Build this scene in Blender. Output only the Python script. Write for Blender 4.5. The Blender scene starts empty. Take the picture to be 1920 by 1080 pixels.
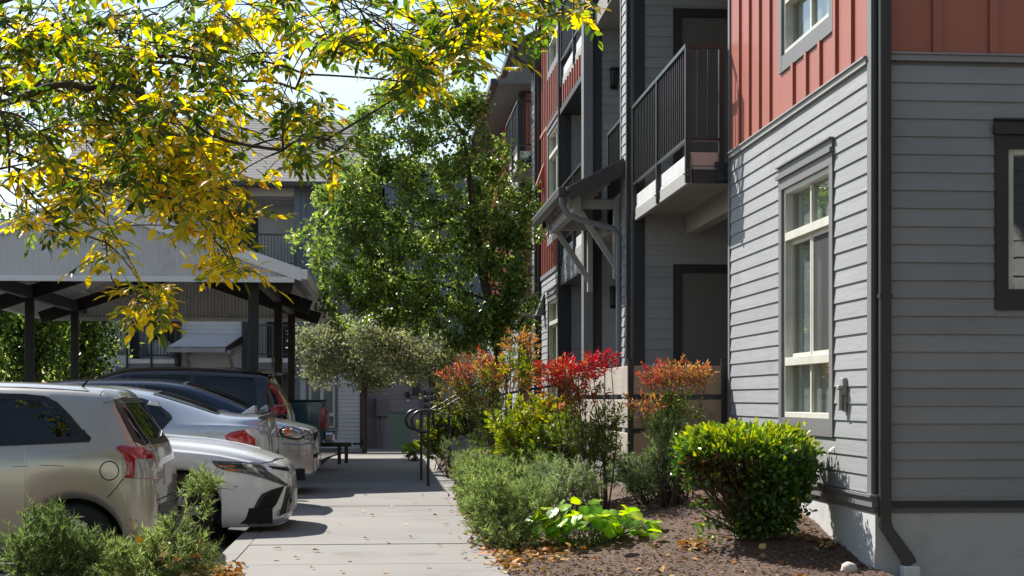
import bpy, bmesh, math, random
import numpy as np
from mathutils import Vector, Matrix
from mathutils.bvhtree import BVHTree

R = math.radians
SC = bpy.context.scene
COL = SC.collection
rng = np.random.default_rng(7)
random.seed(7)

# ------------------------------------------------------------------ camera
FPX, CX, HOR, EYE = 2900.0, 960.0, 748.0, 1.20        # focal length in px of a 1920 frame, horizon row, eye height
TH = math.atan(242.0 / FPX)                            # yaw to the right of the building's long axis
cam_d = bpy.data.cameras.new('camera')
cam = bpy.data.objects.new('camera', cam_d); COL.objects.link(cam)
cam.location = (0, 0, EYE)
cam.rotation_euler = (R(90), 0, -TH)
cam_d.sensor_width = 36.0
cam_d.lens = 36.0 * FPX / 1920.0
cam_d.shift_y = (HOR - 540.0) / 1920.0
cam_d.clip_end = 2000.0
SC.camera = cam

# ------------------------------------------------------------------ sky, sun, exposure
SUN_TO = Vector((-0.62, 0.92, 1.00)).normalized()      # towards the sun
SUN_EL = math.asin(SUN_TO.z)
SUN_AZ = math.atan2(SUN_TO.x, SUN_TO.y)
world = bpy.data.worlds.new('World'); SC.world = world
world.use_nodes = True
wn = world.node_tree.nodes; wl = world.node_tree.links
wn.clear()
w_out = wn.new('ShaderNodeOutputWorld'); w_bg = wn.new('ShaderNodeBackground')
w_sky = wn.new('ShaderNodeTexSky'); w_sky.sky_type = 'NISHITA'; w_sky.sun_disc = False
w_sky.sun_elevation = SUN_EL; w_sky.sun_rotation = SUN_AZ
w_sky.air_density = 1.25; w_sky.dust_density = 0.3; w_sky.ozone_density = 1.0
w_tc = wn.new('ShaderNodeTexCoord'); w_map = wn.new('ShaderNodeMapping')
w_map.inputs['Scale'].default_value = (1.0, 1.0, 3.2)
w_noise = wn.new('ShaderNodeTexNoise'); w_noise.inputs['Scale'].default_value = 2.2
w_noise.inputs['Detail'].default_value = 7.0; w_noise.inputs['Roughness'].default_value = 0.58
w_ramp = wn.new('ShaderNodeValToRGB')
w_ramp.color_ramp.elements[0].position = 0.44; w_ramp.color_ramp.elements[0].color = (0, 0, 0, 1)
w_ramp.color_ramp.elements[1].position = 0.72; w_ramp.color_ramp.elements[1].color = (0.80, 0.80, 0.80, 1)
w_mix = wn.new('ShaderNodeMix'); w_mix.data_type = 'RGBA'
w_hs = wn.new('ShaderNodeHueSaturation'); w_hs.inputs['Saturation'].default_value = 0.35; w_hs.inputs['Value'].default_value = 1.0
wl.new(w_sky.outputs['Color'], w_hs.inputs['Color']); wl.new(w_hs.outputs['Color'], w_mix.inputs['B'])
wl.new(w_tc.outputs['Generated'], w_map.inputs['Vector']); wl.new(w_map.outputs['Vector'], w_noise.inputs['Vector'])
wl.new(w_noise.outputs['Fac'], w_ramp.inputs['Fac']); wl.new(w_ramp.outputs['Color'], w_mix.inputs['Factor'])
wl.new(w_sky.outputs['Color'], w_mix.inputs['A']); wl.new(w_mix.outputs['Result'], w_bg.inputs['Color'])
w_bg.inputs['Strength'].default_value = 0.082
wl.new(w_bg.outputs['Background'], w_out.inputs['Surface'])

sun_d = bpy.data.lights.new('sun', 'SUN'); sun_d.energy = 5.0; sun_d.angle = R(0.55); sun_d.color = (1.0, 0.945, 0.86)
sun = bpy.data.objects.new('sun', sun_d); COL.objects.link(sun)
sun.rotation_euler = SUN_TO.to_track_quat('Z', 'Y').to_euler()
sun.location = (-10, 18, 20)

SC.view_settings.view_transform = 'Standard'
SC.view_settings.look = 'None'
SC.view_settings.gamma = 1.0
SC.view_settings.exposure = 0.88
SC.view_settings.use_curve_mapping = False
SC.cycles.max_bounces = 8
SC.cycles.transparent_max_bounces = 12
SC.cycles.caustics_reflective = False
SC.cycles.caustics_refractive = False
SC.cycles.sample_clamp_indirect = 6.0

# ------------------------------------------------------------------ placement helpers
ct, st = math.cos(TH), math.sin(TH)
def at(u, v, Z):
    """world point seen at photo pixel (u, v) at camera depth Z"""
    xc = (u - CX) / FPX * Z
    return Vector((xc * ct + Z * st, -xc * st + Z * ct, EYE + (HOR - v) / FPX * Z))
def depth_onX(u, X):
    return X / ((u - CX) / FPX * ct + st)
def yX(u, X):
    """world Y of pixel column u on the plane x = X"""
    return at(u, HOR, depth_onX(u, X)).y
def xY(u, Y):
    """world X of pixel column u on the plane y = Y"""
    k = (u - CX) / FPX
    Z = Y / (ct - k * st)
    return k * Z * ct + Z * st
def zP(v, X, Y):
    return EYE + (HOR - v) / FPX * (X * st + Y * ct)

# ------------------------------------------------------------------ object helpers
ORG = {}
def thing(name, label, cat, loc=(0, 0, 0), group=None):
    o = bpy.data.objects.new(name, None); COL.objects.link(o)
    o.location = loc; o.empty_display_size = 0.2
    o['label'] = label; o['category'] = cat
    if group: o['group'] = group
    ORG[o.name] = Vector(loc)
    return o
def tag(o, label, cat, group=None):
    o['label'] = label; o['category'] = cat
    if group: o['group'] = group
    return o
def put(name, me, parent=None, loc=(0, 0, 0), rotz=0.0, kind=None):
    """link mesh `me`; loc is a world position"""
    o = bpy.data.objects.new(name, me); COL.objects.link(o)
    loc = Vector(loc)
    if parent is not None:
        o.parent = parent
        o.location = loc - ORG[parent.name]
    else:
        o.location = loc
    o.rotation_euler = (0, 0, rotz)
    ORG[o.name] = loc
    if kind: o['kind'] = kind
    return o

class MB:
    """collects polygons in world space and builds one mesh object"""
    def __init__(self):
        self.v = []; self.f = []; self.m = []
    def add(self, vs, fs, mi=0):
        n = len(self.v); self.v += [tuple(p) for p in vs]
        for f in fs:
            self.f.append(tuple(i + n for i in f)); self.m.append(mi)
        return self
    def box(self, x0, x1, y0, y1, z0, z1, mi=0):
        vs = [(x0,y0,z0),(x1,y0,z0),(x1,y1,z0),(x0,y1,z0),(x0,y0,z1),(x1,y0,z1),(x1,y1,z1),(x0,y1,z1)]
        return self.add(vs, [(0,3,2,1),(4,5,6,7),(0,1,5,4),(1,2,6,5),(2,3,7,6),(3,0,4,7)], mi)
    def prism(self, poly, d, mi=0):
        """poly: list of 3d points (planar), d: extrusion vector"""
        n = len(poly); d = Vector(d)
        a = [Vector(p) for p in poly]; b = [p + d for p in a]
        nrm = Vector((0, 0, 0))
        for i in range(n):
            nrm += a[i].cross(a[(i + 1) % n])
        if nrm.dot(d) > 0: a.reverse(); b.reverse()
        fs = [tuple(range(n)), tuple(range(2 * n - 1, n - 1, -1))]
        for i in range(n):
            j = (i + 1) % n
            fs.append((i, n + i, n + j, j))
        return self.add(a + b, fs, mi)
    def beam(self, p, q, w, h, up=(0, 0, 1), mi=0):
        """rectangular bar from p to q, w across, h along `up`"""
        p = Vector(p); q = Vector(q); d = (q - p).normalized()
        up = Vector(up); s = d.cross(up)
        if s.length < 1e-5: s = d.cross(Vector((0, 1, 0)))
        s.normalize(); t = s.cross(d).normalized()
        c = [s * (w / 2) + t * (h / 2), -s * (w / 2) + t * (h / 2), -s * (w / 2) - t * (h / 2), s * (w / 2) - t * (h / 2)]
        return self.add([p + k for k in c] + [q + k for k in c],
                        [(0,1,2,3),(7,6,5,4),(0,4,5,1),(1,5,6,2),(2,6,7,3),(3,7,4,0)], mi)
    def tube(self, pts, r, n=8, mi=0, cap=True):
        pts = [Vector(p) for p in pts]; k = len(pts)
        rr = r if isinstance(r, (list, tuple)) else [r] * k
        base = len(self.v); prev = None; rings = []
        for i in range(k):
            d = (pts[min(i + 1, k - 1)] - pts[max(i - 1, 0)]).normalized()
            if prev is None:
                a = Vector((0, 0, 1)) if abs(d.z) < 0.9 else Vector((1, 0, 0))
                s = d.cross(a).normalized()
            else:
                s = (prev - d * prev.dot(d)).normalized()
            prev = s; t = d.cross(s)
            for j in range(n):
                an = 2 * math.pi * j / n
                self.v.append(tuple(pts[i] + (s * math.cos(an) + t * math.sin(an)) * rr[i]))
        for i in range(k - 1):
            for j in range(n):
                a = base + i * n + j; b = base + i * n + (j + 1) % n
                self.f.append((a, b, b + n, a + n)); self.m.append(mi)
        if cap:
            self.f.append(tuple(base + j for j in range(n - 1, -1, -1))); self.m.append(mi)
            self.f.append(tuple(base + (k - 1) * n + j for j in range(n))); self.m.append(mi)
        return self
    def mesh(self, name, mats, org=(0, 0, 0), smooth=False, bevel=0.0):
        me = bpy.data.meshes.new(name)
        ox, oy, oz = org
        me.from_pydata([(x - ox, y - oy, z - oz) for x, y, z in self.v], [], self.f)
        if not isinstance(mats, (list, tuple)): mats = [mats]
        for m in mats: me.materials.append(m)
        if len(mats) > 1: me.polygons.foreach_set('material_index', self.m)
        if bevel > 0:
            bm = bmesh.new(); bm.from_mesh(me)
            bmesh.ops.bevel(bm, geom=list(bm.edges), offset=bevel, segments=1, affect='EDGES', clamp_overlap=True)
            bm.to_mesh(me); bm.free()
        if smooth:
            me.polygons.foreach_set('use_smooth', [True] * len(me.polygons))
            try: me.set_sharp_from_angle(angle=R(40))
            except Exception: pass
        me.update()
        return me
    def build(self, name, mats, parent=None, smooth=False, bevel=0.0, kind=None, org=None):
        if org is None: org = ORG[parent.name] if parent is not None else (0, 0, 0)
        return put(name, self.mesh(name, mats, org, smooth, bevel), parent, org, 0.0, kind)

def boxpart(name, mat, parent, x0, x1, y0, y1, z0, z1, bevel=0.0):
    return MB().box(min(x0,x1), max(x0,x1), min(y0,y1), max(y0,y1), min(z0,z1), max(z0,z1)).build(name, mat, parent, bevel=bevel)

# ------------------------------------------------------------------ materials
MT = {}
def srgb(r, g, b):
    f = lambda c: (c / 255 / 12.92) if c / 255 <= 0.04045 else ((c / 255 + 0.055) / 1.055) ** 2.4
    return (f(r), f(g), f(b), 1.0)
def lin(r, g, b): return (r, g, b, 1.0)
def mat(name, c1, c2=None, scale=3.0, rough=0.6, metal=0.0, spec=0.5, coat=0.0, bump=0.0, bscale=40.0,
        stretch=(1, 1, 1), rand=0.0, detail=4.0, lo=0.3, hi=0.7, rvar=0.0, sheen=0.0, dirt=None):
    """principled material with world-space noise colour, fine relief and per-object variation"""
    m = bpy.data.materials.new(name); m.use_nodes = True
    n = m.node_tree.nodes; l = m.node_tree.links; b = n['Principled BSDF']
    b.inputs['Roughness'].default_value = rough; b.inputs['Metallic'].default_value = metal
    b.inputs['Specular IOR Level'].default_value = spec; b.inputs['Coat Weight'].default_value = coat
    b.inputs['Coat Roughness'].default_value = 0.04
    geo = n.new('ShaderNodeNewGeometry')
    if c2 is None: c2 = tuple(x * 0.86 for x in c1[:3]) + (1,)
    nz = n.new('ShaderNodeTexNoise'); nz.inputs['Scale'].default_value = scale; nz.inputs['Detail'].default_value = detail
    l.new(geo.outputs['Position'], nz.inputs['Vector'])
    rp = n.new('ShaderNodeMapRange'); rp.inputs['From Min'].default_value = lo; rp.inputs['From Max'].default_value = hi
    l.new(nz.outputs['Fac'], rp.inputs['Value'])
    mx = n.new('ShaderNodeMix'); mx.data_type = 'RGBA'
    mx.inputs['A'].default_value = c1; mx.inputs['B'].default_value = c2
    l.new(rp.outputs['Result'], mx.inputs['Factor'])
    col = mx.outputs['Result']
    if dirt:
        dc, dscale, damt = dirt
        dn = n.new('ShaderNodeTexNoise'); dn.inputs['Scale'].default_value = dscale; dn.inputs['Detail'].default_value = 8
        dn.inputs['Roughness'].default_value = 0.7
        l.new(geo.outputs['Position'], dn.inputs['Vector'])
        dr = n.new('ShaderNodeMapRange'); dr.inputs['From Min'].default_value = 0.55; dr.inputs['From Max'].default_value = 0.75
        dr.inputs['To Max'].default_value = damt
        l.new(dn.outputs['Fac'], dr.inputs['Value'])
        dm = n.new('ShaderNodeMix'); dm.data_type = 'RGBA'; dm.inputs['B'].default_value = dc
        l.new(dr.outputs['Result'], dm.inputs['Factor']); l.new(col, dm.inputs['A']); col = dm.outputs['Result']
    if rand > 0:
        oi = n.new('ShaderNodeObjectInfo'); hs = n.new('ShaderNodeHueSaturation')
        mr = n.new('ShaderNodeMapRange'); mr.inputs['To Min'].default_value = 1 - rand; mr.inputs['To Max'].default_value = 1 + rand
        l.new(oi.outputs['Random'], mr.inputs['Value']); l.new(mr.outputs['Result'], hs.inputs['Value'])
        l.new(col, hs.inputs['Color']); col = hs.outputs['Color']
    l.new(col, b.inputs['Base Color'])
    if rvar > 0:
        rr = n.new('ShaderNodeMapRange'); rr.inputs['To Min'].default_value = max(0.02, rough - rvar); rr.inputs['To Max'].default_value = rough + rvar
        l.new(nz.outputs['Fac'], rr.inputs['Value']); l.new(rr.outputs['Result'], b.inputs['Roughness'])
    if bump > 0:
        mp = n.new('ShaderNodeMapping'); mp.inputs['Scale'].default_value = stretch
        bn = n.new('ShaderNodeTexNoise'); bn.inputs['Scale'].default_value = bscale; bn.inputs['Detail'].default_value = 6
        bp = n.new('ShaderNodeBump'); bp.inputs['Strength'].default_value = bump; bp.inputs['Distance'].default_value = 0.01
        l.new(geo.outputs['Position'], mp.inputs['Vector']); l.new(mp.outputs['Vector'], bn.inputs['Vector'])
        l.new(bn.outputs['Fac'], bp.inputs['Height']); l.new(bp.outputs['Normal'], b.inputs['Normal'])
    MT[name] = m
    return m

SIDE_C = lin(0.285, 0.294, 0.306); SIDE_D = lin(0.25, 0.259, 0.271)
DKP = lin(0.035, 0.036, 0.040)
mat('siding_x', SIDE_C, SIDE_D, 1.3, 0.62, bump=0.35, bscale=26, stretch=(0.10, 1, 1), rand=0.06, dirt=(lin(.17,.165,.155), 2.3, .5))
mat('siding_y', SIDE_C, SIDE_D, 1.3, 0.62, bump=0.35, bscale=26, stretch=(1, 0.10, 1), rand=0.06, dirt=(lin(.17,.165,.155), 2.3, .5))
mat('siding_far', lin(0.58, 0.585, 0.59), lin(0.52, 0.525, 0.53), 0.8, 0.6)
mat('siding_mauve', lin(0.29, 0.245, 0.26), lin(0.25, 0.215, 0.23), 0.8, 0.6)
mat('panel_blue', lin(0.14, 0.185, 0.23), lin(0.12, 0.16, 0.20), 0.8, 0.55)
mat('red_panel', lin(0.38, 0.112, 0.072), lin(0.34, 0.098, 0.063), 1.1, 0.42, bump=0.06, bscale=60, rand=0.03, dirt=(lin(.30,.13,.10), 1.6, .3))
mat('trim_gray', lin(0.165, 0.165, 0.17), lin(0.145, 0.145, 0.15), 2.0, 0.55, bump=0.1, bscale=60, dirt=(lin(.09,.085,.08), 5, .35))
mat('trim_dark', lin(0.024, 0.024, 0.027), lin(0.019, 0.019, 0.022), 2.0, 0.5, bump=0.06, bscale=60)
mat('trim_light', lin(0.33, 0.33, 0.32), lin(0.28, 0.28, 0.27), 2.0, 0.55, dirt=(lin(.2,.19,.17), 5, .35))
mat('black_metal', lin(0.016, 0.016, 0.018), lin(0.022, 0.022, 0.024), 4.0, 0.36, spec=0.5)
mat('gutter_metal', lin(0.032, 0.029, 0.028), lin(0.026, 0.024, 0.024), 4.0, 0.38)
mat('gutter_edge', lin(0.20, 0.20, 0.205), None, 4.0, 0.35)
mat('vinyl', lin(0.66, 0.65, 0.58), lin(0.56, 0.55, 0.49), 5.0, 0.4, dirt=(lin(.3,.28,.22), 9, .4))
mat('foundation', lin(0.52, 0.525, 0.53), lin(0.45, 0.455, 0.46), 1.0, 0.75, bump=0.2, bscale=30, dirt=(lin(.22,.20,.17), 3.6, .38))
mat('deck_white', lin(0.72, 0.72, 0.72), lin(0.60, 0.60, 0.60), 3.0, 0.4, dirt=(lin(.3,.28,.26), 7, .5))
mat('deck_peach', lin(0.55, 0.40, 0.34), lin(0.45, 0.36, 0.33), 3.0, 0.4)
mat('soffit', lin(0.27, 0.255, 0.225), lin(0.22, 0.21, 0.185), 2.0, 0.6)
mat('door_paint', lin(0.12, 0.115, 0.11), lin(0.11, 0.105, 0.10), 1.0, 0.5)
mat('cedar', lin(0.36, 0.255, 0.165), lin(0.25, 0.175, 0.115), 3.0, 0.75, bump=0.35, bscale=20, stretch=(0.08, 1, 1), rand=0.10, dirt=(lin(.10,.08,.06), 6, .5))
mat('cedar_y_sunlit', lin(0.38, 0.33, 0.28), lin(0.29, 0.25, 0.21), 3.0, 0.75, bump=0.35, bscale=20, stretch=(1, 0.08, 1), rand=0.08)  # paler copy of cedar: sunlight on the side boards put into the colour
mat('concrete', lin(0.228, 0.219, 0.204), lin(0.187, 0.18, 0.168), 0.9, 0.85, bump=0.18, bscale=90, rand=0.05, dirt=(lin(.10,.092,.083), 1.3, .8), detail=8)
mat('concrete_joint', lin(0.09, 0.085, 0.08), None, 4, 0.9)
mat('asphalt', lin(0.060, 0.059, 0.058), lin(0.042, 0.041, 0.041), 1.2, 0.9, bump=0.4, bscale=160, dirt=(lin(.12,.12,.115), 1.5, .4))
mat('ground_earth', lin(0.10, 0.085, 0.062), lin(0.065, 0.055, 0.04), 0.6, 0.95, bump=0.3, bscale=30)
mat('mulch', lin(0.135, 0.08, 0.052), lin(0.05, 0.029, 0.02), 26, 0.95, bump=0.9, bscale=60, detail=8, dirt=(lin(.22,.15,.105), 70, .6))
mat('mulch_chip', lin(0.17, 0.115, 0.085), lin(0.05, 0.03, 0.022), 60, 0.9, rand=0.1)
mat('roof_shingle', lin(0.21, 0.20, 0.195), lin(0.15, 0.145, 0.142), 6, 0.9, bump=0.4, bscale=30)
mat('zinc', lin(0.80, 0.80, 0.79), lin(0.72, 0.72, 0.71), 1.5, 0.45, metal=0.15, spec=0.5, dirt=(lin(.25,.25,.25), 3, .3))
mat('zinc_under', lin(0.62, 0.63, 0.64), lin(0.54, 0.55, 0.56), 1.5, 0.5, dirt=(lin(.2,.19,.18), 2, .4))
mat('skylight', lin(0.80, 0.84, 0.86), None, 2, 0.35)
mat('wood_black', lin(0.014, 0.012, 0.011), lin(0.02, 0.017, 0.015), 3.0, 0.55, bump=0.2, bscale=30)
mat('cabinet_green', lin(0.15, 0.22, 0.165), lin(0.13, 0.19, 0.145), 1.5, 0.5)
mat('box_gray', lin(0.22, 0.20, 0.21), None, 2, 0.5)
mat('box_black', lin(0.012, 0.012, 0.013), None, 2, 0.4)
mat('fixture', lin(0.33, 0.32, 0.30), lin(0.28, 0.27, 0.255), 5, 0.4)
mat('rock', lin(0.62, 0.58, 0.53), lin(0.45, 0.42, 0.38), 14, 0.85, bump=0.4, bscale=30)
mat('rock_yellow', lin(0.55, 0.40, 0.16), None, 14, 0.8, bump=0.3, bscale=30)
mat('bark', lin(0.075, 0.058, 0.045), lin(0.045, 0.035, 0.028), 14, 0.9, bump=0.6, bscale=40)
mat('twig', lin(0.085, 0.055, 0.038), lin(0.05, 0.034, 0.026), 14, 0.8)
mat('stem_green', lin(0.12, 0.17, 0.05), None, 14, 0.7)
mat('blind', lin(0.62, 0.63, 0.61), lin(0.55, 0.56, 0.54), 1, 0.6)
mat('room_dark', lin(0.055, 0.057, 0.06), None, 1, 0.9)
mat('fabric_white', lin(0.62, 0.60, 0.57), lin(0.45, 0.44, 0.42), 5, 0.85, bump=0.4, bscale=9)

def glass_mat(name, tint=(0.75, 0.82, 0.80), rough=0.01, ior=1.5, boost=0.08, wav=0.0):
    m = bpy.data.materials.new(name); m.use_nodes = True
    n = m.node_tree.nodes; l = m.node_tree.links; n.clear()
    o = n.new('ShaderNodeOutputMaterial'); mx = n.new('ShaderNodeMixShader')
    t = n.new('ShaderNodeBsdfTransparent'); t.inputs['Color'].default_value = tint + (1,)
    g = n.new('ShaderNodeBsdfGlossy'); g.inputs['Roughness'].default_value = rough
    f = n.new('ShaderNodeFresnel'); f.inputs['IOR'].default_value = ior
    a = n.new('ShaderNodeMath'); a.operation = 'ADD'; a.inputs[1].default_value = boost; a.use_clamp = True
    gb_ = n.new('ShaderNodeNewGeometry'); im = n.new('ShaderNodeMix'); im.data_type = 'FLOAT'      # same reflectance from both sides of a pane
    im.inputs['A'].default_value = ior; im.inputs['B'].default_value = 1.0 / ior
    l.new(gb_.outputs['Backfacing'], im.inputs['Factor']); l.new(im.outputs['Result'], f.inputs['IOR'])
    l.new(f.outputs[0], a.inputs[0]); l.new(a.outputs[0], mx.inputs['Fac'])
    l.new(t.outputs[0], mx.inputs[1]); l.new(g.outputs[0], mx.inputs[2]); l.new(mx.outputs[0], o.inputs['Surface'])
    if wav > 0:
        geo = n.new('ShaderNodeNewGeometry'); nz = n.new('ShaderNodeTexNoise'); nz.inputs['Scale'].default_value = 2.5
        bp = n.new('ShaderNodeBump'); bp.inputs['Strength'].default_value = wav; bp.inputs['Distance'].default_value = 0.02
        l.new(geo.outputs['Position'], nz.inputs['Vector']); l.new(nz.outputs['Fac'], bp.inputs['Height'])
        l.new(bp.outputs['Normal'], g.inputs['Normal'])
    MT[name] = m
    return m
glass_mat('window_glass', (0.88, 0.92, 0.91), 0.005, 1.5, 0.06, wav=0.06)
glass_mat('car_glass', (0.16, 0.19, 0.18), 0.01, 1.5, 0.03)
glass_mat('car_glass_blue', (0.10, 0.13, 0.17), 0.01, 1.5, 0.05)
glass_mat('lamp_lens', (0.80, 0.82, 0.84), 0.02, 1.5, 0.10)

def leaf_mat(name, trans=0.38, rough=0.42, spec=0.45, tboost=1.5):
    m = bpy.data.materials.new(name); m.use_nodes = True
    n = m.node_tree.nodes; l = m.node_tree.links; b = n['Principled BSDF']; o = n['Material Output']
    a = n.new('ShaderNodeAttribute'); a.attribute_name = 'Col'
    l.new(a.outputs['Color'], b.inputs['Base Color'])
    b.inputs['Roughness'].default_value = rough; b.inputs['Specular IOR Level'].default_value = spec
    t = n.new('ShaderNodeBsdfTranslucent'); hs = n.new('ShaderNodeHueSaturation')
    hs.inputs['Value'].default_value = tboost; hs.inputs['Saturation'].default_value = 1.12
    l.new(a.outputs['Color'], hs.inputs['Color']); l.new(hs.outputs['Color'], t.inputs['Color'])
    mx = n.new('ShaderNodeMixShader'); mx.inputs['Fac'].default_value = trans
    l.new(b.outputs[0], mx.inputs[1]); l.new(t.outputs[0], mx.inputs[2]); l.new(mx.outputs[0], o.inputs['Surface'])
    MT[name] = m
    return m
leaf_mat('leaf', 0.60, 0.40, 0.4, 1.6)
leaf_mat('leaf_crown', 0.48, 0.34, 0.6, 1.6)
leaf_mat('leaf_feather', 0.34, 0.55, 0.3, 1.35)
leaf_mat('leaf_lime', 0.48, 0.38, 0.4, 1.7)
leaf_mat('leaf_glossy', 0.28, 0.26, 0.6, 1.6)
leaf_mat('leaf_matte', 0.36, 0.6, 0.3, 1.5)
leaf_mat('leaf_dry', 0.15, 0.7, 0.2, 1.2)

# ================================================================== LARGE STRUCTURE
# ------------------------------------------------------------------ walls with real boards
EXPO = 0.1255
BOARD_CACHE = {}
def board_mesh(L, h, mt):
    key = (round(L, 3), round(h, 3), mt)
    if key not in BOARD_CACHE:
        tb, tt = 0.019, 0.005
        b = MB()
        b.add([(0,0,0),(L,0,0),(L,-tb,0),(0,-tb,0),(0,0,h),(L,0,h),(L,-tt,h),(0,-tt,h)],
              [(0,1,2,3),(4,7,6,5),(3,2,6,7),(0,4,5,1),(1,5,6,2),(0,3,7,4)])
        BOARD_CACHE[key] = b.mesh('siding_board', MT[mt])
    return BOARD_CACHE[key]
def cut(iv, a, b):
    out = []
    for s, e in iv:
        if b <= s or a >= e: out.append((s, e)); continue
        if a > s: out.append((s, a))
        if b < e: out.append((b, e))
    return out
def place_board(wall, axis, plane, s, e, z, h):
    if e - s < 0.03 or h < 0.02: return
    if axis == 'Y':   # wall facing -Y, runs along X
        put('siding_board', board_mesh(e - s - 0.003, h, 'siding_x'), wall, (s + 0.0015, plane, z))
    else:             # wall facing -X, runs along Y
        put('siding_board', board_mesh(e - s - 0.003, h, 'siding_y'), wall, (plane, e - 0.0015, z), -math.pi / 2)
def lap(wall, axis, plane, a0, a1, z0, z1, holes=(), split=3.66, expo=EXPO):
    rd = random.Random(int(plane * 1000) + int(a0 * 100))
    n = int(math.ceil((z1 - z0) / expo - 1e-6))
    for i in range(n):
        z = z0 + i * expo; h = min(expo + 0.022, z1 - z)
        iv = [(a0, a1)]
        parts = []
        for (h0, h1, hz0, hz1) in holes:
            if hz1 <= z + 0.001 or hz0 >= z + expo: continue
            iv = cut(iv, h0, h1)
            if hz0 - z > 0.02: parts.append((h0, h1, z, hz0 - z))
            elif z + h - hz1 > 0.03: parts.append((h0, h1, hz1, z + h - hz1))
        for s, e in iv:
            if e - s > split * 0.62:
                c = s + (e - s) * rd.uniform(0.25, 0.75)
                parts.append((s, c, z, h)); parts.append((c, e, z, h))
            else:
                parts.append((s, e, z, h))
        for s, e, zz, hh in parts:
            place_board(wall, axis, plane, s, e, zz + rd.uniform(-0.0012, 0.0012), hh)
def backing(parent, axis, plane, a0, a1, z0, z1, holes=(), th=0.14, mt='trim_gray', name='wall'):
    b = MB()
    cuts = sorted(set([a0, a1] + [c for h in holes for c in h[:2] if a0 < c < a1]))
    for s, e in zip(cuts[:-1], cuts[1:]):
        iv = [(z0, z1)]
        for h in holes:
            if h[0] < e - 1e-6 and h[1] > s + 1e-6: iv = cut(iv, h[2], h[3])
        for q0, q1 in iv:
            if axis == 'Y': b.box(s, e, plane, plane + th, q0, q1)
            else: b.box(plane, plane + th, s, e, q0, q1)
    return b.build(name, MT[mt], parent)
def red_board(wall, axis, plane, a0, a1, z0, z1, joints, bw=0.064, holes=(), mt='red_panel'):
    """board-and-batten: flat panels between battens, each batten proud"""
    js = sorted(j for j in joints if a0 < j < a1)
    eds = [a0] + js + [a1]
    def piece(nm, s, e, zz0, zz1, d):
        if e - s < 0.01 or zz1 - zz0 < 0.02: return
        if axis == 'Y': MB().box(s, e, plane - d, plane, zz0, zz1).build(nm, MT[mt], wall)
        else: MB().box(plane - d, plane, s, e, zz0, zz1).build(nm, MT[mt], wall)
    def spans(s, e):
        iv = [(z0, z1)]
        for h in holes:
            if h[0] < e - 0.005 and h[1] > s + 0.005: iv = cut(iv, h[2], h[3])
        return iv
    cutx = sorted(set(eds + [c for h in holes for c in h[:2] if a0 < c < a1]))
    for s, e in zip(cutx[:-1], cutx[1:]):
        for q0, q1 in spans(s, e): piece('panel', s + 0.001, e - 0.001, q0, q1, 0.010)
    for j in js:
        for q0, q1 in spans(j - bw / 2, j + bw / 2): piece('batten', j - bw / 2, j + bw / 2, q0, q1, 0.032)

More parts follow.
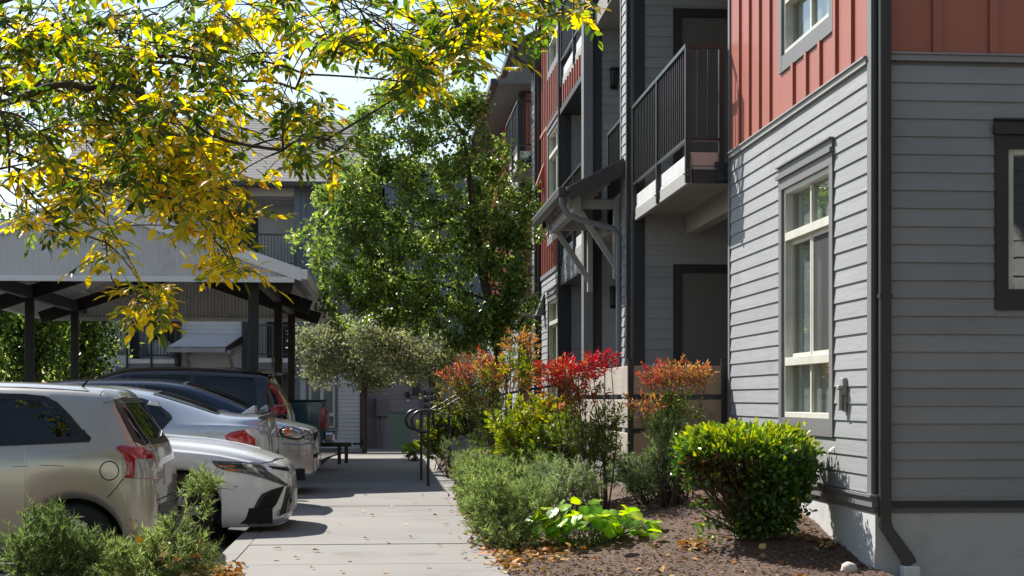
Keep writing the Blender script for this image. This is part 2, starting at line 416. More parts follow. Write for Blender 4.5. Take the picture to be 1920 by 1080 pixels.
def bx(b, axis, plane, a0, a1, z0, z1, d0, d1):
    """box on a wall: depth d measured outward from the plane"""
    if axis == 'Y': b.box(a0, a1, plane - d1, plane - d0, z0, z1)
    else: b.box(plane - d1, plane - d0, a0, a1, z0, z1)
    return b
def window(bld, axis, plane, a0, a1, z0, z1, bars, split=True, flip=False, trim=0.09, trim_mt='trim_gray', head=True, blinds=True, screen=None, room=1.2):
    """opening a0..a1 x z0..z1; bars = heights of the transoms. Frame and glass sit back in the reveal."""
    w = MB(); fw = 0.045
    bx(w, axis, plane, a0, a0 + fw, z0, z1, -0.09, 0.006); bx(w, axis, plane, a1 - fw, a1, z0, z1, -0.09, 0.006)
    bx(w, axis, plane, a0 + fw, a1 - fw, z0, z0 + fw, -0.09, 0.010); bx(w, axis, plane, a0 + fw, a1 - fw, z1 - fw, z1, -0.09, 0.006)
    for zb in bars: bx(w, axis, plane, a0 + fw, a1 - fw, zb - 0.035, zb + 0.035, -0.085, 0.008)
    win = w.build('window', MT['vinyl'], bld, bevel=0.003)
    lv = [z0 + fw] + list(bars) + [z1 - fw]
    mid = (a0 + a1) / 2
    for i in range(len(lv) - 1):
        q0 = lv[i] + (0.035 if i > 0 else 0); q1 = lv[i + 1] - (0.035 if i < len(lv) - 2 else 0)
        halves = [(a0 + fw, mid), (mid, a1 - fw)] if split else [(a0 + fw, a1 - fw)]
        if split:
            bx(MB(), axis, plane, mid - 0.018, mid + 0.018, q0, q1, -0.08, -0.03).build('mullion', MT['vinyl'], win)
        for k, (s, e) in enumerate(halves):
            s2 = s + (0.018 if (k == 1) else 0); e2 = e - (0.018 if (k == 0 and split) else 0)
            d = -0.055 if k == 0 else -0.065
            if i == 1 and len(bars) == 2 and split:      # the sliding sash has a frame of its own
                f = MB(); sw = 0.035
                bx(f, axis, plane, s2, s2 + sw, q0, q1, d - 0.015, d + 0.02); bx(f, axis, plane, e2 - sw, e2, q0, q1, d - 0.015, d + 0.02)
                bx(f, axis, plane, s2 + sw, e2 - sw, q0, q0 + sw, d - 0.015, d + 0.02); bx(f, axis, plane, s2 + sw, e2 - sw, q1 - sw, q1, d - 0.015, d + 0.02)
                f.build('sash', MT['vinyl'], win)
                s2 += sw; e2 -= sw
                bx(MB(), axis, plane, s2, e2, q0 + sw, q1 - sw, d - 0.004, d).build('pane', MT['window_glass'], win)
                if screen is not None and k == screen:
                    bx(MB(), axis, plane, s2, e2, q0 + sw, q1 - sw, d + 0.012, d + 0.0135).build('insect_screen', MT['screen'], win)
            else:
                bx(MB(), axis, plane, s2, e2, q0, q1, d - 0.004, d).build('pane', MT['window_glass'], win)
    # the room behind: dark box, vertical blinds
    rm = MB(); D = room
    A0, A1 = a0 - 0.3, a1 + 0.3; Q0, Q1 = z0 - 0.5, z1 + 0.2
    if axis == 'Y':
        p = [(A0, plane + .15), (A1, plane + .15), (A1, plane + D), (A0, plane + D)]
    else:
        p = [(plane + .15, A0), (plane + .15, A1), (plane + D, A1), (plane + D, A0)]
    vs = [(x, y, Q0) for x, y in p] + [(x, y, Q1) for x, y in p]
    rm.add(vs, [(0,1,2,3),(4,5,6,7),(1,2,6,5),(2,3,7,6),(3,0,4,7)])
    rm.build('room_lining', MT['room_dark'], win)
    if blinds:
        bl = MB(); n = int((a1 - a0) / 0.075); rd = random.Random(int(a0 * 77))
        lo, hi = (a0 + .05, a1 - .05) if blinds is True else blinds
        n = max(2, int((hi - lo) / 0.075))
        for i in range(n):
            c = lo + (i + 0.5) * (hi - lo) / n; an = R(rd.uniform(8, 16)); hw = 0.041
            for sg in (0,):
                dx, dy = math.cos(an) * hw, math.sin(an) * hw
                if axis == 'Y':
                    q = [(c - dx, plane + 0.118 - dy), (c + dx, plane + 0.118 + dy)]
                else:
                    q = [(plane + 0.118 - dy, c + dx), (plane + 0.118 + dy, c - dx)]
                bl.add([(q[0][0], q[0][1], z0 - .02), (q[1][0], q[1][1], z0 - .02), (q[1][0], q[1][1], z1), (q[0][0], q[0][1], z1)], [(0, 1, 2, 3)])
        bl.build('blinds', MT['blind'], win)
    t = trim
    if t > 0:
        fr = MB()
        bx(fr, axis, plane, a0 - t, a0, z0 - t * 1.5, z1, 0.0, 0.030); bx(fr, axis, plane, a1, a1 + t, z0 - t * 1.5, z1, 0.0, 0.030)
        bx(fr, axis, plane, a0, a1, z0 - t * 1.5, z0, 0.0, 0.028)
        bx(fr, axis, plane, a0 - t, a1 + t, z1, z1 + t, 0.0, 0.032)
        if head:
            bx(fr, axis, plane, a0 - t - .012, a1 + t + .012, z1 + t, z1 + t + .035, 0.0, 0.055)
            bx(fr, axis, plane, a0 - t, a1 + t, z1 + t + .035, z1 + t + .10, 0.0, 0.034)
            bx(fr, axis, plane, a0 - t - .010, a1 + t + .010, z1 + t + .10, z1 + t + .112, 0.0, 0.058)
        fr.build('window_trim', MT[trim_mt], win)
    return win

def screen_mat():
    m = bpy.data.materials.new('screen'); m.use_nodes = True
    n = m.node_tree.nodes; l = m.node_tree.links; b = n['Principled BSDF']; o = n['Material Output']
    b.inputs['Base Color'].default_value = (0.06, 0.06, 0.062, 1); b.inputs['Roughness'].default_value = 0.6
    t = n.new('ShaderNodeBsdfTransparent'); mx = n.new('ShaderNodeMixShader'); mx.inputs['Fac'].default_value = 0.45
    l.new(t.outputs[0], mx.inputs[1]); l.new(b.outputs[0], mx.inputs[2]); l.new(mx.outputs[0], o.inputs['Surface'])
    MT['screen'] = m
screen_mat()

def door(bld, plane, x0, x1, z0, z1, tw=0.10):
    f = MB(); bx(f, 'Y', plane, x0 - tw, x0, z0, z1 + tw, 0, 0.028); bx(f, 'Y', plane, x1, x1 + tw, z0, z1 + tw, 0, 0.028); bx(f, 'Y', plane, x0, x1, z1, z1 + tw, 0, 0.028)
    d = bx(MB(), 'Y', plane, x0 + .004, x1 - .004, z0, z1 - .004, -0.01, 0.008).build('door', MT['door_paint'], bld, bevel=0.004)
    f.build('door_frame', MT['trim_dark'], d)
    h = MB(); h.tube([(x1 - .09, plane - .008, z0 + 1.0), (x1 - .09, plane - .06, z0 + 1.0), (x1 - .19, plane - .06, z0 + 1.0)], 0.011, 8)
    h.build('handle', MT['gutter_edge'], d)
    for zz in (z0 + .25, z0 + 1.05, z1 - .25):
        MB().tube([(x0 + .002, plane - .014, zz), (x0 + .002, plane - .014, zz + .1)], 0.008, 6).build('hinge', MT['gutter_edge'], d)
    return d

def railing(bal, X, y0, y1, xin, zdeck, top, near_end=True, far_end=True, spacing=0.105, low=0.155, posts=3, tail=0.26, pw=0.05):
    """steel guard along the plane x = X from y0 to y1 with returns towards xin"""
    zt = zdeck + top; zl = zdeck + low
    MB().box(X - .028, X + .028, y0 - .028, y1 + .028, zt - .045, zt).build('top_rail', MT['black_metal'], bal, bevel=.003)
    MB().box(X - .018, X + .018, y0, y1, zl, zl + .032).build('bottom_rail', MT['black_metal'], bal)
    ps = [y0 + (y1 - y0) * i / (posts - 1) for i in range(posts)]
    for y in ps:
        MB().box(X - pw / 2, X + pw / 2, y - pw / 2, y + pw / 2, zdeck - tail, zt - .04).build('post', MT['black_metal'], bal, bevel=.003)
        br = MB(); br.box(X - .01, X + .012, y - .07, y + .07, zdeck - tail + .06, zdeck - tail + .13)
        br.tube([(X - .012, y - .055, zdeck - tail + .095), (X - .03, y - .055, zdeck - tail + .095)], .010, 6)
        br.tube([(X - .012, y + .055, zdeck - tail + .095), (X - .03, y + .055, zdeck - tail + .095)], .010, 6)
        br.build('bracket', MT['black_metal'], bal)
    m = bpy.data.meshes.get('baluster_%03d' % int((top - low) * 100))
    if m is None:
        m = MB().box(-.008, .008, -.008, .008, 0, zt - .045 - zl - .02).mesh('baluster_%03d' % int((top - low) * 100), MT['black_metal'])
    y = y0 + spacing
    while y < y1 - .03:
        if min(abs(y - p) for p in ps) > .05: put('baluster', m, bal, (X, y, zl + .02))
        y += spacing
    for flag, y in ((near_end, y0), (far_end, y1)):
        if not flag: continue
        MB().box(X + .03, xin, y - .024, y + .024, zt - .045, zt - .001).build('top_rail', MT['black_metal'], bal, bevel=.003)
        MB().box(X + .026, xin, y - .016, y + .016, zl, zl + .032).build('bottom_rail', MT['black_metal'], bal)
        MB().box(xin - pw, xin, y - pw / 2, y + pw / 2, zdeck - tail + .05, zt - .04).build('post', MT['black_metal'], bal, bevel=.003)
        br = MB(); br.box(xin - pw - .045, xin + .045, y - .034, y - .026, zdeck - .12, zdeck - .055); br.box(xin - pw - .03, xin + .03, y - .034, y - .026, zdeck - tail + .02, zdeck - tail + .07)
        br.build('bracket', MT['black_metal'], bal)
        x = X + spacing
        while x < xin - .07:
            put('baluster', m, bal, (x, y, zl + .02)); x += spacing
    return bal

# ------------------------------------------------------------------ the apartment block on the right
ZC = 10.80
cpt = at(1640, HOR, ZC)
X0, YC = cpt.x, cpt.y
YE = yX(1370, X0)                      # end of the sunlit bedroom wall
XB = 3.00                              # plane of the balconies and of the wings behind
Z_SID, Z_BAND = 0.54, 3.55
FL1, FL2, FL3 = 0.62, 3.70, 6.78
TOP = 9.4
block = thing('apartment_building', 'three-storey apartment building with gray lap siding, rust red battens and balconies on the right', 'building', (X0, YC, 0))

# sunlit wall with the tall window
wy0, wy1 = yX(1561, X0), yX(1471, X0)
W1 = (wy0, wy1, 1.045, 2.985)
W2 = (wy0, wy1, 1.045 + 3.08, 2.985 + 3.08)
T = 0.09
def trimhole(w): return (w[0] - T + .01, w[1] + T - .01, w[2] - T * 1.5 + .01, w[3] + T + .10)
wallA = backing(block, 'X', X0, YC + .002, YE, 0.40, TOP, [W1, W2])
lap(wallA, 'X', X0, YC + .10, YE - .06, Z_SID, Z_BAND + .02, [trimhole(W1)])
bats = [yX(u, X0) for u in (1390, 1408.7, 1427.7, 1447.5, 1491, 1516, 1541.5, 1571, 1601)]
red_board(wallA, 'X', X0, YC + .10, YE - .05, Z_BAND + .07, TOP, bats, holes=[trimhole(W2)])
window(block, 'X', X0, *W1[:2], *W1[2:], bars=[1.515, 2.575], screen=0, blinds=(wy0 + .05, wy1 - .05))
window(block, 'X', X0, *W2[:2], *W2[2:], bars=[1.515 + 3.08, 2.575 + 3.08], screen=None, blinds=(wy0 + .05, wy1 - .05))
b = MB(); b.box(X0 - .034, X0, YC + .10, YE - .05, Z_BAND + .012, Z_BAND + .055); b.box(X0 - .05, X0, YC + .10, YE - .05, Z_BAND + .055, Z_BAND + .068)
b.build('belly_band', MT['trim_light'], block)
MB().box(X0 - .024, X0 + .0, YC + .004, YC + .098, Z_SID - .02, TOP).build('corner_board', MT['trim_gray'], block, bevel=.002)
MB().box(X0 - .026, X0 + .0, YE - .058, YE + .012, Z_SID - .02, TOP).build('corner_board', MT['trim_gray'], block, bevel=.002)
b = MB(); b.box(X0 - .030, X0 + .1, YC - .030, YE, Z_SID - .095, Z_SID - .025); b.box(X0 - .052, X0 + .1, YC - .052, YE, Z_SID - .025, Z_SID - .008)
b.build('water_table', MT['trim_gray'], block)
# shaded wall facing the camera
XR = 8.2
wxa = xY(1888, YC); W3 = (wxa, wxa + 1.10, 1.97, 2.96)
wallB = backing(block, 'Y', YC, X0 + .002, XR, 0.40, TOP, [W3])
hole3 = (W3[0] - T + .01, W3[1] + T - .01, W3[2] - T * 1.5 + .01, W3[3] + T + .035)
lap(wallB, 'Y', YC, X0 + .10, XR, Z_SID - .015, Z_BAND - .02, [hole3])
red_board(wallB, 'Y', YC, X0 + .10, XR, Z_BAND + .075, TOP, [xY(1755, YC) + i * .4085 for i in range(0, 11)])
window(block, 'Y', YC, *W3[:2], *W3[2:], bars=[], split=False, trim=0.095, trim_mt='trim_dark', blinds=False, room=0.8)
b = MB(); b.box(W3[0] - .115, W3[1] + .115, YC - .052, YC - .033, W3[3] + .10, W3[3] + .165); b.build('window_head', MT['trim_dark'], block)
b = MB(); b.box(X0 + .10, XR, YC - .034, YC, Z_BAND + .012, Z_BAND + .055); b.box(X0 + .10, XR, YC - .05, YC, Z_BAND + .055, Z_BAND + .068)
b.build('belly_band', MT['siding_x'], block)
MB().box(X0 + .001, X0 + .098, YC - .024, YC, Z_SID - .02, TOP).build('corner_board', MT['trim_dark'], block, bevel=.002)
MB().box(X0 + .1, XR, YC - .034, YC, Z_SID - .095, Z_SID - .052).build('water_table', MT['trim_dark'], block)
MB().box(X0 + .1, XR, YC - .022, YC, Z_SID - .052, Z_SID - .012).build('water_table', MT['siding_x'], block)
b = MB(); b.box(X0 + .006, XR, YC + .006, YE - .004, -.6, Z_SID - .096)
b.build('foundation', MT['foundation'], block)
# downspout at the corner, elbow and boot
dx0 = X0 + .012; zb = .335
b = MB(); b.box(dx0, dx0 + .078, YC - .096, YC - .034, zb, TOP)
b.build('downspout', MT['gutter_metal'], block, bevel=.006)
b = MB()
pts = [(0, zb + .01), (.010, zb - .03), (.15, .075), (.165, .03)]
for (a, za), (c, zc) in zip(pts[:-1], pts[1:]):
    b.add([(dx0 + a - .001, YC - .098 - a * .2, za), (dx0 + a + .079, YC - .098 - a * .2, za + a * .25), (dx0 + a + .079, YC - .034 - a * .2, za + a * .25), (dx0 + a - .001, YC - .034 - a * .2, za),
           (dx0 + c - .001, YC - .098 - c * .2, zc), (dx0 + c + .079, YC - .098 - c * .2, zc + c * .25), (dx0 + c + .079, YC - .034 - c * .2, zc + c * .25), (dx0 + c - .001, YC - .034 - c * .2, zc)],
          [(0,1,5,4),(1,2,6,5),(2,3,7,6),(3,0,4,7)])
b.build('downspout_elbow', MT['gutter_metal'], block)
MB().box(dx0 + .15, dx0 + .262, YC - .148, YC - .05, -.12, .045).build('downspout_boot', MT['deck_white'], block, bevel=.006)
for zz in (1.9, 4.4):
    MB().box(dx0 - .006, dx0 + .084, YC - .10, YC - .03, zz, zz + .03).build('downspout_strap', MT['gutter_metal'], block)
# covered outlet beside the window
oy = yX(1590, X0)
b = MB(); b.box(X0 - .050, X0 - .012, oy - .035, oy + .035, 1.225, 1.355); b.box(X0 - .040, X0 - .012, oy - .03, oy + .03, 1.106, 1.225); 
o_ = b.build('outlet_box', MT['fixture'], block, bevel=.006)
b = MB(); b.box(X0 - .075, X0 - .05, oy - .03, oy + .03, 1.115, 1.27); b.box(X0 - .082, X0 - .05, oy - .036, oy + .036, 1.27, 1.30)
b.build('outlet_cover', MT['fixture'], o_, bevel=.006)
# roof over the near wing (above the frame)
b = MB(); b.prism([(X0 - .55, YC - .55, TOP), (X0 - .55, YC - .55, TOP + .2), (7.6, YC - .55, TOP + 2.0), (XR + 4, YC - .55, TOP + 2.0), (XR + 4, YC - .55, TOP)], (0, YE - YC + .6, 0))
b.build('roof', MT['roof_shingle'], block)

# ---- patio and balcony beside the sunlit wall
Y1 = 18.40
def side_wall(Y, xa, xb, z0, z1, mt='siding', door_z=None, dx=None, red=False, name='wall'):
    w = backing(block, 'Y', Y, xa, xb, z0, z1, [])
    hs = []
    if door_z:
        for dz in door_z: hs.append((dx[0] - .09, dx[1] + .09, dz - .05, dz + 2.10 + .09))
    if red: red_board(w, 'Y', Y, xa + .12, xb, z0 + .02, z1, [xa + .12 + .41 * i for i in range(1, 9)])
    else: lap(w, 'Y', Y, xa + .12, xb, z0 + .02, z1, hs, split=9)
    if door_z:
        for dz in door_z: door(block, Y, dx[0], dx[1], dz, dz + 2.10)
    MB().box(xa - .012, xa + .12, Y - .03, Y + .06, z0, z1).build('corner_board', MT['trim_dark'], block, bevel=.002)
    return w
ddx = xY(1277, Y1)
side_wall(Y1, XB + .01, 5.4, FL1 - .1, 7.0, door_z=(FL1, FL2), dx=(ddx, ddx + .92))
backing(block, 'X', 5.2, YE, Y1, FL1 - .1, 7.0, [])
backing(block, 'Y', YE - .002, X0 + .15, 5.3, .4, 7.0, [], th=.002)
MB().box(X0 - .95, 5.2, YE + .02, Y1 + 1.0, -.4, FL1 - .02).build('patio_slab', MT['concrete'], block, bevel=.01)

def balcony(y0, y1, zf, xo, xin, name_label, near=True, far=True, posts=3, fascia=True, rail_top=1.07, peach=False, thick=.30):
    bal = MB().box(xo + .045, 5.2, y0 + .02, y1 - .01, zf - .16, zf - .03).build('balcony', MT['soffit'], block)
    bal['label'] = name_label
    # soffit planks, seen from below
    n = 5
    for i in range(n):
        xa = xo + .05 + i * .40
        MB().box(xa, xa + .396, y0 + .03, y1 - .02, zf - .185, zf - .162).build('soffit_plank', MT['soffit'], bal)
    MB().box(xo + .62, xo + .76, y0 + .05, y1 - .02, zf - .42, zf - .187).build('beam', MT['soffit'], bal, bevel=.004)
    # white flashing in two lifts and a gray rim board below, cut by the posts
    MB().box(xo + .022, xo + .045, y0 + .02, y1 - .02, zf - .085, zf + .045).build('edge_flashing', MT['deck_white'], bal)
    MB().box(xo + .014, xo + .045, y0 + .02, y1 - .02, zf - .125, zf - .095).build('edge_flashing', MT['deck_white'], bal)
    MB().box(xo + .003, xo + .05, y0 + .012, y1 - .012, zf - .26, zf - .13).build('rim_board', MT['trim_light'], bal, bevel=.004)
    if near:
        MB().box(xo + .046, xin, y0, y0 + .02, zf - .085, zf + .045).build('edge_flashing', MT['deck_peach' if peach else 'deck_white'], bal)
        MB().box(xo + .046, xin, y0 - .006, y0 + .02, zf - .125, zf - .095).build('edge_flashing', MT['trim_light'], bal)
        MB().box(xo + .05, xin + .06, y0 - .014, y0 + .02, zf - .26, zf - .13).build('rim_board', MT['trim_dark'], bal, bevel=.004)
    railing(bal, xo, y0 - .01, y1, xin, zf, rail_top, near_end=near, far_end=False, posts=posts)
    return bal
zb2 = zP(292, XB, YE) 
balcony(YE + .06, Y1 - .05, zb2, XB, X0 - .06, 'black-railed balcony beside the sunlit wall', peach=True, rail_top=zP(80, XB, YE) - zb2)
# upper balcony of the same bay (its floor is above the frame)
balcony(YE + .06, Y1 - .05, zb2 + 3.08, XB, X0 - .06, 'upper balcony above the frame', posts=3)

# ---- narrow lap-sided pier, entry bay, second balcony bay, red bay, far bays
def pier(y0, y1, z0=.2, z1=TOP, cl='lap', trims=True):
    w = backing(block, 'X', XB, y0, y1, z0, z1, [])
    lap(w, 'X', XB, y0 + .07, y1 - .07, z0 + .02, min(z1, 7.8), split=9)
    for yy in ((y0 - .006, y0 + .07), (y1 - .07, y1 + .006)):
        MB().box(XB - .024, XB + .05, yy[0], yy[1], z0, z1).build('corner_board', MT['trim_gray'], block)
pier(Y1 + .05, 19.30)
MB().box(XB - .075, XB - .026, Y1 + .062, Y1 + .125, .3, TOP).build('downspout', MT['gutter_metal'], block)
Y2 = 22.05
side_wall(Y2, XB + .01, 5.4, FL1 - .1, TOP)
MB().box(XB + 1.9, XB + 2.0, 19.3, Y2, FL1 - .1, TOP).build('wall', MT['siding_y'], block)
MB().box(XB - .14, XB - .003, Y2 - .10, Y2 + .16, FL1 - .4, TOP).build('column', MT['trim_gray'], block, bevel=.004)
MB().box(XB + .02, 5.0, 19.32, Y2 - .02, FL2 - .28, FL2).build('landing_floor', MT['soffit'], block)
MB().box(XB + .02, 5.0, 19.32, Y2 - .02, FL3 - .28, FL3).build('landing_floor', MT['soffit'], block)
# small landing guards at the upper floors of the entry bay
for zf in (FL2, FL3):
    lg = MB().box(XB + .02, XB + .05, 19.34, 20.6, zf - .26, zf + .02).build('landing_edge', MT['trim_dark'], block)
    railing(lg, XB + .03, 19.36, 20.6, XB + .5, zf, 1.07, near_end=False, far_end=False, posts=2)
Y3 = 25.70
side_wall(Y3, XB + .01, 5.4, FL1 - .1, TOP)
MB().box(5.0, 5.1, Y2, Y3, FL1 - .1, TOP).build('wall', MT['siding_y'], block)
z2b = 3.66; z3b = 6.66
for zf in (z2b, z3b):
    bal = balcony(Y2 + .18, Y3 - .08, zf, XB - .03, XB + .4, 'far balcony with black rails above the entry', near=False, posts=3)
    if zf == z3b:
        MB().box(XB - .02, XB + .03, Y2 + .18, Y3 - .05, zf - .62, zf - .262).build('fascia_panel', MT['red_panel'], bal)
        for i in range(11):
            yy = Y2 + .3 + i * .3
            MB().box(XB - .05, XB - .021, yy - .03, yy + .03, zf - .62, zf - .262).build('batten', MT['red_panel'], bal)
        MB().box(XB - .055, XB + .5, Y2 + .17, Y3 - .05, zf - .72, zf - .622).build('rim_board', MT['trim_dark'], bal)
    else:
        MB().box(XB - .04, XB + .03, Y2 + .18, Y3 - .05, zf - .52, zf - .262).build('fascia_panel', MT['siding_y'], bal)
        MB().box(XB - .05, XB + .5, Y2 + .17, Y3 - .05, zf - .57, zf - .522).build('rim_board', MT['trim_gray'], bal)
# red bay with one window per floor
Y4 = 29.2
ry0, ry1 = yX(1051, XB), yX(1030, XB)
rw = [(ry0, ry1, 1.10 + k * 3.0, 2.95 + k * 3.0) for k in range(3)]
wr = backing(block, 'X', XB, Y3 + .08, Y4, .2, TOP + 1, rw)
lap(wr, 'X', XB, Y3 + .16, Y4 - .06, .3, 3.42, [trimhole(rw[0])], split=9)
red_board(wr, 'X', XB, Y3 + .16, Y4 - .06, 3.5, TOP + 1, [Y3 + .16 + .3 * i for i in range(1, 12)], holes=[trimhole(rw[1]), trimhole(rw[2])])
for w in rw: window(block, 'X', XB, w[0], w[1], w[2], w[3], bars=[w[2] + .5, w[2] + 1.45], blinds=True)
MB().box(XB - .035, XB, Y3 + .16, Y4 - .06, 3.422, 3.498).build('belly_band', MT['trim_gray'], block)
MB().box(XB - .045, XB - .033, Y3 + .16, Y4 - .06, 6.10, 6.16).build('trim_strip', MT['red_panel'], block)
for zz, mt in ((5.15, 'red_panel'), (2.75, 'trim_gray')):      # little vent hoods
    vy = yX(1022, XB)
    MB().prism([(XB - .03, vy - .14, zz), (XB - .18, vy - .14, zz), (XB - .03, vy - .14, zz + .42)], (0, .28, 0)).build('vent_hood', MT[mt], block)
for yy in (Y3 + .05, Y4 - .06):
    MB().box(XB - .075, XB + .05, yy, yy + .10, .2, TOP + 1).build('corner_board', MT['trim_dark'], block)
MB().box(XB - .13, XB - .06, Y4 + .05, Y4 + .13, .2, 7.75).build('downspout', MT['gutter_metal'], block)
# bays behind, with the lower eave
EAVE = 7.95
pier(Y4 + .15, 31.0, z1=EAVE)
Y5 = 34.0
w5 = side_wall(Y5, XB + .01, 5.4, FL1 - .4, EAVE, red=True)
MB().box(5.0, 5.1, 31.0, Y5, .2, EAVE).build('wall', MT['siding_y'], block)
for zf in (3.2, 6.15):
    balcony(31.05, Y5 - .08, zf, XB - .28, XB + .02, 'rear balcony with black rails by the red wall', near=True, posts=3)
pier(Y5 + .05, 36.2, z1=EAVE)
wl_ = backing(block, 'X', XB, 36.2, 46.0, .0, EAVE, [])
red_board(wl_, 'X', XB, 36.3, 46.0, 3.2, EAVE, [36.3 + .41 * i for i in range(1, 24)])
lap(wl_, 'X', XB, 36.3, 46.0, .0, 3.2, split=9, expo=EXPO * 2)
for k in range(3):
    window(block, 'X', XB, 39.0, 40.2, 1.0 + 2.6 * k, 2.5 + 2.6 * k, bars=[], split=True)
# eaves and roofs behind the red bay
b = MB(); b.prism([(XB - .42, Y4 + .25, EAVE), (XB - .42, Y4 + .25, EAVE + .14), (6.5, Y4 + .25, EAVE + 2.2), (9.5, Y4 + .25, EAVE + 2.2), (9.5, Y4 + .25, EAVE)], (0, 1.9, 0))
b.build('roof', MT['roof_shingle'], block)
b = MB(); b.prism([(XB - .55, 33.2, EAVE + .05), (XB - .55, 33.2, EAVE + .19), (6.5, 33.2, EAVE + 1.9), (9.5, 33.2, EAVE + 1.9), (9.5, 33.2, EAVE + .05)], (0, 14, 0))
b.build('roof', MT['roof_shingle'], block)
b = MB(); b.box(XB - .56, XB - .43, Y4 + .2, 32.2, EAVE - .05, EAVE + .09); b.build('gutter', MT['gutter_metal'], block, bevel=.01)
b = MB(); b.box(XB - .69, XB - .56, 33.15, 47, EAVE, EAVE + .14); b.build('gutter', MT['gutter_metal'], block, bevel=.01)
b = MB(); b.tube([(XB - .49, Y4 + .3, EAVE - .05), (XB - .49, Y4 + .3, EAVE - .2), (XB - .3, Y4 + .3, EAVE - .36), (XB - .12, Y4 + .3, EAVE - .5), (XB - .08, Y4 + .3, EAVE - .8), (XB - .08, Y4 + .3, .3)], .04, 8)
b.build('downspout', MT['gutter_metal'], block, smooth=True)
MB().box(XB, 8, 29.3, 46, -.6, .3).build('foundation', MT['foundation'], block)
MB().box(XB - .02, 8, Y1 + .02, Y3 + 3.5, -.6, .25).build('foundation', MT['foundation'], block)

# ---- entry canopy (a bracketed shed roof over the door bay)
cy0, cy1 = 18.95, 22.20
cxo = XB - .74; gz, wz = zP(350, cxo, cy0), zP(296, XB, cy0)
can = thing('entry_canopy', 'dark shed canopy on gray timber brackets over the building entry', 'canopy', (XB, cy0, gz))
b = MB(); b.prism([(XB - .03, cy0, wz), (XB - .03, cy0, wz - .05), (cxo, cy0, gz - .05), (cxo, cy0, gz)], (0, cy1 - cy0, 0))
b.build('roof_panel', MT['gutter_edge'], can)
b = MB(); b.prism([(XB - .03, cy0 - .03, wz - .005), (XB - .03, cy0 - .03, wz - .22), (cxo + .03, cy0 - .03, gz - .17), (cxo + .03, cy0 - .03, gz - .005)], (0, .03, 0))
b.build('rake_board', MT['gutter_metal'], can)
b = MB(); b.prism([(XB - .03, cy1, wz - .005), (XB - .03, cy1, wz - .22), (cxo + .03, cy1, gz - .17), (cxo + .03, cy1, gz - .005)], (0, .03, 0))
b.build('rake_board', MT['gutter_metal'], can)
b = MB(); b.box(cxo - .11, cxo - .01, cy0 - .06, cy1 + .06, gz - .13, gz - .015)
gut = b.build('gutter', MT['gutter_metal'], can, bevel=.012)
MB().box(cxo - .113, cxo - .103, cy0 - .06, cy1 + .06, gz - .04, gz - .012).build('gutter_lip', MT['gutter_edge'], gut)
for i in range(6):
    yy = cy0 + .25 + i * .52
    b = MB(); b.beam((XB - .04, yy, wz - .11), (cxo + .03, yy, gz - .11), .045, .09); b.build('rafter', MT['trim_light'], can)
for yy in (cy0 + .42, cy1 - .35):
    b = MB(); b.beam((XB - .02, yy, gz - .16), (cxo + .06, yy, gz - .16), .08, .12); b.build('bracket_arm', MT['trim_light'], can, bevel=.006)
    b = MB(); b.beam((XB - .06, yy, gz - .95), (cxo + .18, yy, gz - .2), .075, .075, up=(0, 1, 0)); b.build('bracket_strut', MT['trim_light'], can, bevel=.006)
    b = MB(); b.box(XB - .10, XB - .027, yy - .055, yy + .055, gz - 1.1, gz - .08); b.build('bracket_post', MT['trim_light'], can, bevel=.006)
b = MB(); b.beam((cxo + .17, cy0 + .3, gz - .16), (cxo + .17, cy1 - .25, gz - .16), .10, .2); b.build('purlin', MT['trim_light'], can, bevel=.006)
b = MB(); b.tube([(cxo - .06, cy0 + .02, gz - .12), (cxo - .06, cy0 + .02, gz - .22), (cxo + .02, cy0 + .03, gz - .34), (cxo + .14, cy0 + .03, gz - .40), (XB - .16, cy0 + .06, gz - .50), (XB - .085, cy0 + .08, gz - .58), (XB - .08, cy0 + .1, gz - .72), (XB - .08, cy0 + .1, .35)], .036, 8)
b.build('downspout', MT['trim_gray'], can, smooth=True)

# wall lamps of the entry bay
for k, zz in enumerate((2.66, 5.8)):
    lamp = thing('wall_lamp', ('black wall lantern beside the entry under the canopy', 'black wall lantern on the upper landing above the canopy')[k], 'wall lamp', (XB + .30, Y2 - .03, zz))
    p = Vector((XB + .30, Y2 - .035, zz))
    MB().box(p.x - .05, p.x + .05, p.y - .02, p.y, p.z - .16, p.z + .16).build('back_plate', MT['box_black'], lamp, bevel=.004)
    MB().box(p.x - .045, p.x + .045, p.y - .15, p.y - .03, p.z - .12, p.z + .10).build('lantern', MT['box_black'], lamp, bevel=.01)
    MB().prism([(p.x - .06, p.y - .165, p.z + .101), (p.x + .06, p.y - .165, p.z + .101), (p.x + .06, p.y - .021, p.z + .101), (p.x - .06, p.y - .021, p.z + .101)], (0, 0, .03)).build('cap', MT['box_black'], lamp)

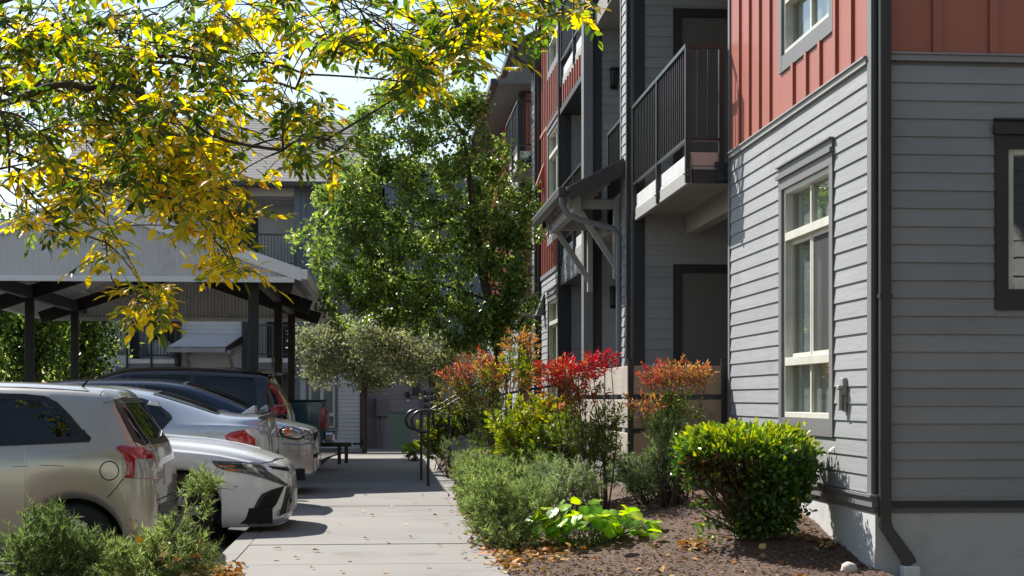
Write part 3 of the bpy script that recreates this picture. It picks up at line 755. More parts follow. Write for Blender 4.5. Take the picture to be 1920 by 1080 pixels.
# ---- patio fence of cedar boards
fx0 = xY(1182, YE + .12); fx1 = xY(1357, YE + .12); fy = YE + .12
fen = thing('patio_fence', 'cedar board patio fence with black posts beside the sunlit wall', 'fence', (fx0, fy, 0.4))
ftop = zP(686, (fx0 + fx1) / 2, fy)
for px in (fx0, fx1):
    MB().box(px - .026, px + .026, fy - .026, fy + .026, .2, ftop + .055).build('post', MT['black_metal'], fen, bevel=.003)
    MB().box(px - .031, px + .031, fy - .031, fy + .031, ftop + .056, ftop + .068).build('post_cap', MT['black_metal'], fen)
yb = [fy, fy + 1.62, fy + 3.25, fy + 4.7]
for y in yb[1:]:
    MB().box(fx0 - .026, fx0 + .026, y - .026, y + .026, .2, ftop + .055).build('post', MT['black_metal'], fen, bevel=.003)
for k in range(3):
    z1 = ftop - k * .335; z0 = z1 - .285
    MB().box(fx0 + .027, fx1 - .027, fy - .02, fy + .018, z0, z1).build('board', MT['cedar'], fen, bevel=.004)
    for a, c in zip(yb[:-1], yb[1:]):
        MB().box(fx0 - .02, fx0 + .018, a + .028, c - .028, z0, z1).build('board', MT['cedar_y_sunlit'], fen, bevel=.004)
b = MB(); b.box(fx0 + .027, fx1 - .027, fy + .005, fy + .017, ftop - .335 + .0, ftop - .286); b.build('rail', MT['black_metal'], fen)

# ------------------------------------------------------------------ ground
def sstep(t): t = min(1.0, max(0.0, t)); return t * t * (3 - 2 * t)
def gz(y): return -0.40 * sstep((y - 29) / 20.0)
def pz(y): return (-0.15 + 0.135 * sstep((y - 12.5) / 8.0)) + gz(y)
def sheet(name, mt, x0, x1, ys, zf, parent=None, kind='structure', nx=2):
    b = MB(); xs = [x0 + (x1 - x0) * i / (nx - 1) for i in range(nx)]
    for j in range(len(ys) - 1):
        for i in range(nx - 1):
            b.add([(xs[i], ys[j], zf(xs[i], ys[j])), (xs[i+1], ys[j], zf(xs[i+1], ys[j])), (xs[i+1], ys[j+1], zf(xs[i+1], ys[j+1])), (xs[i], ys[j+1], zf(xs[i], ys[j+1]))], [(0,1,2,3)])
    return b.build(name, MT[mt], parent, kind=kind)
yy_ = lambda a, b, n: [a + (b - a) * i / n for i in range(n + 1)]
b = MB(); gy = [-600, -20, 4] + yy_(10, 60, 25) + [120, 900]
for y0, y1 in zip(gy[:-1], gy[1:]):
    b.add([(-900, y0, gz(y0) - .62), (900, y0, gz(y0) - .62), (900, y1, gz(y1) - .62), (-900, y1, gz(y1) - .62)], [(0,1,2,3)])
b.build('ground', MT['ground_earth'], kind='structure')

WL, WR = -1.10, 0.86
walk = MB().box(WL, WR + .02, 1.0, 36.0, -.61, -.6).build('walkway', MT['concrete_joint'], kind='structure')
rd = random.Random(3)
y = 2.2
while y < 44:
    y1 = y + 1.52
    wr = WR + .18 * sstep((y - 14) / 8)
    b = MB(); zz = rd.uniform(-.003, .002)
    q = .0045
    b.add([(WL + q, y + q, gz(y) + zz), (wr, y + q, gz(y) + zz), (wr, y1 - q, gz(y1) + zz), (WL + q, y1 - q, gz(y1) + zz),
           (WL + q, y + q, gz(y) - .12), (wr, y + q, gz(y) - .12), (wr, y1 - q, gz(y1) - .12), (WL + q, y1 - q, gz(y1) - .12)],
          [(0,1,2,3),(0,4,5,1),(1,5,6,2),(2,6,7,3),(3,7,4,0)])
    b.build('slab', MT['concrete'], walk, bevel=.004)
    y = y1
sheet('walkway_bed', 'concrete_joint', WL, 1.0, [2.2] + yy_(10, 44, 17), lambda x, y: gz(y) - .025, walk, kind=None)
sheet('parking_lot', 'asphalt', -60, WL - .15, [10.9] + yy_(12, 50, 19) + [90], lambda x, y: pz(y))
k = MB()
ys = yy_(10.75, 27, 13)
for a, c in zip(ys[:-1], ys[1:]):
    k.add([(WL - .15, a, gz(a) - .002), (WL, a, gz(a) - .002), (WL, c, gz(c) - .002), (WL - .15, c, gz(c) - .002),
           (WL - .15, a, -.5), (WL, a, -.5), (WL, c, -.5), (WL - .15, c, -.5)], [(0,1,2,3),(3,7,4,0)])
k.build('kerb', MT['concrete'], kind='structure')
k = MB().box(-14, WL - .01, 10.72, 10.89, -.5, .0).build('island_kerb', MT['concrete'], bevel=.02, kind='structure')
# far apron where the walk meets the drive
sheet('driveway_apron', 'concrete', WR + .2, 3.0, yy_(33, 50, 8), lambda x, y: gz(y) - .006)
sheet('far_walk', 'concrete', -30, WL - .16, yy_(40, 46.0, 3), lambda x, y: gz(y) + .006)
sheet('far_planting_strip', 'ground_earth', -8.5, -1.3, yy_(46.01, 50.2, 3), lambda x, y: gz(y) + .012)
sheet('far_walk', 'concrete', -1.29, 3.0, yy_(46.01, 50.2, 3), lambda x, y: gz(y) + .006)

def mz(x, y):
    """height of the mulch bed"""
    g = 0.0
    if y > 10.3: g = 0.34 * sstep((y - 10.3) / 2.9) + 0.10 * sstep((y - 13) / 4)
    return g * sstep((x - 1.0) / 2.2) + 0.012 * math.sin(x * 5.1 + y * 3.3) * math.sin(y * 4.7 - x * 2.9) + .015 - .03 * sstep((1.0 - x) / .2) - .02
def bed(name, x0, x1, y0, y1, nx, ny, zf, mt='mulch'):
    xs = np.linspace(x0, x1, nx); ys = np.linspace(y0, y1, ny)
    b = MB(); rr = np.random.default_rng(11)
    vs = [(x, y, zf(x, y) + float(rr.normal(0, .0035))) for y in ys for x in xs]
    fs = [(j*nx+i, j*nx+i+1, (j+1)*nx+i+1, (j+1)*nx+i) for j in range(ny-1) for i in range(nx-1)]
    b.add(vs, fs)
    return b.build(name, MT[mt], smooth=True, kind='structure')
bed('mulch_bed', WR + .0, X0 + .03, 6.0, 15.3, 80, 250, mz)
bed('mulch_bed', WR + .0, XB + .03, 15.3, 20.6, 30, 60, mz)
bed('mulch_bed', WR + .15, XB + .03, 22.6, 33.0, 20, 60, lambda x, y: mz(x, 15) * .6 + gz(y))
bed('mulch_bed', X0 - .05, 9, 5.0, YC + .05, 20, 20, lambda x, y: -.10 + .02 * math.sin(x * 3 + y * 2))
bed('island_bed', -14, WL - .01, 3.0, 10.73, 110, 70, lambda x, y: -.02 + .04 * math.sin(x * 2.1) * math.sin(y * 1.7))

# ------------------------------------------------------------------ steps and handrails to the entry
stp = thing('entry_steps', 'concrete steps rising from the walkway to the entry', 'steps', (1.05, 21.6, 0))
for i in range(4):
    xa = 1.10 + i * .30
    MB().box(xa, 3.0 - .01 * i, 20.9, 22.3, -.2 + .001 * i, .155 * (i + 1)).build('step', MT['concrete'], stp, bevel=.012)
MB().box(.95, 1.30, 20.62, 20.86, -.2, .17).build('cheek_block', MT['concrete'], stp, bevel=.015)
def arc(c, r, a0, a1, n, ax, az):
    return [c + ax * (r * math.cos(a)) + az * (r * math.sin(a)) for a in [a0 + (a1 - a0) * i / n for i in range(n + 1)]]
def handrail(px, py, lab):
    h = thing('handrail', lab, 'handrail', (px, py, 0))
    zt = 1.035; r = .021; ex = Vector((1, 0, 0)); ez = Vector((0, 0, 1))
    P = lambda x, z: Vector((px + x, py, z))
    loop = [P(0, zt - .285), P(-.06, zt - .285)] + arc(P(-.085, zt - .1425), .1425, -math.pi / 2, -math.pi * 1.5, 12, ex, ez) + [P(.0, zt), P(.13, zt), P(.16, zt + .012), P(1.20, zt + .60), P(1.34, zt + .63), P(1.62, zt + .63)]
    MB().tube(loop, r, 10).build('rail', MT['black_metal'], h, smooth=True)
    MB().tube([P(0, -.02), P(0, zt - .01)], r, 10).build('post', MT['black_metal'], h, smooth=True)
    MB().tube([P(1.26, .3), P(1.26, zt + .61)], r, 10).build('post', MT['black_metal'], h, smooth=True)
    return h
hp = at(803, 911, 21.3)
handrail(hp.x, hp.y, 'black looped steel handrail on the near side of the entry steps')
handrail(hp.x - .06, hp.y + 1.5, 'black looped steel handrail on the far side of the entry steps')
# ramp rail behind, running towards the building
h = thing('ramp_rail', 'black ramp rail with two bars behind the looped handrails', 'handrail', (1.0, 23.5, 0))
rp = at(842, 868, 24.5)
P = lambda x, z: Vector((rp.x + x, rp.y + x * .2, z))
MB().tube([P(0, 0), P(0, 1.08)], .02, 8).build('post', MT['black_metal'], h, smooth=True)
MB().tube([P(1.0, 0), P(1.0, 1.3)], .02, 8).build('post', MT['black_metal'], h, smooth=True)
MB().tube([P(-.23, .78), P(-.25, .80), P(-.25, 1.06), P(-.23, 1.08), P(0, 1.08), P(1.0, 1.3), P(2.2, 1.5)], .02, 8).build('rail', MT['black_metal'], h, smooth=True)
MB().tube([P(-.23, .78), P(0, .78)], .02, 8).build('rail', MT['black_metal'], h, smooth=True)
MB().tube([P(0, .52), P(1.0, .80), P(2.2, 1.0)], .02, 8).build('rail', MT['gutter_edge'], h, smooth=True)
MB().tube([P(0, .10), P(1.0, .30), P(2.2, .5)], .02, 8).build('rail', MT['gutter_edge'], h, smooth=True)

# ------------------------------------------------------------------ building across the end of the lot
FY = 50.6
def fx(u): return xY(u, FY)
def fzz(v, u=600): return zP(v, fx(u), FY)
far = thing('apartment_building', 'gray apartment building with shingle roof across the end of the parking lot', 'building', (fx(560), FY, 0))
gb = -0.55
def lap_far(parent, x0, x1, z0, z1, holes, mt, Y=FY, e=.127):
    """thin far boards, too small to pick apart: one mesh per wall"""
    b = MB(); n = int((z1 - z0) / e) + 1
    for i in range(n):
        z = z0 + i * e; h = min(e, z1 - z)
        if h < .01: continue
        iv = [(x0, x1)]
        for hh in holes:
            if hh[2] < z + h and hh[3] > z: iv = cut(iv, hh[0], hh[1])
        for s, q in iv:
            b.add([(s, Y - .022, z), (q, Y - .022, z), (q, Y - .003, z + h), (s, Y - .003, z + h), (s, Y, z), (q, Y, z)], [(0,1,2,3),(0,4,5,1)])
    w = b.build('siding', MT[mt], parent)
    return w
wins = []
def far_win(u0, u1, v0, v1, bars=2, split=True, Y=FY, tr='trim_gray'):
    x0, x1 = xY(u0, Y), xY(u1, Y); z1, z0 = zP(v0, x0, Y), zP(v1, x0, Y)
    wins.append((x0, x1, z0, z1))
    bb = [z0 + (z1 - z0) * .22, z0 + (z1 - z0) * .78][:bars] if bars == 2 else []
    window(far, 'Y', Y, x0, x1, z0, z1, bars=bb, split=split, trim=.10, trim_mt=tr, head=False)
far_win(579, 628, 697, 802)
far_win(222, 232, 612, 655, bars=0, split=False)
far_win(222, 232, 700, 770, bars=0, split=False)
far_win(602, 640, 360, 385, bars=0)
far_win(602, 640, 468, 505, bars=0)
EV = fzz(352, 540)
TOPF = EV
b1, b2 = fx(152), fx(676)
# recesses: balconies of two floors
rec = [(fx(243), fx(333), fzz(672, 300), fzz(618, 300) + 1.2), (fx(462), fx(556), fzz(672, 500), fzz(672, 500) + 2.5), (fx(400), fx(556), fzz(503, 500), EV - .4),
       (fx(335), fx(458), gb, fzz(690, 400)), (fx(515), fx(553), gb, 2.0), (fx(243), fx(333), gb, 1.9)]
hl = wins + rec
wf = backing(far, 'Y', FY, b1, b2, gb, TOPF, hl)
lap_far(wf, b1, b2, gb + .1, fzz(640, 500), [(a - .09, c + .09, d - .13, e + .09) for a, c, d, e in wins] + rec, 'siding_far')
lap_far(wf, b1, fx(556), fzz(640, 500) + .002, TOPF, [(a - .09, c + .09, d - .13, e + .09) for a, c, d, e in wins] + rec, 'siding_far')
# blue board panels of the upper corner
bp = MB(); 
for i in range(10):
    xa = fx(556) + i * .36
    MB().box(xa + .004, min(xa + .30, fx(676)), FY - .02, FY - .001, fzz(640, 500) + .05, TOPF).build('panel', MT['panel_blue'], wf) if not any(a < xa + .3 and c > xa for a, c, d, e in wins if d > 2.6) else None
    MB().box(xa - .03, xa + .03, FY - .045, FY - .003, fzz(640, 500) + .05, TOPF).build('batten', MT['panel_blue'], wf) if not any(a - .1 < xa + .03 and c + .1 > xa - .03 for a, c, d, e in wins if d > 2.6) else None
MB().box(fx(556), b2, FY - .05, FY, fzz(640, 500) - .05, fzz(640, 500) + .05).build('belly_band', MT['trim_gray'], far)
MB().box(b2 - .02, b2 + .12, FY - .04, FY + 2.5, gb, TOPF).build('corner_board', MT['trim_dark'], far)
MB().box(b1 - .02, b1 + .1, FY - .04, FY + .1, gb, TOPF).build('corner_board', MT['trim_gray'], far)
# deep recess liners
for a, c, d, e in rec:
    q = MB(); D = 1.7
    q.add([(a, FY + .14, d), (c, FY + .14, d), (c, FY + D, d), (a, FY + D, d), (a, FY + .14, e), (c, FY + .14, e), (c, FY + D, e), (a, FY + D, e)], [(0,1,2,3),(4,5,6,7),(1,2,6,5),(2,3,7,6),(3,0,4,7)])
    q.build('recess', MT['siding_far'], far)
for (a, c, zf) in ((fx(243), fx(333), fzz(674, 300)), (fx(470), fx(556), fzz(672, 500)), (fx(400), fx(556), fzz(503, 500))):
    bal = MB().box(a, c, FY - .45, FY - .06, zf - .14, zf + .0).build('balcony', MT['deck_white'], far)
    MB().box(a - .02, c + .02, FY - .47, FY - .02, zf - .36, zf - .142).build('rim_board', MT['trim_gray'], bal)
    zt = zf + 1.07
    MB().box(a - .02, c + .02, FY - .5, FY - .44, zt - .05, zt).build('top_rail', MT['black_metal'], bal)
    MB().box(a, c, FY - .49, FY - .46, zf + .1, zf + .14).build('bottom_rail', MT['black_metal'], bal)
    n = 3
    for i in range(n):
        xx = a + (c - a) * i / (n - 1)
        MB().box(xx - .03, xx + .03, FY - .51, FY - .45, zf - .3, zt - .01).build('post', MT['black_metal'], bal)
    q = MB(); xx = a + .105
    while xx < c:
        q.box(xx - .009, xx + .009, FY - .484, FY - .466, zf + .13, zt - .04); xx += .105
    q.build('balusters', MT['black_metal'], bal)
    MB().box(a + .4, a + 1.3, FY + 1.62, FY + 1.68, zf + .0, zf + 2.05).build('door', MT['room_dark'], bal)
for u in (335, 459, 557):
    MB().box(fx(u) - .09, fx(u) + .09, FY - .09, FY + .05, gb, EV - .05).build('corner_board', MT['trim_dark' if u != 557 else 'panel_blue'], far)
# roof: eave, soffit, gutter, shingled slope
b = MB(); b.prism([(0, FY - .75, EV + .0), (0, FY - .75, EV + .10), (0, FY + 6.5, EV + 3.4), (0, FY + 13.5, EV + .1), (0, FY + 13.5, EV)], (1, 0, 0))
vv = [(x * 1.0, y, z) for x, y, z in b.v]
rx0, rx1 = b1 - .7, fx(690)
b.v = [(rx0 if x < .5 else rx1, y, z) for x, y, z in vv]
rf = b.build('roof', MT['roof_shingle'], far)
MB().box(rx0, rx1, FY - .88, FY - .76, EV - .06, EV + .09).build('gutter', MT['gutter_metal'], rf, bevel=.01)
for i in range(24):   # shingle courses, as low steps
    t = i / 24; y0 = FY - .70 + t * 7.1; z0 = EV + .115 + t * 3.24
    MB().prism([(rx0 + .02, y0, z0 + .001), (rx0 + .02, y0, z0 + .012), (rx0 + .02, y0 + .30, z0 + .138)], (rx1 - rx0 - .04, 0, 0)).build('shingle_course', MT['roof_shingle'], rf)
# mauve service wall in the shade to the right
SY = FY + .9
sx0, sx1 = b2 + .12, 5.5
ws = backing(far, 'Y', SY, sx0, sx1, gb, EV + 1.0, [], mt='siding_mauve')
lap_far(ws, sx0, sx1, gb + .1, fzz(640, 760), [], 'siding_mauve', Y=SY)
for i in range(26):
    xa = sx0 + .2 + i * .37
    if xa + .36 > sx1: break
    MB().box(xa + .004, xa + .31, SY - .02, SY - .001, fzz(640, 760) + .06, EV + 1.0).build('panel', MT['panel_blue'], ws)
    MB().box(xa - .05, xa + .002, SY - .045, SY - .003, fzz(640, 760) + .06, EV + 1.0).build('batten', MT['panel_blue'], ws)
MB().box(sx0, sx1, SY - .06, SY, fzz(640, 760) - .04, fzz(640, 760) + .05).build('belly_band', MT['trim_gray'], far)
def sp(u, v): 
    x = xY(u, SY); return x, zP(v, x, SY)
def flat(name, lab, cat, mt, u0, u1, v0, v1, d, parent=None, y=SY):
    (x0, z1), (x1, z0) = sp(u0, v0), sp(u1, v1)
    m = MB().box(x0, x1, y - .03 - d, y - .03, z0, z1)
    if parent is None:
        o = thing(name, lab, cat, (x0, y, z0)); m.build('housing', MT[mt], o, bevel=.01); return o
    return m.build(name, MT[mt], parent, bevel=.004)
e = flat('electrical_panel', 'gray electrical panel with two conduits on the mauve wall', 'electrical panel', 'box_gray', 705, 725, 746, 780, .22)
flat('door', '', '', 'trim_gray', 707, 723, 750, 776, .235, e)
for u in (707, 717):
    x, z1 = sp(u, 780); MB().tube([(x, SY - .1, z1), (x, SY - .1, gb)], .03, 8).build('conduit', MT['box_gray'], e, smooth=True)
e = flat('mailbox_cluster', 'bank of small dark mailboxes on the far shaded wall', 'mailboxes', 'box_gray', 791, 832, 729, 775, .10)
for r_ in range(3):
    for c_ in range(3):
        flat('mailbox_door', '', '', 'box_black', 794 + c_ * 13, 804 + c_ * 13, 732 + r_ * 13, 741 + r_ * 13, .13, e)
        flat('label_plate', '', '', 'fixture', 799 + c_ * 13, 803 + c_ * 13, 733 + r_ * 13, 735 + r_ * 13, .135, e)
e = flat('intercom', 'black oval intercom above a white notice on the far wall', 'intercom', 'box_black', 761, 768, 735, 746, .08)
flat('notice', '', '', 'deck_white', 762, 767, 749, 753, .03, e)
e = flat('notice_board', 'small dark notice board left of the mailboxes', 'notice board', 'siding_mauve', 770, 790, 715, 746, .05)
flat('face', '', '', 'room_dark', 772, 788, 718, 743, .055, e)
# green transformer cabinet in front of it
c0 = at(731, 838, 49.0); c1 = at(772, 838, 49.0); ctop = at(750, 774, 49.0).z
cab = thing('utility_cabinet', 'green metal utility cabinet standing before the mauve wall', 'cabinet', (c0.x, c0.y, c0.z))
MB().box(c0.x, c1.x, c0.y, c0.y + .7, c0.z - .1, ctop).build('housing', MT['cabinet_green'], cab, bevel=.015)
MB().box(c0.x - .02, c1.x + .02, c0.y - .03, c0.y + .73, ctop + .001, ctop + .04).build('lid', MT['cabinet_green'], cab, bevel=.01)
MB().box(c0.x + .42, c0.x + .47, c0.y - .025, c0.y - .001, ctop - .3, ctop - .18).build('hasp', MT['gutter_edge'], cab)
# metal-roofed canopy on the far building
q0, q1 = fx(326), fx(430); zo, zi = fzz(655, 380) + .02, fzz(640, 380) + .2
can2 = thing('entry_canopy', 'pale metal shed canopy on struts on the far building', 'canopy', (q0, FY, zo))
b = MB(); yo = FY - 1.5
n = 26
for i in range(n):   # standing ribs of the metal sheet
    xa = q0 + (q1 - q0) * i / n; xb = q0 + (q1 - q0) * (i + 1) / n; xm = (xa + xb) / 2; r_ = .025
    s = .42 
    b.add([(xa, yo, zo), (xm, yo, zo + r_), (xb, yo, zo), (xb + s, FY - .02, zi), (xm + s, FY - .02, zi + r_), (xa + s, FY - .02, zi)], [(0,1,4,5),(1,2,3,4)])
b.build('roof_panel', MT['zinc'], can2)
MB().box(q0 - .02, q1 + .02, yo - .02, yo + .06, zo - .16, zo - .02).build('fascia', MT['trim_light'], can2)
b = MB(); b.prism([(q1 + .01, yo, zo - .01), (q1 + .01, yo, zo - .15), (q1 + .43, FY - .02, zi - .25), (q1 + .43, FY - .02, zi - .01)], (.03, 0, 0)); b.build('rake_board', MT['gutter_metal'], can2)
for xx in (q0 + .5, q1 + .1):
    b = MB(); b.beam((xx, yo + .25, zo - .12), (xx + .1, FY - .05, zo - .95), .1, .12); b.build('bracket_strut', MT['trim_light'], can2)
    b = MB(); b.box(xx - .05, xx + .06, yo + .1, FY - .03, zo - .20, zo - .08); b.build('bracket_arm', MT['trim_light'], can2)
# covered barbecue on the far balcony
bc = at(297, 668, FY - .1); 
grill = thing('covered_grill', 'round grill under a pale cover on the far balcony', 'grill', (bc.x, bc.y + .35, bc.z))
b = MB(); rs = [(.30, 0), (.36, .10), (.40, .28), (.38, .42), (.26, .55), (.10, .60), (.0, .61)]
nn = 14
for j, (r_, z) in enumerate(rs):
    for i in range(nn):
        a = 2 * math.pi * i / nn; w = 1 + .07 * math.sin(3 * a + j)
        b.v.append((bc.x + math.cos(a) * r_ * w * 1.25, bc.y + .35 + math.sin(a) * r_ * w * .8, bc.z - .05 + z))
for j in range(len(rs) - 1):
    for i in range(nn):
        b.f.append((j*nn+i, j*nn+(i+1)%nn, (j+1)*nn+(i+1)%nn, (j+1)*nn+i)); b.m.append(0)
b.build('cover', MT['fabric_white'], grill, smooth=True)
MB().box(bc.x - .5, bc.x + .5, bc.y + .1, bc.y + .6, bc.z - .1, bc.z - .04).build('base', MT['deck_white'], grill)
# meters on the left of the far building
for k, u in enumerate((184, 193)):
    p = at(u, 690, FY - .2)
    m_ = thing('gas_meter', ('left of two small gray meters on the far wall', 'right of two small gray meters on the far wall')[k], 'meter', tuple(p))
    MB().box(p.x - .09, p.x + .09, FY - .2, FY - .03, p.z - .15, p.z + .2).build('housing', MT['box_gray'], m_, bevel=.02)
    MB().tube([(p.x, FY - .08, p.z + .2), (p.x, FY - .08, p.z + 2.0 - .5 * k)], .02, 6).build('pipe', MT['box_gray'], m_)

# ------------------------------------------------------------------ neighbouring block behind the camera, seen only in the window panes
nb = thing('apartment_building', 'gray sided neighbouring building mirrored in the window at the right edge', 'building', (6.3, 5.0, 0))
nw = MB().box(6.3, 17.0, -6.0, 5.0, -.4, 9.3).build('wall', MT['siding_far'], nb)
b = MB()
for i in range(46):
    z = .45 + i * .19
    b.add([(6.4, 5.022, z), (16.9, 5.022, z), (16.9, 5.003, z + .19), (6.4, 5.003, z + .19), (6.4, 5.002, z), (16.9, 5.002, z)], [(3,2,1,0),(1,5,4,0)])
b.build('siding', MT['siding_far'], nb)
b = MB(); b.prism([(5.8, 5.6, 9.3), (5.8, 5.6, 9.45), (5.8, -.5, 12.2), (5.8, -6.7, 9.45), (5.8, -6.7, 9.3)], (11.8, 0, 0)); b.build('roof', MT['roof_shingle'], nb)
for k in range(3):
    for xx in (7.2, 10.2, 13.4):
        wn_ = MB().box(xx, xx + 1.2, 5.0, 5.035, 1.2 + 2.9 * k, 2.9 + 2.9 * k).build('window', MT['vinyl'], nb)
        MB().box(xx + .08, xx + 1.12, 5.036, 5.042, 1.28 + 2.9 * k, 2.82 + 2.9 * k).build('pane', MT['room_dark'], wn_)

# ------------------------------------------------------------------ carport
CXR, CXL = -1.20, -7.40; CRX = (CXR + CXL) / 2
CG0, CG1 = 22.95, 34.6
EZ = zP(508, CXR, CG0); RZ = EZ + (CXR - CRX) * .345
cp = thing('carport', 'open carport with gray corrugated gable and black timber posts over parked cars', 'carport', (CRX, CG0, pz(CG0)))
slope = (RZ - EZ) / (CXR - CRX)
def roofz(x): return RZ - abs(x - CRX) * slope
gbz = EZ - .10
# corrugated gables: one sheet each, ribs are real folds
def gable(Y, mt, depth=.038, pitch=.075):
    b = MB(); x = CXL + .12; i = 0; prev = None
    while x < CXR - .12:
        y = Y + (depth if i % 2 else 0)
        cur = ((x, y, gbz), (x, y, max(gbz + .01, roofz(x) - .14)))
        if prev: b.add([prev[0], cur[0], cur[1], prev[1]], [(0, 1, 2, 3)])
        prev = cur; x += pitch / 2 * (.62 if i % 2 else 1.38) ; i += 1
        if i % 2 == 0:
            pass
    return b.build('gable_sheet', MT[mt], cp)
gable(CG0 + .02, 'zinc'); gable(CG1 - .05, 'zinc')
for Y in (CG0, CG1 - .06):
    MB().box(CXL + .1, CXR - .1, Y - .015, Y + .055, gbz - .07, gbz + .012).build('gable_trim', MT['zinc'], cp)
    for sg in (-1, 1):
        xe = CXR if sg > 0 else CXL
        b = MB(); b.prism([(CRX, Y - .03, RZ + .04), (CRX, Y - .03, RZ - .15), (xe, Y - .03, EZ - .15), (xe, Y - .03, EZ + .04)], (0, .045, 0)); b.build('rake_trim', MT['zinc'], cp)
# roof sheets, each a bay wide, with two clear panels
def roof_sheet(sg, y0, y1, mt):
    xe = CXR if sg > 0 else CXL
    b = MB()
    b.prism([(CRX, y0, RZ + .03), (CRX, y0, RZ + .005), (xe, y0, EZ + .005), (xe, y0, EZ + .03)], (0, y1 - y0 - .004, 0))
    return b.build('roof_sheet', MT[mt], cp)
ysh = np.linspace(CG0 + .02, CG1 - .02, 14)
for i in range(13):
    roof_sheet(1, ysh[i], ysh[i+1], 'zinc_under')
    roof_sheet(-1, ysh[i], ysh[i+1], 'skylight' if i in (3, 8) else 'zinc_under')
# gutter and fascia along the eaves
for sg in (-1, 1):
    xe = CXR if sg > 0 else CXL
    MB().box(xe - .02 if sg > 0 else xe - .10, xe + .10 if sg > 0 else xe + .02, CG0 - .02, CG1 + .02, EZ - .13, EZ + .02).build('gutter', MT['zinc'], cp, bevel=.012)
PXR, PXL = -1.95, -5.95 - .55
pys = [23.6, 29.2, 33.4]
for Y in pys:
    for px in (PXR, PXL):
        MB().box(px - .075, px + .075, Y - .075, Y + .075, pz(Y) - .05, roofz(px) - .12).build('post', MT['wood_black'], cp, bevel=.008)
        MB().box(px - .11, px + .11, Y - .09, Y + .09, pz(Y) - .02, pz(Y) + .18).build('post_base', MT['concrete'], cp, bevel=.01)
    for sg in (-1, 1):
        xe = (CXR if sg > 0 else CXL) - sg * .16
        b = MB(); b.beam((CRX, Y + .11, RZ - .22), (xe, Y + .11, roofz(xe) - .22), .075, .26, up=(0, 0, 1)); b.build('rafter', MT['wood_black'], cp)
    b = MB()
for px in (PXR, PXL):
    MB().box(px - .065, px + .065, CG0 + .12, CG1 - .2, roofz(px) - .34, roofz(px) - .12).build('beam', MT['wood_black'], cp)
for x in np.linspace(CXL + .5, CXR - .3, 9):
    b = MB(); b.beam((x, CG0 + .1, roofz(x) - .05), (x, CG1 - .1, roofz(x) - .05), .05, .08); b.build('purlin', MT['zinc_under'], cp)

# ================================================================== PARKED CARS
def paint(name, c, rough=0.28, metal=0.55, flake=0.0):
    m = mat(name, c, tuple(x * .97 for x in c[:3]) + (1,), 1.2, rough, metal=metal, spec=0.5, coat=0.9)
    return m
paint('paint_champagne', lin(.47, .44, .385), .27, .5); paint('paint_white', lin(.80, .80, .80), .25, .0); paint('paint_silver', lin(.50, .53, .57), .24, .55)
paint('paint_pewter', lin(.36, .38, .41), .24, .6); paint('paint_navy', lin(.006, .012, .035), .16, .2); paint('paint_black', lin(.008, .008, .009), .16, .0); paint('paint_teal', lin(.008, .075, .105), .22, .2)
mat('car_trim', lin(.012, .012, .013), None, 6, .35); mat('rubber', lin(.012, .012, .012), None, 20, .75); mat('car_dark', lin(.006, .006, .007), None, 2, .8)
mat('seat_cloth', lin(.09, .088, .085), None, 12, .85); mat('chrome', lin(.62, .63, .64), None, 5, .10, metal=1.0); mat('alloy', lin(.42, .43, .44), None, 5, .3, metal=.8)
mat('lamp_red', lin(.42, .008, .018), lin(.33, .006, .012), 30, .12, coat=1.0); mat('lamp_clear', lin(.42, .40, .38), lin(.25, .24, .23), 40, .12, coat=1.0)
mat('lamp_red_dark', lin(.20, .004, .010), None, 30, .12, coat=1.0)
mat('lamp_amber', lin(.75, .16, .02), None, 30, .15, coat=1.0); mat('lamp_dark', lin(.03, .032, .036), lin(.06, .062, .066), 45, .10, coat=1.0); mat('seam', lin(.012, .012, .012), None, 4, .8)
mat('lamp_bowl', lin(.55, .56, .57), lin(.30, .31, .32), 30, .10, metal=.5, coat=1.0); mat('plate', lin(.62, .63, .60), lin(.5, .52, .55), 40, .4)

def pchip(xk, yk, x):
    xk = np.asarray(xk, float); yk = np.asarray(yk, float); x = np.asarray(x, float)
    h = np.diff(xk); d = np.diff(yk) / h; m = np.zeros_like(yk)
    m[0], m[-1] = d[0], d[-1]
    for i in range(1, len(xk) - 1):
        if d[i-1] * d[i] > 0:
            w1 = 2*h[i] + h[i-1]; w2 = h[i] + 2*h[i-1]; m[i] = (w1 + w2) / (w1/d[i-1] + w2/d[i])
    k = np.clip(np.searchsorted(xk, x) - 1, 0, len(xk) - 2)
    t = np.clip((x - xk[k]) / h[k], 0, 1)
    return (2*t**3-3*t**2+1)*yk[k] + (t**3-2*t**2+t)*h[k]*m[k] + (-2*t**3+3*t**2)*yk[k+1] + (t**3-t**2)*h[k]*m[k+1]

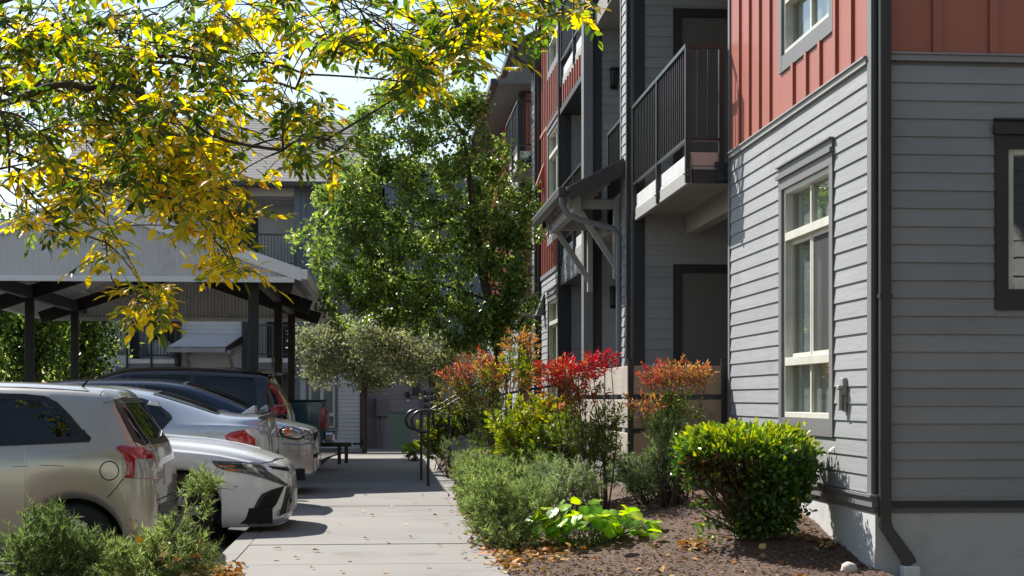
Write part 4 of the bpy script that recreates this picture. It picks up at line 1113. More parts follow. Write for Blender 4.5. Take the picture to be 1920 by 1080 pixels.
class Car:
    """body lofted from cross sections; x = metres from the end that faces the walkway, y = across, z above the tarmac"""
    def __init__(s, name, label, cat, Xend, Yc, L, zt, zr, zsh, zb, w, wr, wheels, pnt, arch=.335, tyre=.30, group='cars parked along the walkway', nose=False, z0=None, zs=1.0):
        s.zs = zs
        s.X, s.Y, s.z0, s.L = Xend, Yc, (pz(Yc) if z0 is None else z0), L
        s.o = thing(name, label, cat, (Xend - L / 2, Yc, s.z0), group)
        xs = sorted(set([0, .004, .012, .025, .045, .07, .1, .135, .175, .22, .27] + list(np.arange(.31, L - .3, .035)) + [L - d for d in (.3, .25, .2, .15, .1, .06, .03, .01, 0)] +
                        [xc + sg * arch * math.sin(a) for xc in wheels for sg in (-1, 1) for a in np.linspace(.3, math.pi/2, 8)] +
                        [xc + sg * (arch + .002) for xc in wheels for sg in (-1, 1)]))
        xs = np.array(xs); s.xs = xs
        f = lambda k: pchip([a for a, _ in k], [b for _, b in k], xs)
        ZT, ZR, ZS, ZB, Wd, WR_ = f(zt), f(zr), f(zsh), f(zb), f(w), f(wr)
        for xc in wheels:
            d = arch**2 - (xs - xc)**2
            ar = tyre * .98 + np.sqrt(np.maximum(d, 0)); ZB = np.where(d > -1e-9, np.maximum(ZB, ar), ZB)
        rows = []
        tk = np.array([0, .05, .16, .30, .42, .52, .60, .78, .84, .91, 1.0])
        tt = np.unique(np.concatenate([np.linspace(0, .52, 15), np.linspace(.52, .78, 9), np.linspace(.78, 1, 9)]))
        V = np.zeros((len(xs), len(tt), 3))
        for i in range(len(xs)):
            zb_, zs_, zr_, zt_, w_, wr_ = ZB[i], ZS[i], ZR[i], ZT[i], Wd[i], WR_[i]
            zs_ = max(zs_, zb_ + .03); zr_ = max(zr_, zs_ + .008); zt_ = max(zt_, zr_ + .004)
            yk = [w_*.93, w_*.975, w_*.992, w_, w_*.992, w_*.962, w_*.935, wr_, wr_*.90, wr_*.62, 0]
            zk = [zb_, zb_+.08*(zs_-zb_), zb_+.3*(zs_-zb_), zb_+.58*(zs_-zb_), zb_+.84*(zs_-zb_), zs_, zs_+.12*(zr_-zs_), zr_, zr_+.35*(zt_-zr_), zr_+.82*(zt_-zr_), zt_]
            V[i,:,0] = xs[i]; V[i,:,1] = pchip(tk, yk, tt); V[i,:,2] = pchip(tk, zk, tt)
        s.V = V; n, m = V.shape[:2]
        verts = []; faces = []
        for sg in (-1, 1):
            for i in range(n):
                for j in range(m):
                    if sg == 1 and j == m - 1: continue
                    verts.append(s.wp(V[i,j,0], sg*V[i,j,1], V[i,j,2]))
        iA = lambda i, j: i*m + j
        iB = lambda i, j: (n*m + i*(m-1) + j) if j < m - 1 else i*m + m - 1
        for i in range(n-1):
            for j in range(m-1):
                faces.append((iA(i,j), iA(i,j+1), iA(i+1,j+1), iA(i+1,j)))
                faces.append((iB(i,j), iB(i+1,j), iB(i+1,j+1), iB(i,j+1)))
        for i, fl in ((0, True), (n-1, False)):
            for j in range(m-1):
                q = (iA(i,j), iB(i,j), iB(i,j+1), iA(i,j+1)) if j < m-2 else (iA(i,j), iB(i,j), iA(i,j+1))
                faces.append(q if fl else q[::-1])
        s.verts, s.faces = verts, faces
        s.bvh = BVHTree.FromPolygons([tuple(v) for v in verts], faces)
        s.kill = []          # photo polygons cut out of the shell for glass
        s.killfn = []
        s.pnt, s.wheels, s.tyre, s.arch, s.halfw = pnt, wheels, tyre, arch, max(b for _, b in w)
    def wp(s, x, y, z): return Vector((s.X - x, s.Y + y, s.z0 + z * s.zs))
    def finish(s, seats=(), tone=None):
        cen = [sum((s.verts[i] for i in f), Vector()) / len(f) for f in s.faces]
        keep = []
        for f, c in zip(s.faces, cen):
            if any(fn(s.X - c.x, c.y - s.Y, (c.z - s.z0) / s.zs) for fn in s.killfn): continue
            keep.append(f)
        b = MB(); b.v = [tuple(v) for v in s.verts]; b.f = keep; b.m = [0]*len(keep)
        mats = [MT[s.pnt]]
        if tone:
            mats.append(MT[tone[1]]); cc = [sum((s.verts[i] for i in f), Vector()) / len(f) for f in keep]
            b.m = [1 if tone[0](s.X - c.x, c.y - s.Y, (c.z - s.z0) / s.zs) else 0 for c in cc]
        body = b.build('body', mats, s.o, smooth=True)
        s.body = body
        u = MB(); u.box(s.X - s.L + .15, s.X - .15, s.Y - s.halfw + .1, s.Y + s.halfw - .1, s.z0 + .20, s.z0 + .34); u.build('underbody', MT['car_dark'], s.o)
        for xc in s.wheels:
            for sg in (-1, 1):
                s.wheel(xc, sg)
        for (x, y, z) in seats: s.seat(x, y, z)
    def wheel(s, xc, sg):
        c = s.wp(xc, sg * (s.halfw - .13), s.tyre); n = 28; hw = .10; r = s.tyre
        prof = [(.62, hw*.8), (.80, hw*.95), (.93, hw*.9), (1.0, hw*.55), (1.0, -hw*.55), (.93, -hw*.9), (.80, -hw*.95), (.62, -hw*.8)]
        b = MB()
        for k in range(n):
            a = 2*math.pi*k/n
            for pr, py in prof: b.v.append((c.x + math.cos(a)*pr*r, c.y + py, c.z + math.sin(a)*pr*r))
        p = len(prof)
        for k in range(n):
            for q in range(p):
                b.f.append((k*p+q, k*p+(q+1)%p, ((k+1)%n)*p+(q+1)%p, ((k+1)%n)*p+q)); b.m.append(0)
        w = b.build('wheel', MT['rubber'], s.o, smooth=True)
        b = MB(); y = c.y + sg * hw * .62
        for k in range(5):
            a0 = 2*math.pi*k/5; 
            for da in (-.16, .16):
                p0 = Vector((c.x + math.cos(a0+da*2)*r*.12, y, c.z + math.sin(a0+da*2)*r*.12)); p1 = Vector((c.x + math.cos(a0+da)*r*.60, y, c.z + math.sin(a0+da)*r*.60))
                b.beam(p0, p1, .035, .03, up=(0, 1, 0))
        b.build('rim', MT['alloy'], w)
        b = MB(); b.tube([(c.x, c.y - .05, c.z), (c.x, c.y + .05, c.z)], r*.60, 24); b.build('hub', MT['car_dark'], w)
        wl_ = MB(); wl_.tube([s.wp(xc, sg*(s.halfw-.30), s.tyre+.02), s.wp(xc, sg*(s.halfw-.26), s.tyre+.02)], s.arch+.05, 24)
        wl_.build('wheel_well', MT['car_dark'], s.o)
    def seat(s, x, y, z):
        def P(a, bb, c): return s.wp(x + a, y + bb, z + c)
        b = MB(); pr = [(0, 0), (.10, .02), (.20, .50), (.14, .54), (.05, .5), (-.06, .05)]
        b.prism([P(a, -.23, c) for a, c in pr], (0, .46, 0)); o = b.build('seat', MT['seat_cloth'], s.o, bevel=.03)
        b = MB(); b.prism([P(a, -.13, c) for a, c in [(.10, .56), (.20, .56), (.22, .74), (.14, .76)]], (0, .26, 0)); b.build('headrest', MT['seat_cloth'], s.o, bevel=.025)
    # ---- features drawn where the photo shows them, laid on the real surface
    def hit(s, u, v):
        o = cam.location; d = (at(u, v, 10.0) - o).normalized()
        r = s.bvh.ray_cast(o, d)
        if r[0] is None:
            dist = (s.Y - s.halfw - o.y) / d.y
            r = s.bvh.find_nearest(o + d * dist)
        return r[0], r[1]
    def hitside(s, x, z, sg=-1):
        o = s.wp(x, sg*3, z); r = s.bvh.ray_cast(o, Vector((0, -sg, 0)))
        if r[0] is None: r = s.bvh.find_nearest(s.wp(x, sg*s.halfw, z))
        return r[0], r[1]
    def hitend(s, y, z):
        o = s.wp(-2, y, z); r = s.bvh.ray_cast(o, Vector((-1, 0, 0)))
        if r[0] is None: r = s.bvh.find_nearest(s.wp(0, y, z))
        return r[0], r[1]
    def hittop(s, x, y):
        o = s.wp(x, y, 4); r = s.bvh.ray_cast(o, Vector((0, 0, -1)))
        if r[0] is None: r = s.bvh.find_nearest(s.wp(x, y, 1))
        return r[0], r[1]
    def panel(s, name, mt, poly, fn, off=.004, step=8.0, thick=.012, parent=None, bulge=0.0):
        """polygon in 2d parameter space, refined on a grid, laid on the body by fn and given thickness"""
        bm = bmesh.new(); vs = [bm.verts.new((a, c, 0)) for a, c in poly]; bm.faces.new(vs)
        lo = [min(p[k] for p in poly) for k in (0, 1)]; hi = [max(p[k] for p in poly) for k in (0, 1)]
        for k in (0, 1):
            nn = max(1, int((hi[k] - lo[k]) / step)); nn = min(nn, 40)
            for i in range(1, nn):
                co = Vector((0, 0, 0)); co[k] = lo[k] + (hi[k] - lo[k]) * i / nn
                no = Vector((0, 0, 0)); no[k] = 1
                bmesh.ops.bisect_plane(bm, geom=bm.verts[:] + bm.edges[:] + bm.faces[:], plane_co=co, plane_no=no)
        bmesh.ops.triangulate(bm, faces=[f for f in bm.faces if len(f.verts) > 4])
        bm.verts.ensure_lookup_table()
        bnd = {v.index for e in bm.edges if e.is_boundary for v in e.verts}
        P = []; N = []
        for v in bm.verts:
            p, nrm = fn(v.co.x, v.co.y)
            if nrm.length < .1: nrm = Vector((0, -1, 0))
            P.append(Vector(p)); N.append(Vector(nrm))
        for i, v in enumerate(bm.verts):
            v.co = P[i] + N[i] * (off + (0 if i in bnd else bulge))
        edges = [(e.verts[0].index, e.verts[1].index, e.link_faces[0]) for e in bm.edges if e.is_boundary]
        b = MB(); b.v = [tuple(v.co) for v in bm.verts]
        fl = [tuple(v.index for v in f.verts) for f in bm.faces]
        # outward orientation
        if fl:
            q = fl[len(fl)//2]; nn = (Vector(b.v[q[1]]) - Vector(b.v[q[0]])).cross(Vector(b.v[q[2]]) - Vector(b.v[q[0]]))
            if nn.dot(N[q[0]]) < 0: fl = [f[::-1] for f in fl]
        b.f = fl; b.m = [0]*len(fl)
        base = len(b.v); idx = {}
        for a, c, _ in edges:
            for q in (a, c):
                if q not in idx: idx[q] = len(b.v); b.v.append(tuple(P[q] - N[q] * max(0, thick - off)))
            b.f.append((a, c, idx[c], idx[a])); b.m.append(0)
        bm.free()
        return b.build(name, MT[mt], parent or s.o, smooth=True)
    def px(s, name, mt, poly, off=.004, step=6.0, **k): return s.panel(name, mt, poly, s.hit, off, step, **k)
    def line(s, name, pts, fn=None, r=.004, mt='seam', parent=None, off=0.0):
        fn = fn or s.hit; out = []
        for (a, c), (e, g) in zip(pts[:-1], pts[1:]):
            for i in range(6):
                t = i / 6; p, nrm = fn(a + (e-a)*t, c + (g-c)*t); out.append(p + nrm*off)
        p, nrm = fn(*pts[-1]); out.append(p + nrm*off)
        return MB().tube(out, r, 5).build(name, MT[mt], parent or s.o)
    def glass(s, poly2, fn, inv, name='window', mt='car_glass', step=.08, seal=.022, sealmt='car_trim', shrink=.012, both=True):
        """glass pane over a hole cut in the shell, with a black seal round it. poly2 in (x, z) or (x, y) or (y, z)"""
        def inset(poly, d):
            n = len(poly); out = []
            ar = sum(poly[i][0]*poly[(i+1)%n][1] - poly[(i+1)%n][0]*poly[i][1] for i in range(n))
            sg = 1 if ar > 0 else -1
            for i in range(n):
                p0, p1, p2 = (np.array(poly[(i+k) % n]) for k in (-1, 0, 1))
                e1 = p1 - p0; e2 = p2 - p1; e1 = e1/ (np.linalg.norm(e1)+1e-9); e2 = e2/(np.linalg.norm(e2)+1e-9)
                n1 = np.array((-e1[1], e1[0]))*sg; n2 = np.array((-e2[1], e2[0]))*sg
                bb = n1 + n2; bb = bb / max(.35, (np.linalg.norm(bb)**2)/2)
                out.append(tuple(p1 + bb*d))
            return out
        pane = s.panel(name, mt, poly2, fn, off=.005, step=step, thick=.006)
        inn = inset(poly2, seal); out_ = inset(poly2, -.010)
        b = MB(); n = len(poly2); A = []; B = []
        for i in range(n):
            for t in np.linspace(0, 1, 6, endpoint=False):
                A.append((np.array(out_[i])*(1-t) + np.array(out_[(i+1)%n])*t)); B.append((np.array(inn[i])*(1-t) + np.array(inn[(i+1)%n])*t))
        pa = [fn(*q) for q in A]; pb = [fn(*q) for q in B]; k = len(A)
        b.v = [tuple(p + nn*.007) for p, nn in pa] + [tuple(p + nn*.008) for p, nn in pb] + [tuple(p - nn*.002) for p, nn in pa]
        for i in range(k):
            j = (i+1) % k
            b.f += [(i, j, k+j, k+i), (2*k+i, 2*k+j, j, i)]; b.m += [0, 0]
        b.build('window_seal', MT[sealmt], pane)
        hole = inset(poly2, shrink)
        def inside(a, c):
            r_ = False; n = len(hole)
            for i in range(n):
                x1, y1 = hole[i]; x2, y2 = hole[(i+1)%n]
                if (y1 > c) != (y2 > c) and a < (x2-x1)*(c-y1)/(y2-y1)+x1: r_ = not r_
            return r_
        s.killfn.append(lambda x, y, z: inv(x, y, z) is not None and inside(*inv(x, y, z)))
        return pane
    def side_glass(s, poly, **k):
        for sg in (-1, 1):
            s.glass(poly, (lambda a, c, sg=sg: s.hitside(a, c, sg)), (lambda x, y, z, sg=sg: (x, z) if y*sg > .35 else None), **k)
    def top_glass(s, poly, zmin=.9, **k):
        return s.glass(poly, s.hittop, (lambda x, y, z: (x, y) if z > zmin else None), **k)
    def end_glass(s, poly, xmax=.9, **k):
        return s.glass(poly, s.hitend, (lambda x, y, z: (y, z) if x < xmax else None), **k)
    def px_side(s, pts):
        """photo pixels -> (x, z) on the near flank"""
        out = []
        for u, v in pts:
            p, _ = s.hit(u, v); out.append((s.X - p.x, (p.z - s.z0) / s.zs))
        return out

def mirror(c, x, y, z, mt, s=1.0):
    b = MB(); p = c.wp(x, y, z); n = 10; m = 6
    for j in range(m + 1):
        a = math.pi * j / m
        for i in range(n):
            t = 2 * math.pi * i / n
            b.v.append((p.x + math.cos(a) * .07 * s, p.y + math.sin(a) * math.cos(t) * .12 * s, p.z + math.sin(a) * math.sin(t) * .075 * s))
    for j in range(m):
        for i in range(n): b.f.append((j*n+i, (j+1)*n+i, (j+1)*n+(i+1)%n, j*n+(i+1)%n)); b.m.append(0)
    o = b.build('mirror', MT[mt], c.o, smooth=True)
    MB().beam(p, c.wp(x, y * .86, z - .05), .05, .03).build('mirror_arm', MT['car_trim'], o)
    g = MB(); g.prism([(p.x - .072*s, p.y - .08*s, p.z - .045*s), (p.x - .072*s, p.y + .08*s, p.z - .045*s), (p.x - .072*s, p.y + .08*s, p.z + .045*s), (p.x - .072*s, p.y - .08*s, p.z + .045*s)], (-.004, 0, 0))
    g.build('mirror_glass', MT['chrome'], o)
    return o

# ---- champagne hatchback, tail to the walk -------------------------------------------------
yaris_near = 11.45
Yh = yaris_near + .84
hb = Car('hatchback', 'champagne silver two-door hatchback parked tail-first nearest the camera', 'car', at(319, 860, 12.3).x, Yh, 3.78,
    zt=[(0,.90),(.012,.97),(.04,1.04),(.09,1.10),(.19,1.26),(.29,1.41),(.335,1.452),(.40,1.462),(.7,1.485),(1.2,1.505),(1.7,1.49),(2.1,1.41),(2.55,1.17),(2.85,1.02),(3.3,.94),(3.6,.80),(3.78,.60)],
    zr=[(0,.84),(.012,.90),(.04,.985),(.09,1.05),(.19,1.20),(.29,1.345),(.335,1.385),(.42,1.40),(.7,1.42),(1.2,1.435),(1.7,1.415),(2.1,1.33),(2.55,1.12),(2.85,.985),(3.3,.90),(3.6,.74),(3.78,.54)],
    zsh=[(0,.70),(.04,.84),(.09,.93),(.19,.985),(.35,1.01),(.8,1.01),(1.5,.99),(2.5,.95),(3.0,.90),(3.5,.72),(3.78,.48)],
    zb=[(0,.33),(.08,.27),(.2,.23),(.5,.21),(3.2,.21),(3.6,.22),(3.78,.3)],
    w=[(0,.60),(.012,.66),(.04,.715),(.09,.755),(.19,.795),(.35,.825),(.6,.842),(1.2,.848),(2.6,.845),(3.2,.81),(3.55,.70),(3.78,.48)],
    wr=[(0,.50),(.04,.56),(.09,.575),(.19,.58),(.29,.575),(.42,.585),(.8,.605),(1.4,.61),(2.0,.60),(2.55,.62),(2.85,.70),(3.3,.68),(3.78,.4)],
    wheels=(.555, 3.02), pnt='paint_champagne', arch=.345, tyre=.295, zs=.985)
q = hb.px_side([(-6,741),(45,742),(84,746),(106,757),(131,782),(150,805),(168,822),(166,826),(110,829),(40,832),(-6,834)])
q[0] = (q[0][0] + .0, q[0][1]); 
hb.side_glass(q, seal=.035)
hb.side_glass([(q[0][0] + .09, q[0][1] - .005), (q[-1][0] + .09, q[-1][1]), (q[-1][0] + 1.05, q[-1][1] - .03), (q[0][0] + .62, q[0][1] - .04)], seal=.03)
hb.end_glass([(-.60, 1.30), (-.56, 1.365), (.56, 1.365), (.60, 1.30), (.66, 1.06), (.60, 1.03), (-.60, 1.03), (-.66, 1.06)], seal=.03, step=.1)
hb.top_glass([(1.92, -.54), (1.92, .54), (2.6, .60), (2.6, -.60)], seal=.03, step=.1)
hb.px('spoiler', 'paint_champagne', [(192,731),(236,739),(238,744),(230,746),(195,756),(193,751)], off=.012, thick=.02, step=8)
tl = [(217,839),(227,836),(268,840),(285,851),(296,898),(233,896),(238,876),(231,854)]
lt = hb.px('tail_lamp', 'lamp_red', tl, off=.010, thick=.02, step=4, bulge=.006)
hb.px('reversing_lamp', 'lamp_clear', [(252,862),(284,861),(293,896),(250,896)], off=.019, thick=.01, step=4, parent=lt)
hb.panel('tail_lamp', 'lamp_red', [(.62, .95), (.74, .97), (.76, .72), (.66, .72)], hb.hitend, off=.01, step=.06, thick=.02)
cpx, cpv, rr_ = 205, 882.6, 17.5
fc = hb.px('fuel_cap', 'paint_champagne', [(cpx + rr_*math.cos(a), cpv + rr_*math.sin(a)) for a in np.linspace(0, 2*math.pi, 24, endpoint=False)], off=.003, step=8)
hb.line('seam', [(cpx + rr_*math.cos(a), cpv + rr_*math.sin(a)) for a in np.linspace(0, 2*math.pi, 25)], parent=fc, r=.0045, off=.002)
hb.line('panel_gap', [(231,897),(218,915),(201,933)])
hb.line('panel_gap', [(249,824),(258,838)])
hb.line('scratch', [(76,872),(120,874)], r=.0022); hb.line('scratch', [(22,875),(54,874)], r=.0016)
hb.line('roof_seam', [(196,731),(190,736),(188,741)], r=.004)
hb.line('roof_ditch', [(.50, -.54), (1.9, -.55)], fn=hb.hittop, r=.006)
hb.line('roof_ditch', [(.50, .54), (1.9, .55)], fn=hb.hittop, r=.006)
hb.line('bumper_line', [(-.55, .60), (.55, .60)], fn=hb.hitend, r=.005)
hb.panel('bumper_insert', 'car_trim', [(-.45, .46), (.45, .46), (.42, .56), (-.42, .56)], hb.hitend, off=.006, step=.1)
hb.panel('licence_plate', 'plate', [(-.16, .70), (.16, .70), (.16, .86), (-.16, .86)], hb.hitend, off=.012, step=.2, thick=.02)
hb.line('wiper', [(.0, 1.06), (.35, 1.10)], fn=hb.hitend, r=.009, mt='car_trim', off=.014)
hb.line('door_gap', [(1.62, 1.36), (1.56, .9), (1.60, .35)], fn=hb.hitside)
pa, na = hb.hit(155, 725)
MB().tube([pa, pa + Vector((.05, 0, .06)), pa + Vector((.12, 0, .22))], [.012, .006, .003], 6).build('antenna', MT['car_trim'], hb.o)
hb.finish(seats=[(1.15, -.38, .42), (1.15, .38, .42), (2.0, -.38, .42), (2.0, .38, .42)])

# ---- white sedan, nose over the kerb ---------------------------------------------------------
Yw = 13.95 + .91
ws_ = Car('sedan', 'white sedan parked nose-out over the kerb beside the hatchback', 'car', at(553, 905, 14.9).x, Yw, 4.86,
    zt=[(0,.60),(.012,.68),(.04,.735),(.10,.775),(.22,.825),(.40,.88),(.65,.935),(.95,.975),(1.25,1.0),(1.45,1.03),(1.9,1.26),(2.3,1.40),(2.8,1.445),(3.3,1.41),(3.8,1.27),(4.2,1.13),(4.6,1.10),(4.8,1.02),(4.86,.8)],
    zr=[(0,.56),(.012,.63),(.04,.69),(.10,.735),(.22,.785),(.40,.84),(.65,.895),(.95,.935),(1.25,.965),(1.45,.99),(1.9,1.20),(2.3,1.335),(2.8,1.375),(3.3,1.34),(3.8,1.21),(4.2,1.08),(4.6,1.05),(4.8,.96),(4.86,.7)],
    zsh=[(0,.46),(.04,.58),(.10,.655),(.22,.72),(.40,.78),(.65,.835),(.95,.875),(1.25,.90),(1.6,.93),(3.0,.96),(4.2,.99),(4.7,.9),(4.86,.6)],
    zb=[(0,.26),(.04,.20),(.15,.175),(.5,.17),(.9,.19),(4.2,.2),(4.6,.25),(4.86,.32)],
    w=[(0,.52),(.012,.58),(.04,.645),(.10,.705),(.20,.765),(.35,.82),(.55,.865),(.9,.90),(1.4,.915),(3.6,.915),(4.3,.88),(4.7,.78),(4.86,.6)],
    wr=[(0,.42),(.04,.52),(.10,.58),(.22,.64),(.40,.69),(.65,.73),(.95,.755),(1.25,.77),(1.45,.76),(1.9,.64),(2.3,.60),(3.0,.60),(3.6,.60),(4.0,.64),(4.4,.70),(4.86,.5)],
    wheels=(.97, 3.80), pnt='paint_white', arch=.375, tyre=.335, zs=.975)
hl_ = ws_.px('headlamp', 'lamp_dark', [(397,864),(440,866),(487,869),(494,874),(502,884),(520,895),(541,911),(536,912),(500,899),(470,890),(418,881),(404,874)], off=.008, thick=.016, step=4, bulge=.004)
ws_.px('turn_signal', 'lamp_amber', [(408,872),(440,874),(441,876),(412,876)], off=.016, step=4, parent=hl_)
ws_.px('turn_signal', 'lamp_amber', [(417,880),(444,881),(446,884),(424,883)], off=.016, step=4, parent=hl_)
ws_.px('lamp_bowl', 'lamp_bowl', [(452,871),(470,871),(486,887),(466,884)], off=.015, step=4, parent=hl_)
ws_.px('light_strip', 'lamp_bowl', [(432,868),(484,871),(484,872.5),(433,869.5)], off=.016, step=4, parent=hl_)
ws_.px('grille', 'car_dark', [(503,874),(541,877),(541,884),(512,879)], off=.006, step=4)
ws_.line('hood_gap', [(488,869),(507,866),(522,861)], r=.005)
ws_.line('hood_gap', [(.16, .55), (.10, 0), (.16, -.55)], fn=ws_.hittop, r=.005)
ws_.line('hood_crease', [(.35, -.45), (.8, -.50), (1.35, -.56)], fn=ws_.hittop, r=.008, mt='paint_white')
ws_.line('hood_crease', [(.35, .45), (.8, .50), (1.35, .56)], fn=ws_.hittop, r=.008, mt='paint_white')
g1 = ws_.px('lower_vent', 'car_trim', [(533,911),(512,917),(491,926),(483,937),(470,965),(463,980),(470,979),(479,967),(506,959),(518,945)], off=.007, step=5, thick=.014)
mesh_ = MB()
ws_.px('vent_mesh', 'car_dark', [(528,914),(502,925),(489,938),(480,963),(505,957),(516,945)], off=.010, step=5, parent=g1)
for r_ in range(5):
    vv_ = 930 + r_ * 6.5
    ws_.line('mesh_bar', [(494 - r_*2.2, vv_ + 1), (517 - r_*1.5 + (2 - r_ if r_ < 2 else 0), vv_ - 5)], r=.0045, mt='car_trim', parent=g1, off=.012)
g2 = ws_.px('grille', 'car_trim', [(537,914),(549,909),(554,914),(552,940),(548,957),(522,968),(531,940)], off=.006, step=5, thick=.014)
for r_ in range(6):
    ws_.line('grille_bar', [(534 + r_*2.0, 962 - r_*4), (541 + r_*1.4, 925 - r_*0.5)], r=.005, mt='lamp_dark', parent=g2, off=.010)
ws_.px('chin_spoiler', 'paint_silver', [(466,984),(500,977),(530,970),(548,958),(551,961),(540,974),(505,986),(468,993)], off=.010, step=6, thick=.025)
ws_.px('licence_plate', 'plate', [(550,917),(555,915),(555,945),(550,947)], off=.012, step=4)
sg_ = [(1.62, .97), (1.95, 1.20), (2.3, 1.31), (2.72, 1.345), (2.72, .985)]
ws_.side_glass(sg_, seal=.03); ws_.side_glass([(2.80, .99), (2.80, 1.345), (3.3, 1.30), (3.75, 1.14), (3.9, 1.03)], seal=.03)
ws_.top_glass([(1.50, -.66), (1.50, .66), (2.25, .52), (2.25, -.52)], seal=.03, step=.1)
ws_.top_glass([(3.45, -.50), (3.45, .50), (4.12, .58), (4.12, -.58)], seal=.03, step=.1)
mirror(ws_, 1.72, -1.0, 1.0, 'car_trim'); mirror(ws_, 1.72, 1.0, 1.0, 'car_trim')
ws_.finish(seats=[(2.35, -.38, .38), (2.35, .38, .38), (3.2, -.38, .38), (3.2, .38, .38)])

# ---- silver sedan, tail to the walk ----------------------------------------------------------
Ys = 16.75 + .91
s3 = Car('sedan', 'silver-blue sedan parked tail-first with a red tail lamp and shark-fin antenna', 'car', at(519, 820, 17.7).x, Ys, 4.85,
    zt=[(0,.78),(.012,.92),(.03,1.06),(.06,1.125),(.12,1.13),(.3,1.135),(.52,1.16),(.9,1.29),(1.35,1.42),(1.8,1.475),(2.3,1.48),(2.7,1.44),(3.1,1.30),(3.5,1.08),(4.0,1.0),(4.5,.86),(4.8,.7),(4.85,.55)],
    zr=[(0,.70),(.012,.86),(.03,1.0),(.06,1.065),(.12,1.085),(.3,1.095),(.52,1.11),(.9,1.225),(1.35,1.345),(1.8,1.40),(2.3,1.405),(2.7,1.365),(3.1,1.24),(3.5,1.04),(4.0,.96),(4.5,.80),(4.8,.62),(4.85,.5)],
    zsh=[(0,.58),(.03,.86),(.06,.94),(.12,.985),(.3,1.01),(.52,1.02),(.9,1.02),(1.8,1.0),(3.3,.97),(4.2,.88),(4.7,.66),(4.85,.46)],
    zb=[(0,.34),(.1,.27),(.4,.22),(4.2,.2),(4.85,.3)],
    w=[(0,.60),(.012,.66),(.03,.70),(.08,.76),(.2,.83),(.4,.88),(.8,.905),(3.8,.905),(4.4,.82),(4.7,.7),(4.85,.55)],
    wr=[(0,.52),(.03,.60),(.08,.66),(.2,.71),(.52,.70),(.9,.62),(1.35,.59),(2.3,.59),(2.8,.60),(3.1,.63),(3.5,.72),(4.2,.70),(4.85,.45)],
    wheels=(1.02, 3.90), pnt='paint_silver', arch=.37, tyre=.335, zs=.952)
s3.px('tail_lamp', 'lamp_red', [(419,819),(432,811),(445,808),(458,806),(464,813),(478,822),(478,838),(460,833),(430,828)], off=.008, thick=.016, step=4, bulge=.006)
s3.panel('tail_lamp', 'lamp_red', [(.40, .98), (.72, .98), (.72, .86), (.46, .84)], s3.hitend, off=.008, step=.06, thick=.016)
q3 = s3.px_side([(238,744),(270,750),(300,764),(318,778),(321,784),(304,804),(250,804)])
s3.side_glass(q3, seal=.035)
x0_ = max(p[0] for p in q3)
s3.side_glass([(x0_ + .08, 1.04), (x0_ + .02, 1.345), (x0_ + .75, 1.345), (x0_ + .75, 1.03)], seal=.03)
s3.side_glass([(x0_ + .83, 1.03), (x0_ + .83, 1.345), (x0_ + 1.25, 1.24), (x0_ + 1.6, 1.04)], seal=.03)
s3.top_glass([(.58, -.60), (.58, .60), (1.28, .50), (1.28, -.50)], seal=.03, step=.1)
s3.top_glass([(2.85, -.52), (2.85, .52), (3.42, .64), (3.42, -.64)], seal=.03, step=.1)
b = MB(); 
for sg in (-1, 1):
    pass
sp_ = []
for y in np.linspace(-.66, .66, 13):
    bow = .05 * (y / .66) ** 2
    sp_.append([s3.wp(.10 + bow, y, 1.128 - .02 * (y/.66)**2), s3.wp(-.015 + bow, y, 1.175 - .03 * (y/.66)**2), s3.wp(-.01 + bow, y, 1.155 - .03 * (y/.66)**2), s3.wp(.06 + bow, y, 1.10 - .02*(y/.66)**2)])
b.v = [tuple(p) for r_ in sp_ for p in r_]
for i in range(12):
    for k in range(4): b.f.append((i*4+k, i*4+(k+1)%4, (i+1)*4+(k+1)%4, (i+1)*4+k)); b.m.append(0)
b.f += [(3,2,1,0), (48,49,50,51)]; b.m += [0, 0]
b.build('spoiler', MT['car_trim'], s3.o, smooth=False)
pf, _ = s3.hit(283, 727)
b = MB(); b.prism([pf + Vector((-.10, 0, -.02)), pf + Vector((-.02, 0, .05)), pf + Vector((.075, 0, .055)), pf + Vector((.10, 0, -.03))], (0, .03, 0)); b.build('antenna_fin', MT['paint_silver'], s3.o, bevel=.008)
s3.panel('licence_plate', 'plate', [(-.26, .72), (.26, .72), (.26, .86), (-.26, .86)], s3.hitend, off=.012, step=.2)
s3.panel('bumper_insert', 'car_trim', [(-.6, .36), (.6, .36), (.55, .48), (-.55, .48)], s3.hitend, off=.008, step=.1)
s3.line('trunk_gap', [(-.55, 1.0), (-.5, .62), (.5, .62), (.55, 1.0)], fn=s3.hitend)
s3.line('door_gap', [(1.46, 1.0), (1.40, .6), (1.44, .35)], fn=s3.hitside)
s3.finish(seats=[(1.6, -.38, .40), (1.6, .38, .40), (2.5, -.38, .40), (2.5, .38, .40)])

